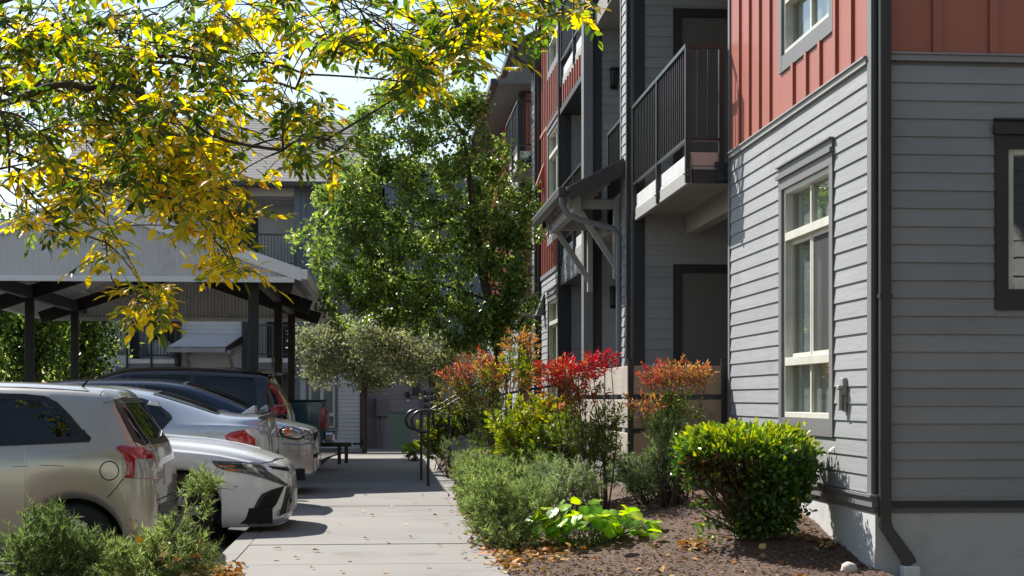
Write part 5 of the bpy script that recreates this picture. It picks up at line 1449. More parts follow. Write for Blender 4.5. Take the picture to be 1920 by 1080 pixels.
# ---- pewter sedan with oval headlamps, nose to the walk ---------------------------------------
Yb = 19.35 + .92
s4 = Car('sedan', 'pewter silver car parked nose-out with oval headlamp and dark blue windshield', 'car', at(600, 836, 20.3).x, Yb, 4.7,
    zt=[(0,.70),(.012,.78),(.04,.835),(.10,.865),(.25,.905),(.45,.95),(.68,1.0),(.76,1.06),(.9,1.14),(1.3,1.315),(1.7,1.435),(2.1,1.475),(2.6,1.48),(3.2,1.46),(3.7,1.36),(4.1,1.20),(4.4,1.12),(4.65,1.0),(4.7,.8)],
    zr=[(0,.64),(.012,.72),(.04,.78),(.10,.82),(.25,.865),(.45,.91),(.68,.965),(.76,1.02),(.9,1.09),(1.3,1.255),(1.7,1.37),(2.1,1.41),(2.6,1.415),(3.2,1.395),(3.7,1.29),(4.1,1.14),(4.4,1.06),(4.65,.92),(4.7,.7)],
    zsh=[(0,.52),(.04,.66),(.10,.73),(.25,.80),(.45,.85),(.68,.90),(.9,.94),(1.3,.97),(3.5,1.0),(4.2,1.02),(4.6,.8),(4.7,.6)],
    zb=[(0,.32),(.05,.25),(.2,.21),(.9,.2),(4.2,.22),(4.7,.34)],
    w=[(0,.50),(.012,.56),(.04,.63),(.10,.70),(.2,.77),(.35,.83),(.6,.88),(1.0,.915),(3.6,.915),(4.2,.86),(4.6,.7),(4.7,.55)],
    wr=[(0,.42),(.04,.52),(.10,.58),(.25,.66),(.45,.71),(.68,.74),(.9,.72),(1.3,.65),(1.7,.61),(3.2,.60),(3.7,.62),(4.2,.70),(4.7,.5)],
    wheels=(.88, 3.6), pnt='paint_pewter', arch=.365, tyre=.325)
def ell(cu, cv, a, b_, rot=0, n=22): return [(cu + a*math.cos(t)*math.cos(rot) - b_*math.sin(t)*math.sin(rot), cv + a*math.cos(t)*math.sin(rot) + b_*math.sin(t)*math.cos(rot)) for t in np.linspace(0, 2*math.pi, n, endpoint=False)]
rim_ = s4.px('headlamp', 'car_trim', ell(547, 812.5, 24.5, 12, .16), off=.006, step=4)
s4.px('lens', 'lamp_bowl', ell(548, 812.5, 20.5, 8.8, .16), off=.012, step=4, parent=rim_, bulge=.02)
s4.px('turn_signal', 'lamp_amber', [(529,809),(541,804.5),(544,813),(537,816)], off=.040, step=4, parent=rim_)
r2 = s4.px('headlamp', 'lamp_bowl', ell(574, 815, 5.5, 9, -.35), off=.008, step=3)
s4.line('lamp_rim', ell(574, 815, 5.8, 9.4, -.35) + [ell(574, 815, 5.8, 9.4, -.35)[0]], r=.006, mt='car_trim', parent=r2)
s4.px('fog_lamp', 'lamp_bowl', [(544,849),(550,847),(574,847),(572,853),(562,858),(548,855)], off=.006, step=4)
s4.line('bumper_line', [(530,831),(565,833),(590,829)], r=.012, mt='paint_pewter')
s4.px('grille', 'car_dark', [(587,813),(594,808),(597,822),(590,826)], off=.006, step=4)
s4.px('air_intake', 'car_dark', [(588,852),(596,848),(595,857),(588,859)], off=.006, step=4)
s4.line('hood_gap', [(510,822),(528,818),(531,824)], r=.004)
s4.line('hood_gap', [(569,805),(585,816)], r=.004)
s4.top_glass([(.74, -.72), (.74, .72), (1.68, .54), (1.68, -.54)], seal=.03, step=.1, mt='car_glass_blue')
s4.top_glass([(3.4, -.52), (3.4, .52), (4.05, .60), (4.05, -.60)], seal=.03, step=.1)
s4.side_glass([(1.05, 1.00), (1.35, 1.17), (1.75, 1.33), (2.2, 1.385), (2.2, 1.02)], seal=.03, mt='car_glass_blue')
s4.side_glass([(2.28, 1.02), (2.28, 1.385), (3.1, 1.36), (3.65, 1.20), (3.75, 1.05)], seal=.03, mt='car_glass_blue')
def wedge_mirror(c, x, y, z, mt):
    sg = -1 if y < 0 else 1
    b = MB(); y0 = y - .09 if sg < 0 else y - .09
    b.prism([c.wp(x + .10, y0, z - .075), c.wp(x - .09, y0, z + .055), c.wp(x - .12, y0, z + .03), c.wp(x - .10, y0, z - .07)], (0, .18, 0))
    o = b.build('mirror', MT[mt], c.o, bevel=.028)
    MB().beam(c.wp(x, y * .96, z - .07), c.wp(x, y * .84, z - .09), .05, .03).build('mirror_arm', MT['car_trim'], o)
    return o
m4 = wedge_mirror(s4, .84, -1.0, 1.09, 'paint_pewter'); wedge_mirror(s4, .84, 1.0, 1.09, 'paint_pewter')
p4 = s4.wp(.92, -1.09, 1.03)
MB().box(p4.x - .02, p4.x + .025, p4.y - .04, p4.y + .02, p4.z - .03, p4.z).build('turn_signal', MT['lamp_amber'], m4, bevel=.005)
s4.finish(seats=[(1.95, -.40, .42), (1.95, .40, .42), (2.8, -.40, .42), (2.8, .40, .42)], tone=(lambda x, y, z: x > .72 and z > pchip([.7, .9, 1.3, 3.5, 4.2, 4.7], [.98, .97, .99, 1.02, 1.04, .9], x), 'paint_navy'))

# ---- black sport-utility vehicle, tail to the walk --------------------------------------------
Yv = 21.95 + .93
s5 = Car('suv', 'black sport utility vehicle with tall red tail lamp parked at the carport', 'car', at(553, 790, 22.9).x, Yv, 4.75,
    zt=[(0,.80),(.012,.98),(.04,1.08),(.09,1.17),(.18,1.34),(.28,1.52),(.34,1.61),(.42,1.635),(.9,1.68),(1.6,1.71),(2.2,1.70),(2.6,1.62),(3.1,1.36),(3.4,1.17),(4.0,1.10),(4.5,.98),(4.7,.8),(4.75,.6)],
    zr=[(0,.72),(.012,.90),(.04,1.02),(.09,1.12),(.18,1.28),(.28,1.46),(.34,1.54),(.42,1.565),(.9,1.60),(1.6,1.63),(2.2,1.62),(2.6,1.54),(3.1,1.30),(3.4,1.13),(4.0,1.06),(4.5,.92),(4.7,.7),(4.75,.5)],
    zsh=[(0,.66),(.04,.92),(.09,1.0),(.18,1.05),(.4,1.08),(2.0,1.06),(3.2,1.04),(4.2,.98),(4.6,.75),(4.75,.48)],
    zb=[(0,.42),(.1,.34),(.3,.3),(4.2,.28),(4.75,.36)],
    w=[(0,.66),(.012,.71),(.04,.76),(.1,.82),(.25,.88),(.5,.915),(3.8,.92),(4.4,.84),(4.65,.7),(4.75,.55)],
    wr=[(0,.56),(.04,.64),(.1,.66),(.2,.66),(.34,.65),(.9,.67),(2.2,.66),(2.7,.66),(3.2,.72),(4.0,.74),(4.75,.5)],
    wheels=(.92, 3.72), pnt='paint_black', arch=.40, tyre=.36, zs=.985)
s5.px('tail_lamp', 'lamp_red', [(502,720),(507,719),(520,732),(533,748),(538,757),(537,775),(520,779),(503,779),(511,762),(522,757),(517,742),(504,726)], off=.014, step=4, thick=.02, bulge=.005)
s5.px('reversing_lamp', 'lamp_clear', [(514,762),(536,759),(536,762),(513,764)], off=.022, step=4)
s5.end_glass([(-.62, 1.44), (.62, 1.44), (.70, 1.14), (-.70, 1.14)], seal=.03, step=.1)
s5.side_glass([(.48, 1.13), (.52, 1.50), (1.35, 1.56), (1.35, 1.11)], seal=.03)
s5.side_glass([(1.43, 1.11), (1.43, 1.56), (2.25, 1.56), (2.25, 1.09)], seal=.03)
s5.side_glass([(2.33, 1.09), (2.33, 1.56), (2.65, 1.46), (3.15, 1.12)], seal=.03)
s5.top_glass([(2.72, -.56), (2.72, .56), (3.3, .66), (3.3, -.66)], seal=.03, step=.1)
MB().prism([s5.wp(.42, -.60, 1.60), s5.wp(.24, -.60, 1.585), s5.wp(.20, -.60, 1.615), s5.wp(.44, -.60, 1.64)], (0, 1.2, 0)).build('spoiler', MT['paint_black'], s5.o, bevel=.008)
s5.panel('licence_plate', 'plate', [(-.16, .84), (.16, .84), (.16, 1.0), (-.16, 1.0)], s5.hitend, off=.012, step=.2)
s5.panel('bumper', 'car_trim', [(-.68, .48), (.68, .48), (.70, .70), (-.70, .70)], s5.hitend, off=.03, step=.1, thick=.04)
mirror(s5, 3.02, -1.02, 1.15, 'paint_black'); mirror(s5, 3.02, 1.02, 1.15, 'paint_black')
s5.finish(seats=[(1.6, -.40, .6), (1.6, .40, .6), (2.5, -.40, .6), (2.5, .40, .6)])

# ---- teal pickup, tailgate to the walk ---------------------------------------------------------
Yp = 25.6 + .95
pk = thing('pickup_truck', 'teal pickup truck with tow hitch parked under the carport', 'truck', (at(612, 780, 26.2).x - 2.7, Yp, pz(Yp)), 'cars parked along the walkway')
PX = at(613, 780, 26.4).x; pz0 = pz(Yp); HW = .94
P = lambda x, y, z: Vector((PX - x, Yp + y, pz0 + z))
ztop_ = zP(753, PX, Yp - HW) - pz0
def pbox(nm, mt, x0, x1, y0, y1, z0, z1, bev=.01, par=None):
    return MB().box(PX - x1, PX - x0, Yp + y0, Yp + y1, pz0 + z0, pz0 + z1).build(nm, MT[mt], par or pk, bevel=bev)
for sg in (-1, 1):
    y0, y1 = (-HW, -HW + .07) if sg < 0 else (HW - .07, HW)
    b = MB(); zc = .36; xc = 1.15; r_ = .45
    up = [(.03, ztop_), (2.05, ztop_), (2.05, .48)] + [(xc + r_*math.cos(a), zc + r_*math.sin(a)) for a in np.linspace(.25, math.pi - .25, 12)] + [(.03, .5)]
    b.prism([P(x, y0, z) for x, z in up], (0, y1 - y0, 0)); b.build('bed_side', MT['paint_teal'], pk, bevel=.012)
    pbox('bed_rail', 'car_trim', .03, 2.05, y0 - .005, y1 + .005, ztop_ + .001, ztop_ + .03)
tg = pbox('tailgate', 'paint_teal', .0, .06, -HW + .1, HW - .1, .55, ztop_, .015)
pbox('handle', 'car_trim', -.012, .0, -.12, .12, ztop_ - .22, ztop_ - .14, .004, tg)
for sg in (-1, 1):
    y0 = -HW - .004 if sg < 0 else HW - .18
    pbox('tail_lamp', 'lamp_red', -.012, .10, y0, y0 + .184, ztop_ - .46, ztop_ - .10, .015)
pbox('bed_floor', 'car_dark', .06, 2.05, -HW + .08, HW - .08, .60, .66)
pbox('bed_front', 'paint_teal', 2.02, 2.08, -HW + .08, HW - .08, .6, ztop_)
cab_prof = [(2.12, .42), (2.12, ztop_), (2.20, ztop_ + .03), (2.32, 1.56), (2.5, 1.61), (3.2, 1.61), (3.45, 1.54), (3.95, 1.22), (5.0, 1.10), (5.35, 1.0), (5.4, .5), (5.2, .42)]
b = MB(); b.prism([P(x, -HW + .02, z) for x, z in cab_prof[:2] + [(2.16, 1.2), (4.0, 1.18)] + cab_prof[8:]], (0, 2*HW - .04, 0)); b.build('cab_body', MT['paint_teal'], pk, bevel=.03)
b = MB(); b.prism([P(x, -HW + .14, z) for x, z in [(2.18, 1.21)] + cab_prof[3:8]], (0, 2*HW - .28, 0)); gh = b.build('cab_roof', MT['paint_teal'], pk, bevel=.03)
for sg in (-1, 1):
    y = -HW + .135 if sg < 0 else HW - .135
    b = MB(); b.prism([P(2.42, y - .004 if sg < 0 else y, 1.26), P(2.48, y - .004 if sg < 0 else y, 1.53), P(3.36, y - .004 if sg < 0 else y, 1.51), P(3.80, y - .004 if sg < 0 else y, 1.26)], (0, .004, 0)); b.build('window', MT['car_glass'], gh)
b = MB(); b.prism([P(2.215, -.6, 1.28), P(2.215, .6, 1.28), P(2.29, .55, 1.52), P(2.29, -.55, 1.52)], (.006, 0, 0)); b.build('rear_window', MT['car_glass'], gh)
bm_ = pbox('bumper', 'chrome', -.16, .02, -HW + .02, HW - .02, .50, .66, .03)
pbox('bumper_step', 'car_trim', -.17, -.02, -.5, .5, .661, .675, .004, bm_)
pbox('licence_plate', 'plate', -.175, -.162, -.16, .16, .51, .64, .003, bm_)
pbox('hitch', 'car_trim', -.42, .1, -.05, .05, .40, .47, .008)
pbox('hitch_drop', 'car_trim', -.36, -.30, -.04, .04, .12, .42, .006); pbox('hitch_drop', 'car_trim', -.24, -.18, -.04, .04, .10, .42, .006)
b = MB(); b.tube([P(-.44, 0, .45), P(-.62, 0, .45)], .02, 8); b.tube([P(-.60, 0, .45), P(-.60, 0, .50), P(-.60, 0, .54)], [.03, .034, .02], 10); b.build('tow_ball', MT['car_trim'], pk, smooth=True)
for xc in (1.15, 4.55):
    for sg in (-1, 1):
        c = P(xc, sg*(HW - .14), .36)
        b = MB(); b.tube([c + Vector((0, -.11, 0)), c + Vector((0, -.09, 0)), c + Vector((0, .09, 0)), c + Vector((0, .11, 0))], [.31, .36, .36, .31], 26); w_ = b.build('wheel', MT['rubber'], pk, smooth=True)
        b = MB(); b.tube([c + Vector((0, sg*.08, 0)), c + Vector((0, sg*.118, 0))], [.22, .20], 20); b.build('rim', MT['alloy'], w_, smooth=True)
b = MB(); b.box(PX - 5.2, PX - .1, Yp - .6, Yp + .6, pz0 + .40, pz0 + .58); b.build('chassis', MT['car_dark'], pk)

# ================================================================== VEGETATION
def mesh_np(name, V, F, C, mats, sizes=None):
    """V (n,3), F flat loop array with `sizes` per face, C (n,4) vertex colours"""
    me = bpy.data.meshes.new(name)
    me.vertices.add(len(V)); me.vertices.foreach_set('co', np.ascontiguousarray(V, dtype=np.float32).ravel())
    me.loops.add(len(F)); me.loops.foreach_set('vertex_index', np.ascontiguousarray(F, dtype=np.int32))
    me.polygons.add(len(sizes)); st_ = np.concatenate([[0], np.cumsum(sizes)[:-1]]).astype(np.int32)
    me.polygons.foreach_set('loop_start', st_)
    me.update(calc_edges=True)
    if C is not None:
        a = me.color_attributes.new('Col', 'FLOAT_COLOR', 'POINT'); a.data.foreach_set('color', np.ascontiguousarray(C, dtype=np.float32).ravel())
    for m in (mats if isinstance(mats, (list, tuple)) else [mats]): me.materials.append(m)
    me.validate(); me.update()
    return me
def norm(a): return a / np.maximum(np.linalg.norm(a, axis=-1, keepdims=True), 1e-9)
# leaf outlines: (across, along, lift) rows and faces; the midrib is folded
LEAF = {
 'diamond': ([(0,0,0),(.5,.45,.10),(0,1,-.06),(-.5,.45,.10),(0,.45,-.02)], [(0,1,2,4),(0,4,2,3)]),
 'ash': ([(0,0,0),(.34,.22,.07),(.5,.48,.09),(.30,.76,.03),(0,1.0,-.10),(-.30,.76,.03),(-.5,.48,.09),(-.34,.22,.07),(0,.48,.0)], [(0,1,2,8),(2,3,4,8),(0,8,6,7),(8,4,5,6)]),
 'blade': ([(-.5,0,0),(.5,0,0),(0,1,-.12)], [(0,1,2)]),
 'oval': ([(0,0,0),(.42,.25,.07),(.5,.6,.09),(.22,.92,.02),(0,1,-.03),(-.22,.92,.02),(-.5,.6,.09),(-.42,.25,.07),(0,.55,.0)], [(0,1,2,8),(2,3,4,8),(0,8,6,7),(8,4,5,6)]),
}
def leaves(P, D, N, L, W, C, shape='diamond'):
    """P base points, D along, N face normal, L length, W width, C rgb -> arrays"""
    n = len(P); S, faces = LEAF[shape]; S = np.array(S); k = len(S)
    D = norm(D); X = norm(np.cross(D, N)); N = np.cross(X, D)
    V = (P[:, None, :] + X[:, None, :] * (S[None, :, 0:1] * W[:, None, None]) + D[:, None, :] * (S[None, :, 1:2] * L[:, None, None]) + N[:, None, :] * (S[None, :, 2:3] * W[:, None, None] * 1.6))
    V = V.reshape(-1, 3)
    f = np.array([i for q in faces for i in q]); sz = np.array([len(q) for q in faces])
    F = (np.arange(n)[:, None] * k + f[None, :]).ravel(); sizes = np.tile(sz, n)
    Cc = np.repeat(np.concatenate([C, np.ones((n, 1))], 1), k, axis=0)
    return V, F, sizes, Cc
def foliage(name, parent, packs, mt):
    V = []; F = []; S = []; C = []; o = 0
    for v, f, s, c in packs:
        V.append(v); F.append(f + o); S.append(s); C.append(c); o += len(v)
    org = ORG[parent.name] if parent is not None else Vector((0, 0, 0))
    me = mesh_np(name, np.concatenate(V) - np.array(org)[None, :], np.concatenate(F), np.concatenate(C), MT[mt], np.concatenate(S))
    return put(name, me, parent, org)
def rdir(r, n, up=0.0):
    d = r.normal(size=(n, 3)); d[:, 2] += up
    return norm(d)
def pal(r, n, cols, wts=None, var=.16):
    cols = np.array(cols, float); i = r.choice(len(cols), n, p=None if wts is None else np.array(wts) / np.sum(wts))
    c = cols[i] * (1 + r.normal(0, var, (n, 1))) ; c[:, 0] *= 1 + r.normal(0, var * .5, n)
    return np.clip(c, .004, .9)
def skeleton(trunk, targets, r0, sag=.1, seg=3, seed=1, rmin=.003, limbs=()):
    """grow limbs from trunk points to every target by always joining the nearest limb already there"""
    r = np.random.default_rng(seed)
    nodes = [np.array(p, float) for p in trunk]; par = [-1] + list(range(len(trunk) - 1)); depth = [i * .6 for i in range(len(trunk))]
    base = nodes[-1]
    for lb in limbs:                                     # main limbs, each joined to the nearest wood already there
        q0 = np.array(lb[0], float); prev = int(np.argmin([np.linalg.norm(nd - q0) for nd in nodes]))
        for q in lb:
            nodes.append(np.array(q, float)); par.append(prev); depth.append(depth[prev] + .3); prev = len(nodes) - 1
    T = np.array(targets); order = np.argsort(np.linalg.norm(T - base, axis=1) + r.normal(0, .05, len(T)))
    A = np.array(nodes); start = max(0, len(trunk) // 3)
    tips = []
    for t in T[order]:
        A = np.array(nodes[start:])
        d = np.linalg.norm(A - t, axis=1) + .12 * np.array(depth[start:]) 
        j = int(np.argmin(d)) + start
        p = nodes[j]; prev = j; ln = np.linalg.norm(t - p)
        k = max(1, min(seg, int(ln / .12) + 1)); off = r.normal(0, ln * .06, 3)
        for i in range(1, k + 1):
            s = i / k
            q = p + (t - p) * s + off * math.sin(math.pi * s) + np.array((0, 0, sag * ln * math.sin(math.pi * s)))
            nodes.append(q); par.append(prev); depth.append(depth[prev] + 1.0 / k + .15); prev = len(nodes) - 1
        tips.append(prev)
    n = len(nodes); cnt = np.zeros(n)
    for t in tips: cnt[t] += 1
    for i in range(n - 1, 0, -1):
        cnt[par[i]] += cnt[i]
    tot = max(1, cnt[0]); rad = np.maximum(rmin, r0 * (np.maximum(cnt, .5) / tot) ** .62)
    return np.array(nodes), par, rad, tips
def wood(name, parent, nodes, par, rad, mt='bark', sides=6, rfloor=0.0):
    idx = [i for i in range(1, len(nodes)) if rad[i] >= rfloor]
    A = np.array([nodes[par[i]] for i in idx]); B = nodes[idx]; ra = np.array([min(rad[par[i]], rad[i] * 1.5 + .002) for i in idx]); rb = rad[idx]
    D = norm(B - A); U = np.tile(np.array((0, 0, 1.0)), (len(D), 1)); U[np.abs(D[:, 2]) > .95] = (1, 0, 0)
    X = norm(np.cross(D, U)); Y = np.cross(X, D); an = np.arange(sides) * 2 * math.pi / sides
    ring = X[:, None, :] * np.cos(an)[None, :, None] + Y[:, None, :] * np.sin(an)[None, :, None]
    V = np.concatenate([A[:, None, :] + ring * ra[:, None, None], B[:, None, :] + ring * rb[:, None, None]], 1).reshape(-1, 3)
    q = np.array([(j, (j + 1) % sides, sides + (j + 1) % sides, sides + j) for j in range(sides)]).ravel()
    F = (np.arange(len(A))[:, None] * 2 * sides + q[None, :]).ravel()
    org = ORG[parent.name]
    me = mesh_np(name, V - np.array(org)[None, :], F, None, MT[mt], np.full(len(A) * sides, 4))
    me.polygons.foreach_set('use_smooth', [True] * len(me.polygons))
    return put(name, me, parent, org)

# ------------------------------------------------------------------ the near ash tree (branches from the upper left)
G1 = (.075, .12, .018); G2 = (.15, .215, .03); Y1c = (.64, .49, .035); Y2c = (.70, .50, .04); YG = (.36, .38, .035); OR = (.50, .22, .02)
r = np.random.default_rng(21)
ash = thing('ash_tree', 'autumn ash tree with yellow and green leaves hanging over from the upper left', 'tree', (-4.6, 7.2, 0))
# clusters: (u, v, spread u, spread v, count, depth range, share of yellow)
blobs = [(70, 70, 110, 80, 52, (6.6, 9.2), .22), (230, 80, 110, 80, 52, (6.6, 9.2), .26), (380, 60, 80, 70, 36, (6.8, 9.0), .34), (90, 210, 120, 70, 46, (6.6, 9.2), .18), (260, 220, 110, 70, 52, (6.4, 9.0), .45),  # less yellow at upper left: shade put in as dark green leaves
         (400, 200, 60, 75, 26, (6.6, 9.0), .65), (380, 300, 85, 60, 40, (6.6, 8.8), .75), (250, 330, 85, 55, 32, (6.6, 8.8), .65), (100, 320, 80, 45, 24, (6.6, 8.6), .45), (60, 395, 50, 25, 9, (6.8, 8.4), .6),
         (430, 385, 55, 45, 22, (6.6, 8.4), .85), (330, 395, 60, 30, 11, (6.6, 8.2), .85), (195, 435, 30, 45, 9, (6.6, 8.2), .9), (415, 475, 35, 30, 9, (6.6, 8.0), .92), (270, 545, 36, 26, 7, (6.4, 7.2), .9),
         (275, 570, 25, 20, 5, (6.4, 7.2), .85),
         (560, 80, 70, 60, 15, (6.6, 9.0), .25), (570, 190, 50, 50, 15, (6.6, 8.6), .2), (560, 270, 45, 25, 9, (6.6, 8.4), .2), (640, 265, 35, 22, 7, (6.4, 8.0), .3), (500, 20, 70, 30, 14, (6.6, 9.0), .4),
         (700, 50, 80, 45, 26, (6.4, 8.8), .25), (800, 60, 70, 55, 32, (6.4, 8.8), .2), (880, 60, 60, 60, 28, (6.4, 8.8), .2), (780, 140, 50, 35, 14, (6.4, 8.4), .45), (960, 20, 70, 22, 20, (6.6, 8.8), .25), (1050, 15, 35, 18, 9, (6.8, 8.6), .3),
         (150, -80, 260, 60, 60, (5.5, 10), .3), (550, -80, 260, 60, 50, (5.5, 10), .3), (-150, 100, 90, 170, 60, (5.5, 10), .3), (950, -70, 120, 40, 20, (6, 9), .3)]
T = []; YS = []; dens = 1.04
for u, v, su, sv, n, (d0, d1), ys in blobs:
    for _ in range(int(n * dens)):
        for _t in range(20):
            a, b_ = r.normal(0, 1, 2)
            if a * a + b_ * b_ < 2.6: break
        T.append(at(u + a * su * .72, v + b_ * sv * .72, r.uniform(d0, d1))); YS.append(ys)
T = np.array([tuple(t) for t in T]); YS = np.array(YS)
trunk = [(-4.6, 7.2, -.1), (-4.58, 7.2, .8), (-4.5, 7.22, 1.5), (-4.4, 7.3, 2.2), (-4.2, 7.4, 2.8), (-3.9, 7.5, 3.3)]
def limb(*pp):
    out = []
    for (u0, v0, z0), (u1, v1, z1) in zip(pp[:-1], pp[1:]):
        for t in np.linspace(0, 1, 5, endpoint=False): out.append(tuple(at(u0 + (u1-u0)*t + r.normal(0, 2), v0 + (v1-v0)*t + r.normal(0, 2), z0 + (z1-z0)*t)))
    out.append(tuple(at(*pp[-1]))); return out
limbs = [limb((-330, 180, 7.6), (-120, 130, 7.8), (15, 84, 7.8), (110, 62, 7.7), (200, 34, 7.7), (290, 14, 7.7), (380, -6, 7.7), (520, -40, 7.6)),
         limb((-200, 330, 7.8), (-60, 285, 8.0), (60, 262, 8.0), (160, 262, 7.9), (250, 290, 7.8), (330, 340, 7.6), (390, 400, 7.4)),
         limb((-120, 210, 7.8), (0, 195, 7.4), (110, 160, 7.3), (230, 165, 7.2), (340, 200, 7.1)),
         limb((380, -6, 7.7), (455, 60, 7.8), (510, 140, 7.8), (560, 215, 7.7), (640, 255, 7.4)),
         limb((520, -40, 7.6), (620, -10, 7.4), (705, 35, 7.3), (800, 62, 7.2), (900, 48, 7.3), (1000, 12, 7.5), (1060, 4, 7.6)),
         limb((200, 34, 7.7), (260, 110, 7.9), (300, 190, 8.0), (330, 270, 7.8)),
         limb((160, 262, 7.9), (190, 350, 7.5), (205, 430, 7.3), (262, 520, 7.0))]
nodes, par, rad, tips = skeleton(trunk, T, .052, sag=.06, seg=5, seed=4, rmin=.0028, limbs=limbs)
rad[:6] = [.15, .14, .13, .11, .09, .07]
wood('trunk', ash, nodes, par, rad, 'bark', 7)
order_tip = nodes[tips]
# match every tip to its nearest target for the colour share
ysh_ = np.array([YS[int(np.argmin(np.sum((T - p) ** 2, 1)))] for p in order_tip])
P = []; D = []; Nn = []; Lx = []; Wx = []; Cc = []; TW = MB()
for p, ys in zip(order_tip, ysh_):
    tone = r.random() < ys
    nl = r.integers(2, 5)
    for _ in range(nl):                                  # each compound leaf: a stalk with five or seven leaflets
        d = norm(np.array((r.normal(0, 1), r.normal(0, 1), r.normal(-.55, .45))))
        stalk = r.uniform(.10, .18); side = norm(np.cross(d, np.array((0, 0, 1.0)) + r.normal(0, .3, 3)))
        p0 = p + r.normal(0, .035, 3); nn = norm(np.cross(side, d))
        TW.tube([p0, p0 + d * stalk * .5 + nn * .006, p0 + d * stalk], [.0022, .0018, .0014], 4, cap=False)
        prs = r.integers(2, 4)
        for k in range(prs):
            s = .35 + .6 * k / prs
            for sg in (-1, 1):
                P.append(p0 + d * stalk * s); D.append(norm(side * sg * .9 + d * .75 + np.array((0, 0, -.25)) + r.normal(0, .12, 3))); Nn.append(nn + r.normal(0, .25, 3))
                Lx.append(r.uniform(.042, .080)); Wx.append(r.uniform(.018, .031))
                Cc.append((ys, tone))
        P.append(p0 + d * stalk); D.append(d + r.normal(0, .15, 3)); Nn.append(nn + r.normal(0, .25, 3)); Lx.append(r.uniform(.055, .095)); Wx.append(r.uniform(.022, .034)); Cc.append((ys, tone))
n = len(P); col = np.zeros((n, 3))
yl = pal(r, n, [Y1c, Y2c, YG, OR], [5, 4, 3, .35], .12); gr = pal(r, n, [G1, G2, YG, (.045, .085, .014)], [4, 3, .6, 3], .15)  # dark greens weighted up to colour in the shade on the leaves
isy = np.array([(1 if t else 0) for _, t in Cc]); flip = r.random(n) < .14; isy = np.where(flip, 1 - isy, isy)
col = np.where(isy[:, None] > 0, yl, gr)
foliage('crown', ash, [leaves(np.array(P), np.array(D), np.array(Nn), np.array(Lx), np.array(Wx), col, 'ash')], 'leaf')
TW.build('leaf_stalks', MT['stem_green'], ash, kind='stuff')

# ------------------------------------------------------------------ generic broadleaf tree
def tree(name, label, base, trunk_pts, clusters, nleaf, size, cols, wts, seed, r0=.09, shape='diamond', mt='leaf', spread=.28, up=.1, group=None, keep=1.0, sag=.05):
    """clusters: (x, y, z, rx, ry, rz, count) ellipsoids of twig ends"""
    r = np.random.default_rng(seed)
    o = thing(name, label, 'tree', base, group)
    T = []
    for x, y, z, rx, ry, rz, n in clusters:
        n = max(3, int(n * keep)); d = rdir(r, n); rr = r.random(n) ** .55 * np.where(r.random(n) < .16, r.uniform(1.1, 1.5, n), 1.0)
        T.append(np.stack([x + d[:, 0] * rx * rr, y + d[:, 1] * ry * rr, z + d[:, 2] * rz * rr], 1))
    T = np.concatenate(T)
    nodes, par, rad, tips = skeleton(trunk_pts, T, r0, sag=sag, seg=3, seed=seed, rmin=.004)
    wood('trunk', o, nodes, par, rad, 'bark', 6)
    tp = nodes[tips]; k = max(1, nleaf // len(tp))
    P = np.repeat(tp, k, 0) + r.normal(0, spread * .5, (len(tp) * k, 3)); n = len(P)
    D = rdir(r, n, -.35); N = rdir(r, n, .9)
    tone = np.repeat(1 + r.normal(0, .16, len(tp)), k)[:, None]
    L = r.uniform(.75, 1.2, n) * size; W = L * r.uniform(.5, .7, n)
    C = np.clip(pal(r, n, cols, wts, .15) * tone, .004, .9)
    foliage('crown', o, [leaves(P, D, N, L, W, C, shape)], mt)
    return o
GA = (.115, .18, .037); GB = (.18, .25, .052); GC = (.31, .36, .08); GD = (.045, .08, .018)
Zt = 27.0
def ct_(u, v, Z, ru, rv, n, rz=None):
    p = at(u, v, Z); s = Z / FPX
    return (p.x, p.y, p.z, ru * s, (rz if rz else ru * s * .9), rv * s, n)
tb = at(925, 838, Zt)
cl = [ct_(790, 215, Zt, 95, 85, 90), ct_(880, 200, Zt + .3, 60, 60, 45), ct_(700, 330, Zt - .3, 100, 90, 100), ct_(830, 330, Zt, 120, 100, 130), ct_(920, 330, Zt + .5, 60, 90, 50), ct_(660, 430, Zt - .4, 90, 80, 90), ct_(780, 460, Zt, 130, 100, 140),
      ct_(900, 470, Zt, 90, 100, 100), ct_(960, 430, Zt - .3, 45, 90, 45), ct_(640, 540, Zt - .2, 60, 50, 40), ct_(730, 560, Zt, 90, 60, 70), ct_(850, 580, Zt, 110, 60, 90), ct_(620, 390, Zt, 50, 40, 25), ct_(745, 150, Zt, 35, 35, 12), ct_(685, 235, Zt, 30, 50, 12), ct_(595, 470, Zt, 30, 90, 18), ct_(990, 400, Zt - .6, 20, 60, 12)]
tree('linden_tree', 'broad green tree in full leaf between the walkway and the building', (tb.x, tb.y, 0), [(tb.x, tb.y, -.1), (tb.x - .02, tb.y, 1.0), tuple(at(935, 660, Zt)), tuple(at(915, 560, Zt)), tuple(at(890, 430, Zt)), tuple(at(880, 330, Zt)), tuple(at(870, 250, Zt))],
     cl + [ct_(930, 600, Zt - .4, 60, 50, 60), ct_(960, 540, Zt - .4, 40, 60, 40), ct_(890, 630, Zt - .3, 60, 30, 40)], 42000, .088, [GA, GB, GC, GD], [4, 5, 2, 2], 31, r0=.10, spread=.17, mt='leaf_crown', keep=.46)
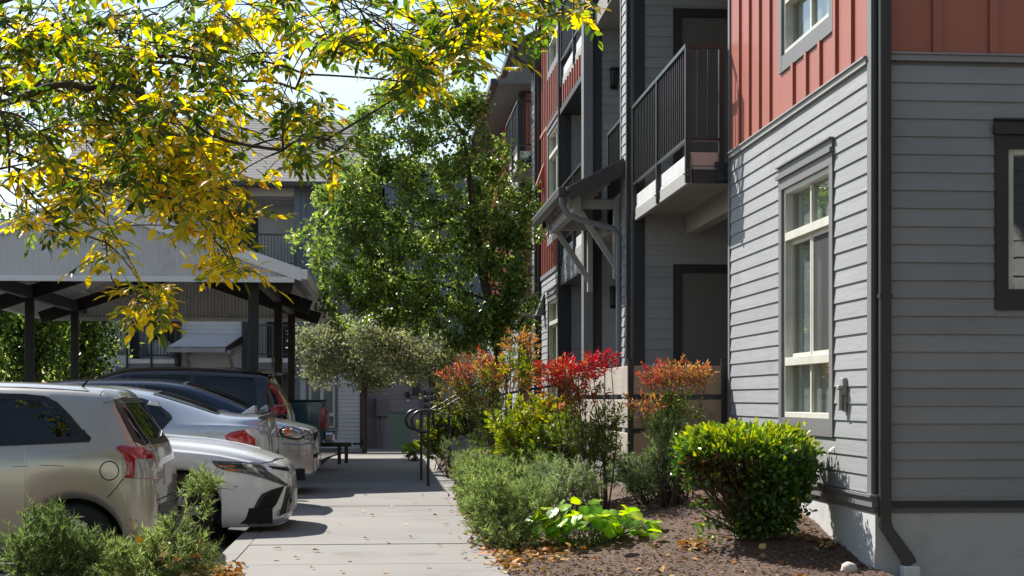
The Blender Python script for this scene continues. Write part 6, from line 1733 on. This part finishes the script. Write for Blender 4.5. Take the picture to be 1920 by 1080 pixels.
# two small olive-gray trees before the far building
OA = (.21, .235, .12); OB = (.28, .30, .155); OC = (.34, .35, .14); OD = (.12, .14, .075)
Zo = 43.0
t1 = at(683, 838, Zo); t1.z = gz(t1.y)
tree('olive_gray_tree', 'slim small tree with olive leaves left of the green cabinet', (t1.x, t1.y, t1.z), [(t1.x, t1.y, t1.z - .1), tuple(at(683, 790, Zo)), tuple(at(683, 720, Zo)), tuple(at(680, 680, Zo))],
     [ct_(620, 660, Zo, 60, 35, 60), ct_(660, 690, Zo, 60, 35, 60), ct_(588, 632, Zo, 45, 16, 24), ct_(600, 690, Zo, 40, 20, 18), ct_(700, 700, Zo, 40, 25, 30), ct_(640, 620, Zo, 40, 20, 25)], 6500, .11, [OA, OB, OC, OD], [4, 4, 2, 2], 41, r0=.09, shape='diamond', mt='leaf_matte', spread=.34, keep=.5, group='small olive trees by the far building')
t2 = at(822, 838, Zo - 1); t2.z = gz(t2.y)
tree('olive_gray_tree', 'small spreading olive-leaved tree right of the green cabinet', (t2.x, t2.y, t2.z), [(t2.x, t2.y, t2.z - .1), tuple(at(822, 780, Zo - 1)), tuple(at(818, 735, Zo - 1)), tuple(at(800, 700, Zo - 1))],
     [ct_(720, 660, Zo - 1, 55, 35, 60), ct_(780, 680, Zo - 1, 60, 40, 70), ct_(830, 690, Zo - 1, 40, 35, 40), ct_(760, 640, Zo - 1, 60, 26, 30), ct_(690, 625, Zo - 1, 40, 26, 20), ct_(855, 660, Zo - 1, 30, 30, 16)], 7500, .11, [OA, OB, OC, OD], [4, 4, 3, 2], 42, r0=.09, mt='leaf_matte', spread=.34, keep=.5, group='small olive trees by the far building')
# trees behind the carport on the left
for k, (u, Z, lab) in enumerate(((60, 41, 'dark green tree seen under the left of the carport'), (150, 44, 'green tree at the left end of the far building'), (-60, 38, 'leafy green tree at the left edge behind the carport'))):
    b0 = at(u, 800, Z)
    tree('broadleaf_tree', lab, (b0.x, b0.y, gz(b0.y)), [(b0.x, b0.y, gz(b0.y) - .2), (b0.x, b0.y, .7), (b0.x + .1, b0.y, 1.5), (b0.x + .1, b0.y, 2.6)],
         [ct_(u, 640, Z, 70, 70, 110), ct_(u - 60, 600, Z, 60, 60, 70), ct_(u + 30, 560, Z, 60, 60, 70), ct_(u - 20, 690, Z, 60, 40, 50), ct_(u - 10, 480, Z, 60, 70, 60)], 9000, .15, [GD, GA, GB, GC], [5, 4, 2, 1], 50 + k, r0=.14, spread=.4, group='trees beyond the carport')

# unseen trees added to darken the right-hand wall; they show in the car paint
for k, (x, y, sc, cz, n, lab) in enumerate(((3.4, -4.5, 1.0, 5.2, 6000, 'unseen tree added behind the camera on the right to block sky light'), (-3.5, -5.5, 1.0, 5.2, 6000, 'unseen tree added behind the camera on the left to block sky light'), (4.5, 4.0, .62, 4.6, 9000, 'unseen leafy tree added in the gap to darken the right-hand wall'))):
    tree('broadleaf_tree', lab, (x, y, -.1), [(x, y, -.2), (x, y, 1.4), (x + .1, y, 2.6), (x, y, 4.0)],
         [(x, y, cz, 3.0 * sc, 2.6 * sc, 2.4 * sc, 120), (x + 1.0 * sc, y, cz - .4, 2.2 * sc, 2 * sc, 1.8 * sc, 70), (x - 1.0 * sc, y, cz + .5, 2.0 * sc, 2 * sc, 1.8 * sc, 70)], n, .24, [GD, GA, GB], [4, 4, 2], 150 + k, r0=.12, spread=.4, group='unseen trees added to block sky light')

# ------------------------------------------------------------------ shrubs
def ground_z(x, y):
    if WL <= x <= WR: return gz(y)
    return mz(x, y) if x > WR else -.02
def stems(o, base, tops, r0, mt='twig', seed=0, name='stems', sides=5, bow=.08):
    """separate canes fanning from the base to each top"""
    r = np.random.default_rng(seed); b = MB()
    for t in tops:
        p0 = np.array(base) + np.array((r.normal(0, .05), r.normal(0, .05), -.03)); t = np.array(t); m = (p0 + t) / 2 + r.normal(0, bow, 3) * np.array((1, 1, .2))
        b.tube([p0, p0 * .5 + m * .5 + r.normal(0, .01, 3), m, t], [r0, r0 * .8, r0 * .65, r0 * .35], sides, cap=False)
    return b.build(name, MT[mt], o)
def ellips(r, clumps, shell=.5):
    P = []; O = []
    for x, y, z, rx, ry, rz, n in clumps:
        d = rdir(r, n); ph = r.uniform(0, 6, 4); lump = 1 + .13 * np.sin(4.1 * d[:, 0] * 1.3 + ph[0]) * np.cos(3.7 * d[:, 2] + ph[1]) + .09 * np.sin(7.3 * d[:, 1] + 5.1 * d[:, 0] + ph[2])
        rr = (1 - shell * r.random(n) ** 1.6) * (1 + r.normal(0, .08, n)) * lump
        P.append(np.stack([x + d[:, 0] * rx * rr, y + d[:, 1] * ry * rr, z + d[:, 2] * rz * rr], 1)); O.append(d)
    return np.concatenate(P), np.concatenate(O)
def sprig_shrub(name, label, clumps, cols, wts, seed, size=.055, width=.008, per=16, group=None, cat='shrub', up=.55, stalks=0, mt='leaf_matte', stemn=26):
    """fine-leaved shrub: sprigs near the surface, each with many narrow leaves along a short stem"""
    r = np.random.default_rng(seed)
    cx, cy = clumps[0][0], clumps[0][1]; base = (cx, cy, ground_z(cx, cy))
    o = thing(name, label, cat, base, group)
    P0, O = ellips(r, clumps, .62)
    gzv = np.array([ground_z(p[0], p[1]) for p in P0]); k_ = P0[:, 2] > gzv + .01; P0, O = P0[k_], O[k_]
    n = len(P0); SD = norm(O * .8 + np.array((0, 0, up)) + r.normal(0, .30, (n, 3))); SL = r.uniform(.05, .13, n)
    b = MB(); tp = P0 + SD * SL[:, None]
    t = r.random((n, per)); P = (P0[:, None, :] + SD[:, None, :] * (SL[:, None] * t)[:, :, None]).reshape(-1, 3)
    D = norm(np.repeat(SD, per, 0) * .9 + r.normal(0, .55, (n * per, 3))); N = rdir(r, n * per, .3)
    tone = np.repeat(1 + r.normal(0, .20, n), per)[:, None]
    C = np.clip(pal(r, n * per, cols, wts, .15) * tone, .004, .9)
    L = r.uniform(.7, 1.25, n * per) * size; W = np.full(n * per, width) * r.uniform(.8, 1.3, n * per)
    packs = [leaves(P, D, N, L, W, C, 'blade')]
    foliage('foliage', o, packs, mt)
    tops = [tuple(P0[i]) for i in r.choice(n, min(n, stemn), replace=False)]
    stems(o, base, tops, .009, 'twig', seed, 'branches')
    if stalks:
        bb = MB()
        for i in r.choice(n, min(n, stalks), replace=False):
            p = P0[i]; d = norm(O[i] * .5 + np.array((0, 0, 1.0)) + r.normal(0, .35, 3)); l = r.uniform(.12, .28)
            bb.tube([p, p + d * l * .6, p + d * l + r.normal(0, .015, 3)], [.0018, .0015, .0011], 4, cap=False)
            q = p + d * l; bb.tube([q, q + d * .02], [.004, .0025], 4)
        bb.build('flower_stalks', MT['dry_stalk'], o, kind='stuff')
    return o
mat('dry_stalk', lin(.20, .16, .09), lin(.13, .10, .055), 20, .9)
LV1 = (.17, .245, .075); LV2 = (.26, .33, .11); LV3 = (.36, .40, .14); LV4 = (.085, .12, .045); LVG = (.27, .32, .20)
def C_(u, v, Z, ru, rv, n, dep=None):
    p = at(u, v, Z); s = Z / FPX
    return (p.x, p.y, p.z, ru * s, dep or ru * s * .9, rv * s, n)
sprig_shrub('lavender_bush', 'dark rounded lavender bush in the bottom left corner before the hatchback', [C_(95, 1055, 9.5, 66, 62, 240), C_(98, 995, 9.6, 38, 28, 80), C_(40, 1040, 9.3, 30, 40, 50), C_(150, 1050, 9.5, 34, 45, 60)],
            [LV4, LV1, LV2], [5, 4, 1.2], 61, per=22, stalks=24, group='lavender bushes before the hatchback')
sprig_shrub('lavender_bush', 'pale loose lavender bush in front of the white car tyre', [C_(270, 1075, 9.9, 82, 55, 260), C_(312, 1025, 10.1, 42, 26, 80), C_(370, 1060, 10.0, 34, 40, 70), C_(377, 918, 10.2, 17, 15, 46), C_(380, 965, 10.2, 8, 26, 8), C_(205, 1065, 9.8, 36, 34, 60), C_(335, 990, 10.1, 18, 15, 26)],
            [LV2, LV3, LV1, LV4], [4, 3, 3, 1.5], 62, per=20, stalks=46, group='lavender bushes before the hatchback')
HG = 'lavender hedge along the walkway'
sprig_shrub('lavender_bush', 'nearest bush of the green hedge along the right of the walkway', [C_(950, 965, 12.5, 68, 62, 380), C_(1000, 950, 12.8, 46, 42, 170), C_(912, 940, 12.7, 40, 50, 180), C_(960, 1008, 12.2, 48, 22, 60)], [LV1, LV2, LV3, LV4], [5, 4, 1.5, 2], 63, per=20, stalks=12, group=HG)
sprig_shrub('lavender_bush', 'middle bush of the green hedge along the right of the walkway', [C_(905, 912, 14.3, 46, 42, 320), C_(960, 905, 14.6, 50, 32, 190)], [LV1, LV2, LV3, LV4], [5, 4, 2, 1.5], 64, per=20, stalks=10, group=HG)
sprig_shrub('lavender_bush', 'last bush of the green hedge next to the steps', [C_(880, 886, 16.6, 26, 28, 220), C_(930, 886, 16.8, 36, 24, 150)], [LV1, LV2, LV3, LV4], [5, 4, 2, 1.5], 65, per=18, stalks=6, group=HG)
sprig_shrub('lavender_bush', 'gray-green lavender clump behind the lime-leaved plant', [C_(1070, 915, 13.7, 50, 35, 220), C_(1030, 900, 14.0, 40, 35, 120)], [LVG, LV1, LV2], [4, 3, 2], 66, per=18, stalks=6, group=HG)
sprig_shrub('rosemary_bush', 'low gray-green bush under the cedar fence', [C_(1215, 900, 14.1, 55, 30, 260), C_(1180, 885, 14.4, 40, 25, 120)], [LV1, LV4, LVG], [4, 3, 3], 67, per=18)
sprig_shrub('rosemary_bush', 'upright gray-green bush between the fence and the clipped shrub', [C_(1255, 850, 13.6, 32, 55, 260), C_(1250, 800, 13.7, 24, 30, 90)], [LV2, LVG, LV1], [4, 3, 3], 68, per=18)

def nandina(name, label, base_px, Z, clusters, seed, canes=8, group='heavenly bamboo shrubs', leaf=.050, wid=.016, twigs=5, mt='leaf_feather'):
    """clusters: (u, v, Z, ru, rv, count, colours)"""
    r = np.random.default_rng(seed)
    b0 = at(*base_px, Z); base = (b0.x, b0.y, ground_z(b0.x, b0.y))
    o = thing(name, label, 'shrub', base, group)
    packs = []; tops = []; tw = MB()
    for u, v, z, ru, rv, n, cols in clusters:
        c = C_(u, v, z, ru, rv, n); d = rdir(r, n); rr = r.random(n) ** .5
        Q = np.stack([c[0] + d[:, 0] * c[3] * rr, c[1] + d[:, 1] * c[4] * rr, c[2] + d[:, 2] * c[5] * rr], 1)
        for i in r.choice(n, min(n, max(2, canes // len(clusters) + 1)), replace=False): tops.append(tuple(Q[i]))
        ctr = np.array((c[0], c[1], c[2] - c[5] * .9))
        for q in Q:                                        # a feathery spray: side stalks with narrow leaflets
            ax = norm(q - ctr + np.array((0, 0, .10)) + r.normal(0, .10, 3)); L0 = r.uniform(.14, .24); sd = norm(np.cross(ax, r.normal(0, 1, 3)))
            q0 = q - ax * L0 * .5
            tw.tube([q0, q0 + ax * L0], [.0022, .0012], 3, cap=False)
            P = []; D = []
            for k in range(twigs):
                s = (k + .6) / twigs; pp = q0 + ax * L0 * s
                for sg in (-1, 1):
                    dd = norm(sd * sg + ax * .65 + r.normal(0, .2, 3)); l2 = L0 * .42 * (1.15 - .5 * s)
                    tw.tube([pp, pp + dd * l2], [.0014, .001], 3, cap=False)
                    for m in range(4):
                        P.append(pp + dd * l2 * (.3 + .23 * m)); D.append(norm(dd + r.normal(0, .45, 3) + ax * .2))
            P = np.array(P); D = np.array(D); m = len(P)
            N = rdir(r, m, .8); Ls = r.uniform(.7, 1.2, m) * leaf
            packs.append(leaves(P, D, N, Ls, Ls * wid / leaf * r.uniform(.8, 1.2, m), np.clip(pal(r, m, cols, None, .15) * (1 + r.normal(0, .15)), .004, .9), 'diamond'))
    foliage('foliage', o, packs, mt)
    tw.build('leaf_stalks', MT['twig'], o, kind='stuff')
    stems(o, base, tops, .010, 'twig', seed, 'canes', bow=.10)
    return o
RED = (.46, .022, .035); RED2 = (.36, .035, .04); ORG_ = (.48, .19, .07); ORY = (.50, .31, .09); BRZ = (.20, .09, .035); NG1 = (.10, .16, .025); NG2 = (.18, .24, .03); NY = (.38, .40, .04); PNK = (.42, .13, .09); OLV = (.11, .125, .035)
nandina('heavenly_bamboo', 'tall bronze and green shrub with an orange top beside the handrail', (935, 885), 17.6,
        [(880, 745, 17.6, 58, 40, 34, [BRZ, NG1, OLV, NG2]), (925, 800, 17.5, 65, 50, 40, [NG1, OLV, NG2]), (950, 705, 17.8, 60, 30, 28, [ORY, NY, ORG_, NG2]), (985, 690, 17.9, 40, 30, 16, [NG2, NY, NG1]), (975, 645, 18.0, 38, 20, 9, [ORY, ORY, ORG_]), (900, 690, 17.8, 45, 16, 9, [PNK, RED2, ORG_]), (860, 710, 17.5, 34, 20, 9, [PNK, BRZ, ORG_])], 71, canes=14, leaf=.058, wid=.020)
nandina('heavenly_bamboo', 'shrub with a crimson crown in front of the pale fence boards', (1130, 930), 14.0,
        [(1075, 700, 14.3, 68, 20, 26, [RED, RED, RED2, ORG_]), (1125, 688, 14.3, 34, 14, 9, [RED, RED2]), (1035, 715, 14.4, 36, 18, 10, [RED2, ORG_, BRZ]), (1090, 745, 14.2, 55, 26, 16, [BRZ, RED2, NG1]), (1100, 800, 14.2, 75, 50, 46, [NG1, NG2, OLV]), (1130, 850, 14.0, 50, 45, 22, [NG1, OLV])], 72, canes=12)
nandina('yellow_green_shrub', 'leafy yellow-green shrub in the middle of the planting bed', (1010, 905), 15.2,
        [(1000, 800, 15.4, 72, 45, 48, [NY, NG2, NY]), (960, 830, 15.2, 50, 40, 26, [NG2, NY]), (1050, 840, 15.0, 60, 45, 34, [NG2, NG1, NY]), (1015, 870, 14.9, 60, 35, 24, [NG2, NG1]), (1030, 770, 15.5, 40, 16, 8, [PNK, ORG_, NY])], 73, canes=12, leaf=.066, wid=.030, group=None)
nandina('heavenly_bamboo', 'shrub with a pale orange crown in front of the cedar fence', (1275, 870), 13.7,
        [(1225, 712, 13.9, 40, 20, 13, [PNK, RED, ORG_]), (1285, 708, 13.9, 55, 20, 20, [ORG_, ORY, PNK]), (1320, 715, 13.9, 25, 14, 6, [ORG_, ORY]), (1215, 765, 13.7, 34, 14, 8, [ORG_, PNK, ORY]), (1270, 762, 13.8, 48, 34, 24, [NG1, OLV, NG2]), (1240, 800, 13.7, 40, 24, 10, [OLV, NG1])], 74, canes=9, leaf=.045, wid=.013)
nandina('yellow_green_shrub', 'yellow-green shrub behind the black handrails', (820, 862), 26.0,
        [(815, 820, 26.0, 32, 36, 40, [NG2, NY, NG1]), (850, 800, 26.2, 36, 40, 40, [NG2, NG1, NY]), (885, 790, 26.0, 34, 40, 30, [NG1, OLV, NG2])], 75, canes=8, leaf=.085, wid=.04, group=None)
sprig_shrub('lavender_bush', 'gray-green clump at the foot of the handrail', [C_(845, 850, 23.5, 18, 24, 70)], [LVG, LV2, LV1], [3, 3, 2], 76, per=14)
sprig_shrub('groundcover_plant', 'small bright green plant at the edge of the far walk', [C_(776, 845, 30, 14, 7, 40)], [(.22, .32, .05), (.3, .36, .06)], [1, 1], 77, per=12, cat='plant', size=.08, width=.03)

# ---- clipped glossy shrub beside the sunlit wall
r = np.random.default_rng(81)
Zh = 11.9
hb0 = at(1412, 1012, Zh)
hs = thing('clipped_shrub', 'rounded glossy green clipped shrub before the sunlit wall', 'shrub', (hb0.x, hb0.y, ground_z(hb0.x, hb0.y)))
cl = [C_(1400, 855, Zh, 122, 56, 1500), C_(1440, 900, Zh - .05, 82, 70, 1100), C_(1335, 855, Zh, 62, 52, 420), C_(1430, 960, Zh - .05, 62, 45, 420), C_(1480, 870, Zh, 48, 60, 420), C_(1330, 905, Zh - .1, 40, 40, 60), C_(1330, 995, Zh - .3, 26, 12, 14)]
P0, O = ellips(r, cl, .40)
zmax = at(0, 806, Zh).z
P0[:, 2] = np.minimum(P0[:, 2], zmax + r.normal(0, .018, len(P0)))
k = 4; n = len(P0) * k
P = np.repeat(P0, k, 0) + r.normal(0, .018, (n, 3)); Or = np.repeat(O, k, 0)
D = norm(Or + np.array((0, 0, .55)) + r.normal(0, .55, (n, 3))); N = norm(Or * .6 + rdir(r, n, .7))
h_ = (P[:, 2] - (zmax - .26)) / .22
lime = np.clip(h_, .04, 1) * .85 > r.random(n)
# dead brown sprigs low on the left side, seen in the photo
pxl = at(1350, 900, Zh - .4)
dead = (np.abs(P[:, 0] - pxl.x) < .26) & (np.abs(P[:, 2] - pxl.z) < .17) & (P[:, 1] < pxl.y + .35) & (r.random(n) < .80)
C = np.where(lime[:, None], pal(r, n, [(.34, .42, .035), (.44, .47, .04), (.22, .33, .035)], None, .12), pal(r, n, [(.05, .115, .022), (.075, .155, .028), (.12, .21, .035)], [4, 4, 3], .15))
C = np.where(dead[:, None], pal(r, n, [(.10, .055, .025), (.06, .035, .02), (.16, .08, .03)], None, .2), C)
gap = (np.sin(P[:, 0] * 23 + 1.0) * np.sin(P[:, 2] * 27 + .5) * np.sin(P[:, 1] * 19)) > .42
keepm = ~(dead & (r.random(n) < .6)) & ~(gap & (r.random(n) < .75))
spr = r.random(n) < .05; P[spr] += Or[spr] * r.uniform(.02, .07, (int(spr.sum()), 1))
L = r.uniform(.034, .06, n); W = L * r.uniform(.45, .6, n)
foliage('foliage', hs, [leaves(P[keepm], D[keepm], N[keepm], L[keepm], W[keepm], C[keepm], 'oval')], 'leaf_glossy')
stems(hs, (hb0.x, hb0.y, ground_z(hb0.x, hb0.y)), [tuple(P0[i]) for i in r.choice(len(P0), 60, replace=False)], .016, 'twig', 5, 'branches', bow=.05)
low = at(1335, 930, Zh - .3)
stems(hs, (hb0.x, hb0.y, ground_z(hb0.x, hb0.y)), [(low.x + r.normal(0, .12), low.y + r.normal(0, .15), low.z + r.normal(0, .10)) for _ in range(45)] + [tuple(at(1325, 1000, Zh - .3))] * 2, .006, 'twig', 6, 'dead_twigs', bow=.06)

# ---- lime broad-leaved plant: every leaf a part
hp0 = at(1105, 1010, 12.3)
lp = thing('lime_plant', 'low plant with large lime-green leaves at the bed edge', 'plant', (hp0.x, hp0.y, ground_z(hp0.x, hp0.y)))
r = np.random.default_rng(91)
lm = []
for k in range(5):
    cols = [(.27, .46, .025), (.36, .54, .03), (.19, .38, .025), (.44, .56, .04), (.15, .30, .05)][k]
    n_ = 18; V = [(0, .0, 0)]; F = []
    for j in range(n_ + 1):
        t = j / n_ * 2 * math.pi; rr = (1 - .22 * math.cos(t)) * .5; 
        x = math.sin(t) * rr * 1.0; y = .46 - math.cos(t) * rr * .95
        V.append((x, y, .10 * abs(x) - .22 * (y - .3) ** 2 + .02 * math.sin(5 * t + k)))
    V.append((0, .45, .0)); c_ = len(V) - 1
    for j in range(1, n_ + 1): F.append((c_, j, j + 1))
    me = bpy.data.meshes.new('leaf'); me.from_pydata(V, [], F); me.materials.append(MT['leaf_lime'])
    a = me.color_attributes.new('Col', 'FLOAT_COLOR', 'POINT'); a.data.foreach_set('color', np.array([tuple(np.clip(np.array(cols) * (1.18 - .75 * abs(q[0]) - .22 * (j % 2) + (.25 if j in (0, len(V) - 1) else 0)), 0, 1)) + (1,) for j, q in enumerate(V)], dtype=np.float32).ravel())
    me.polygons.foreach_set('use_smooth', [True] * len(F)); me.update(); lm.append(me)
st_ = MB(); i = 0
spots = [(1040 + r.normal(0, 18), 975 + r.normal(0, 18)) for _ in range(34)] + [(1100 + r.normal(0, 25), 968 + r.normal(0, 16)) for _ in range(44)] + [(1150 + r.normal(0, 18), 975 + r.normal(0, 12)) for _ in range(26)] + [(1205 + r.normal(0, 14), 996 + r.normal(0, 6)) for _ in range(12)] + [(1112, 938), (1118, 948), (1160, 957), (1178, 962)]
for u, v in spots:
    Z = 12.3 + r.normal(0, .16); p = at(u, v, Z); g = ground_z(p.x, p.y)
    if p.z < g + .03: p.z = g + r.uniform(.03, .09)
    o = put('leaf', lm[int(r.integers(0, 5))], lp, p)
    out = math.atan2(p.y - hp0.y, p.x - hp0.x) + r.normal(0, .7)
    o.rotation_euler = (r.normal(-.45, .35), r.normal(0, .3), out - math.pi / 2)
    s = r.uniform(.085, .145); o.scale = (s * .92, s, s)
    st_.tube([(hp0.x + r.normal(0, .06) + (p.x - hp0.x) * .45, hp0.y + r.normal(0, .05), g - .01), tuple(p)], [.004, .0025], 4, cap=False)
st_.build('stalks', MT['stem_green'], lp)

# ------------------------------------------------------------------ fallen leaves, mulch chips, stones
r = np.random.default_rng(101)
DRY = [(.42, .17, .045), (.50, .27, .06), (.30, .13, .05), (.46, .35, .16), (.22, .11, .05)]
def litter(name, label, pts, seed, size=(.035, .075), cols=DRY, parent=None):
    r = np.random.default_rng(seed); n = len(pts)
    P = np.array(pts); D = rdir(r, n); D[:, 2] *= .35; N = rdir(r, n, 2.2)
    L = r.uniform(*size, n); W = L * r.uniform(.45, .75, n)
    o = foliage(name, None, [leaves(P, D, N, L, W, pal(r, n, cols, None, .2), 'ash')], 'leaf_dry')
    o['kind'] = 'stuff'; o['label'] = label; o['category'] = 'leaves'
    return o
pts = []
for _ in range(520):
    y = 10.6 + 9.5 * r.random() ** 1.1; x = WR + .18 * sstep((y - 14) / 8) + r.normal(-.02, .075) + .05
    pts.append((x, y, max(ground_z(x, y), 0) + .006 + .02 * r.random()))
for _ in range(220):
    p = at(1000 + r.normal(0, 45), 1010, 12.0 + r.normal(0, .3)); pts.append((p.x, p.y, ground_z(p.x, p.y) + .01 + .03 * r.random()))
litter('fallen_leaves', 'drift of brown and orange leaves along the right edge of the walkway', pts, 111)
pts = []
for _ in range(360):
    x = r.uniform(WR + .1, X0 - .1); y = r.uniform(9.5, 15); pts.append((x, y, ground_z(x, y) + .012))
for _ in range(60):
    y = r.uniform(11.2, 13.2); pts.append((X0 - .12 + r.normal(0, .05), y, ground_z(X0 - .1, y) + .02))
for _ in range(70):
    p = at(1305 + r.normal(0, 14), 1018, 11.7 + r.normal(0, .1)); pts.append((p.x, p.y, ground_z(p.x, p.y) + .02))
litter('fallen_leaves', 'scattered dry leaves lying on the brown mulch', pts, 112)
pts = []
for _ in range(420):
    p = at(410 + r.normal(0, 30), 1060, 10.3 + r.normal(0, .4)); pts.append((min(p.x, WL + .10 + .1 * r.random()), p.y, .008 + .02 * r.random()))
for _ in range(70):
    p = at(r.uniform(180, 400), 1000, 9.9 + r.normal(0, .15)); pts.append((p.x, p.y, r.uniform(.03, .30)))
litter('fallen_leaves', 'orange leaves caught in the lavender at the lower left kerb', pts, 113)
# single leaves on the walkway
for u, v in [(785,947),(700,968),(516,1051),(652,1053),(725,1020),(675,960),(800,958),(833,938),(812,968),(818,1024),(803,1065),(610,1000),(560,1048),(583,1068),(690,1012),(745,912),(830,985),(640,1075),(720,1073),(860,1010),(770,1010),(850,960),(755,985),(600,1035),(690,930),(880,1050),(530,1030),(790,930),(640,985),(842,1000),(868,1035),(735,950)]:
    Z = EYE * FPX / (v - HOR); p = at(u, v, Z)
    n = 1; me_p = leaves(np.array([[0, 0, 0.0]]), np.array([[r.normal(), r.normal(), .05]]), np.array([[r.normal(0, .3), r.normal(0, .3), 1.0]]), np.array([r.uniform(.05, .085)]), np.array([r.uniform(.03, .045)]), pal(r, 1, DRY + [(.6, .5, .35)], None, .15), 'ash')
    me = mesh_np('fallen_leaf', me_p[0], me_p[1], me_p[3], MT['leaf_dry'], me_p[2])
    o = put('fallen_leaf', me, None, (p.x, p.y, gz(p.y) + .012))
    tag(o, 'single dry leaf lying on the pale concrete walkway', 'leaf', 'single leaves on the walkway')
# coarse mulch chips
r = np.random.default_rng(121); n = 15000
xs = r.uniform(WR, X0, n); ys = 9.2 + 6.0 * r.random(n) ** 1.4
Pm = np.stack([xs, ys, [mz(a, b_) + .004 for a, b_ in zip(xs, ys)]], 1)
D = rdir(r, n); D[:, 2] *= .25; N = rdir(r, n, 1.6)
mc = foliage('mulch_chips', None, [leaves(Pm, D, N, r.uniform(.015, .05, n), r.uniform(.006, .014, n), pal(r, n, [(.115, .066, .043), (.18, .115, .078), (.058, .034, .024), (.28, .205, .15)], [4, 3, 3, 1.0], .2), 'diamond')], 'leaf_dry')
mc['kind'] = 'stuff'; mc['label'] = 'brown wood chips covering the planting bed'; mc['category'] = 'mulch'
def stone(name, label, u, v, Z, a, b_, c, mt, seed):
    r = np.random.default_rng(seed); p = at(u, v, Z)
    bm = bmesh.new(); bmesh.ops.create_icosphere(bm, subdivisions=3, radius=1)
    for w in bm.verts:
        d = w.co.normalized(); k = 1 + .10 * math.sin(3.1 * d.x + seed) * math.cos(2.7 * d.y) + .05 * math.sin(7 * d.z + d.x * 5)
        w.co = Vector((d.x * a * k, d.y * b_ * k, d.z * c * k))
    me = bpy.data.meshes.new(name); bm.to_mesh(me); bm.free(); me.materials.append(MT[mt]); me.polygons.foreach_set('use_smooth', [True] * len(me.polygons))
    o = put(name, me, None, (p.x, p.y, ground_z(p.x, p.y) + c * .45)); o.rotation_euler = (R(18), R(-20), R(30))
    return tag(o, label, 'stone')
stone('stone', 'pale oval stone on the shaded mulch by the foundation', 1592, 1040, 10.7, .055, .06, .045, 'rock', 3)
stone('stone', 'small yellow stone at the foot of the clipped shrub', 1430, 1020, 11.5, .03, .03, .022, 'rock_yellow', 5)
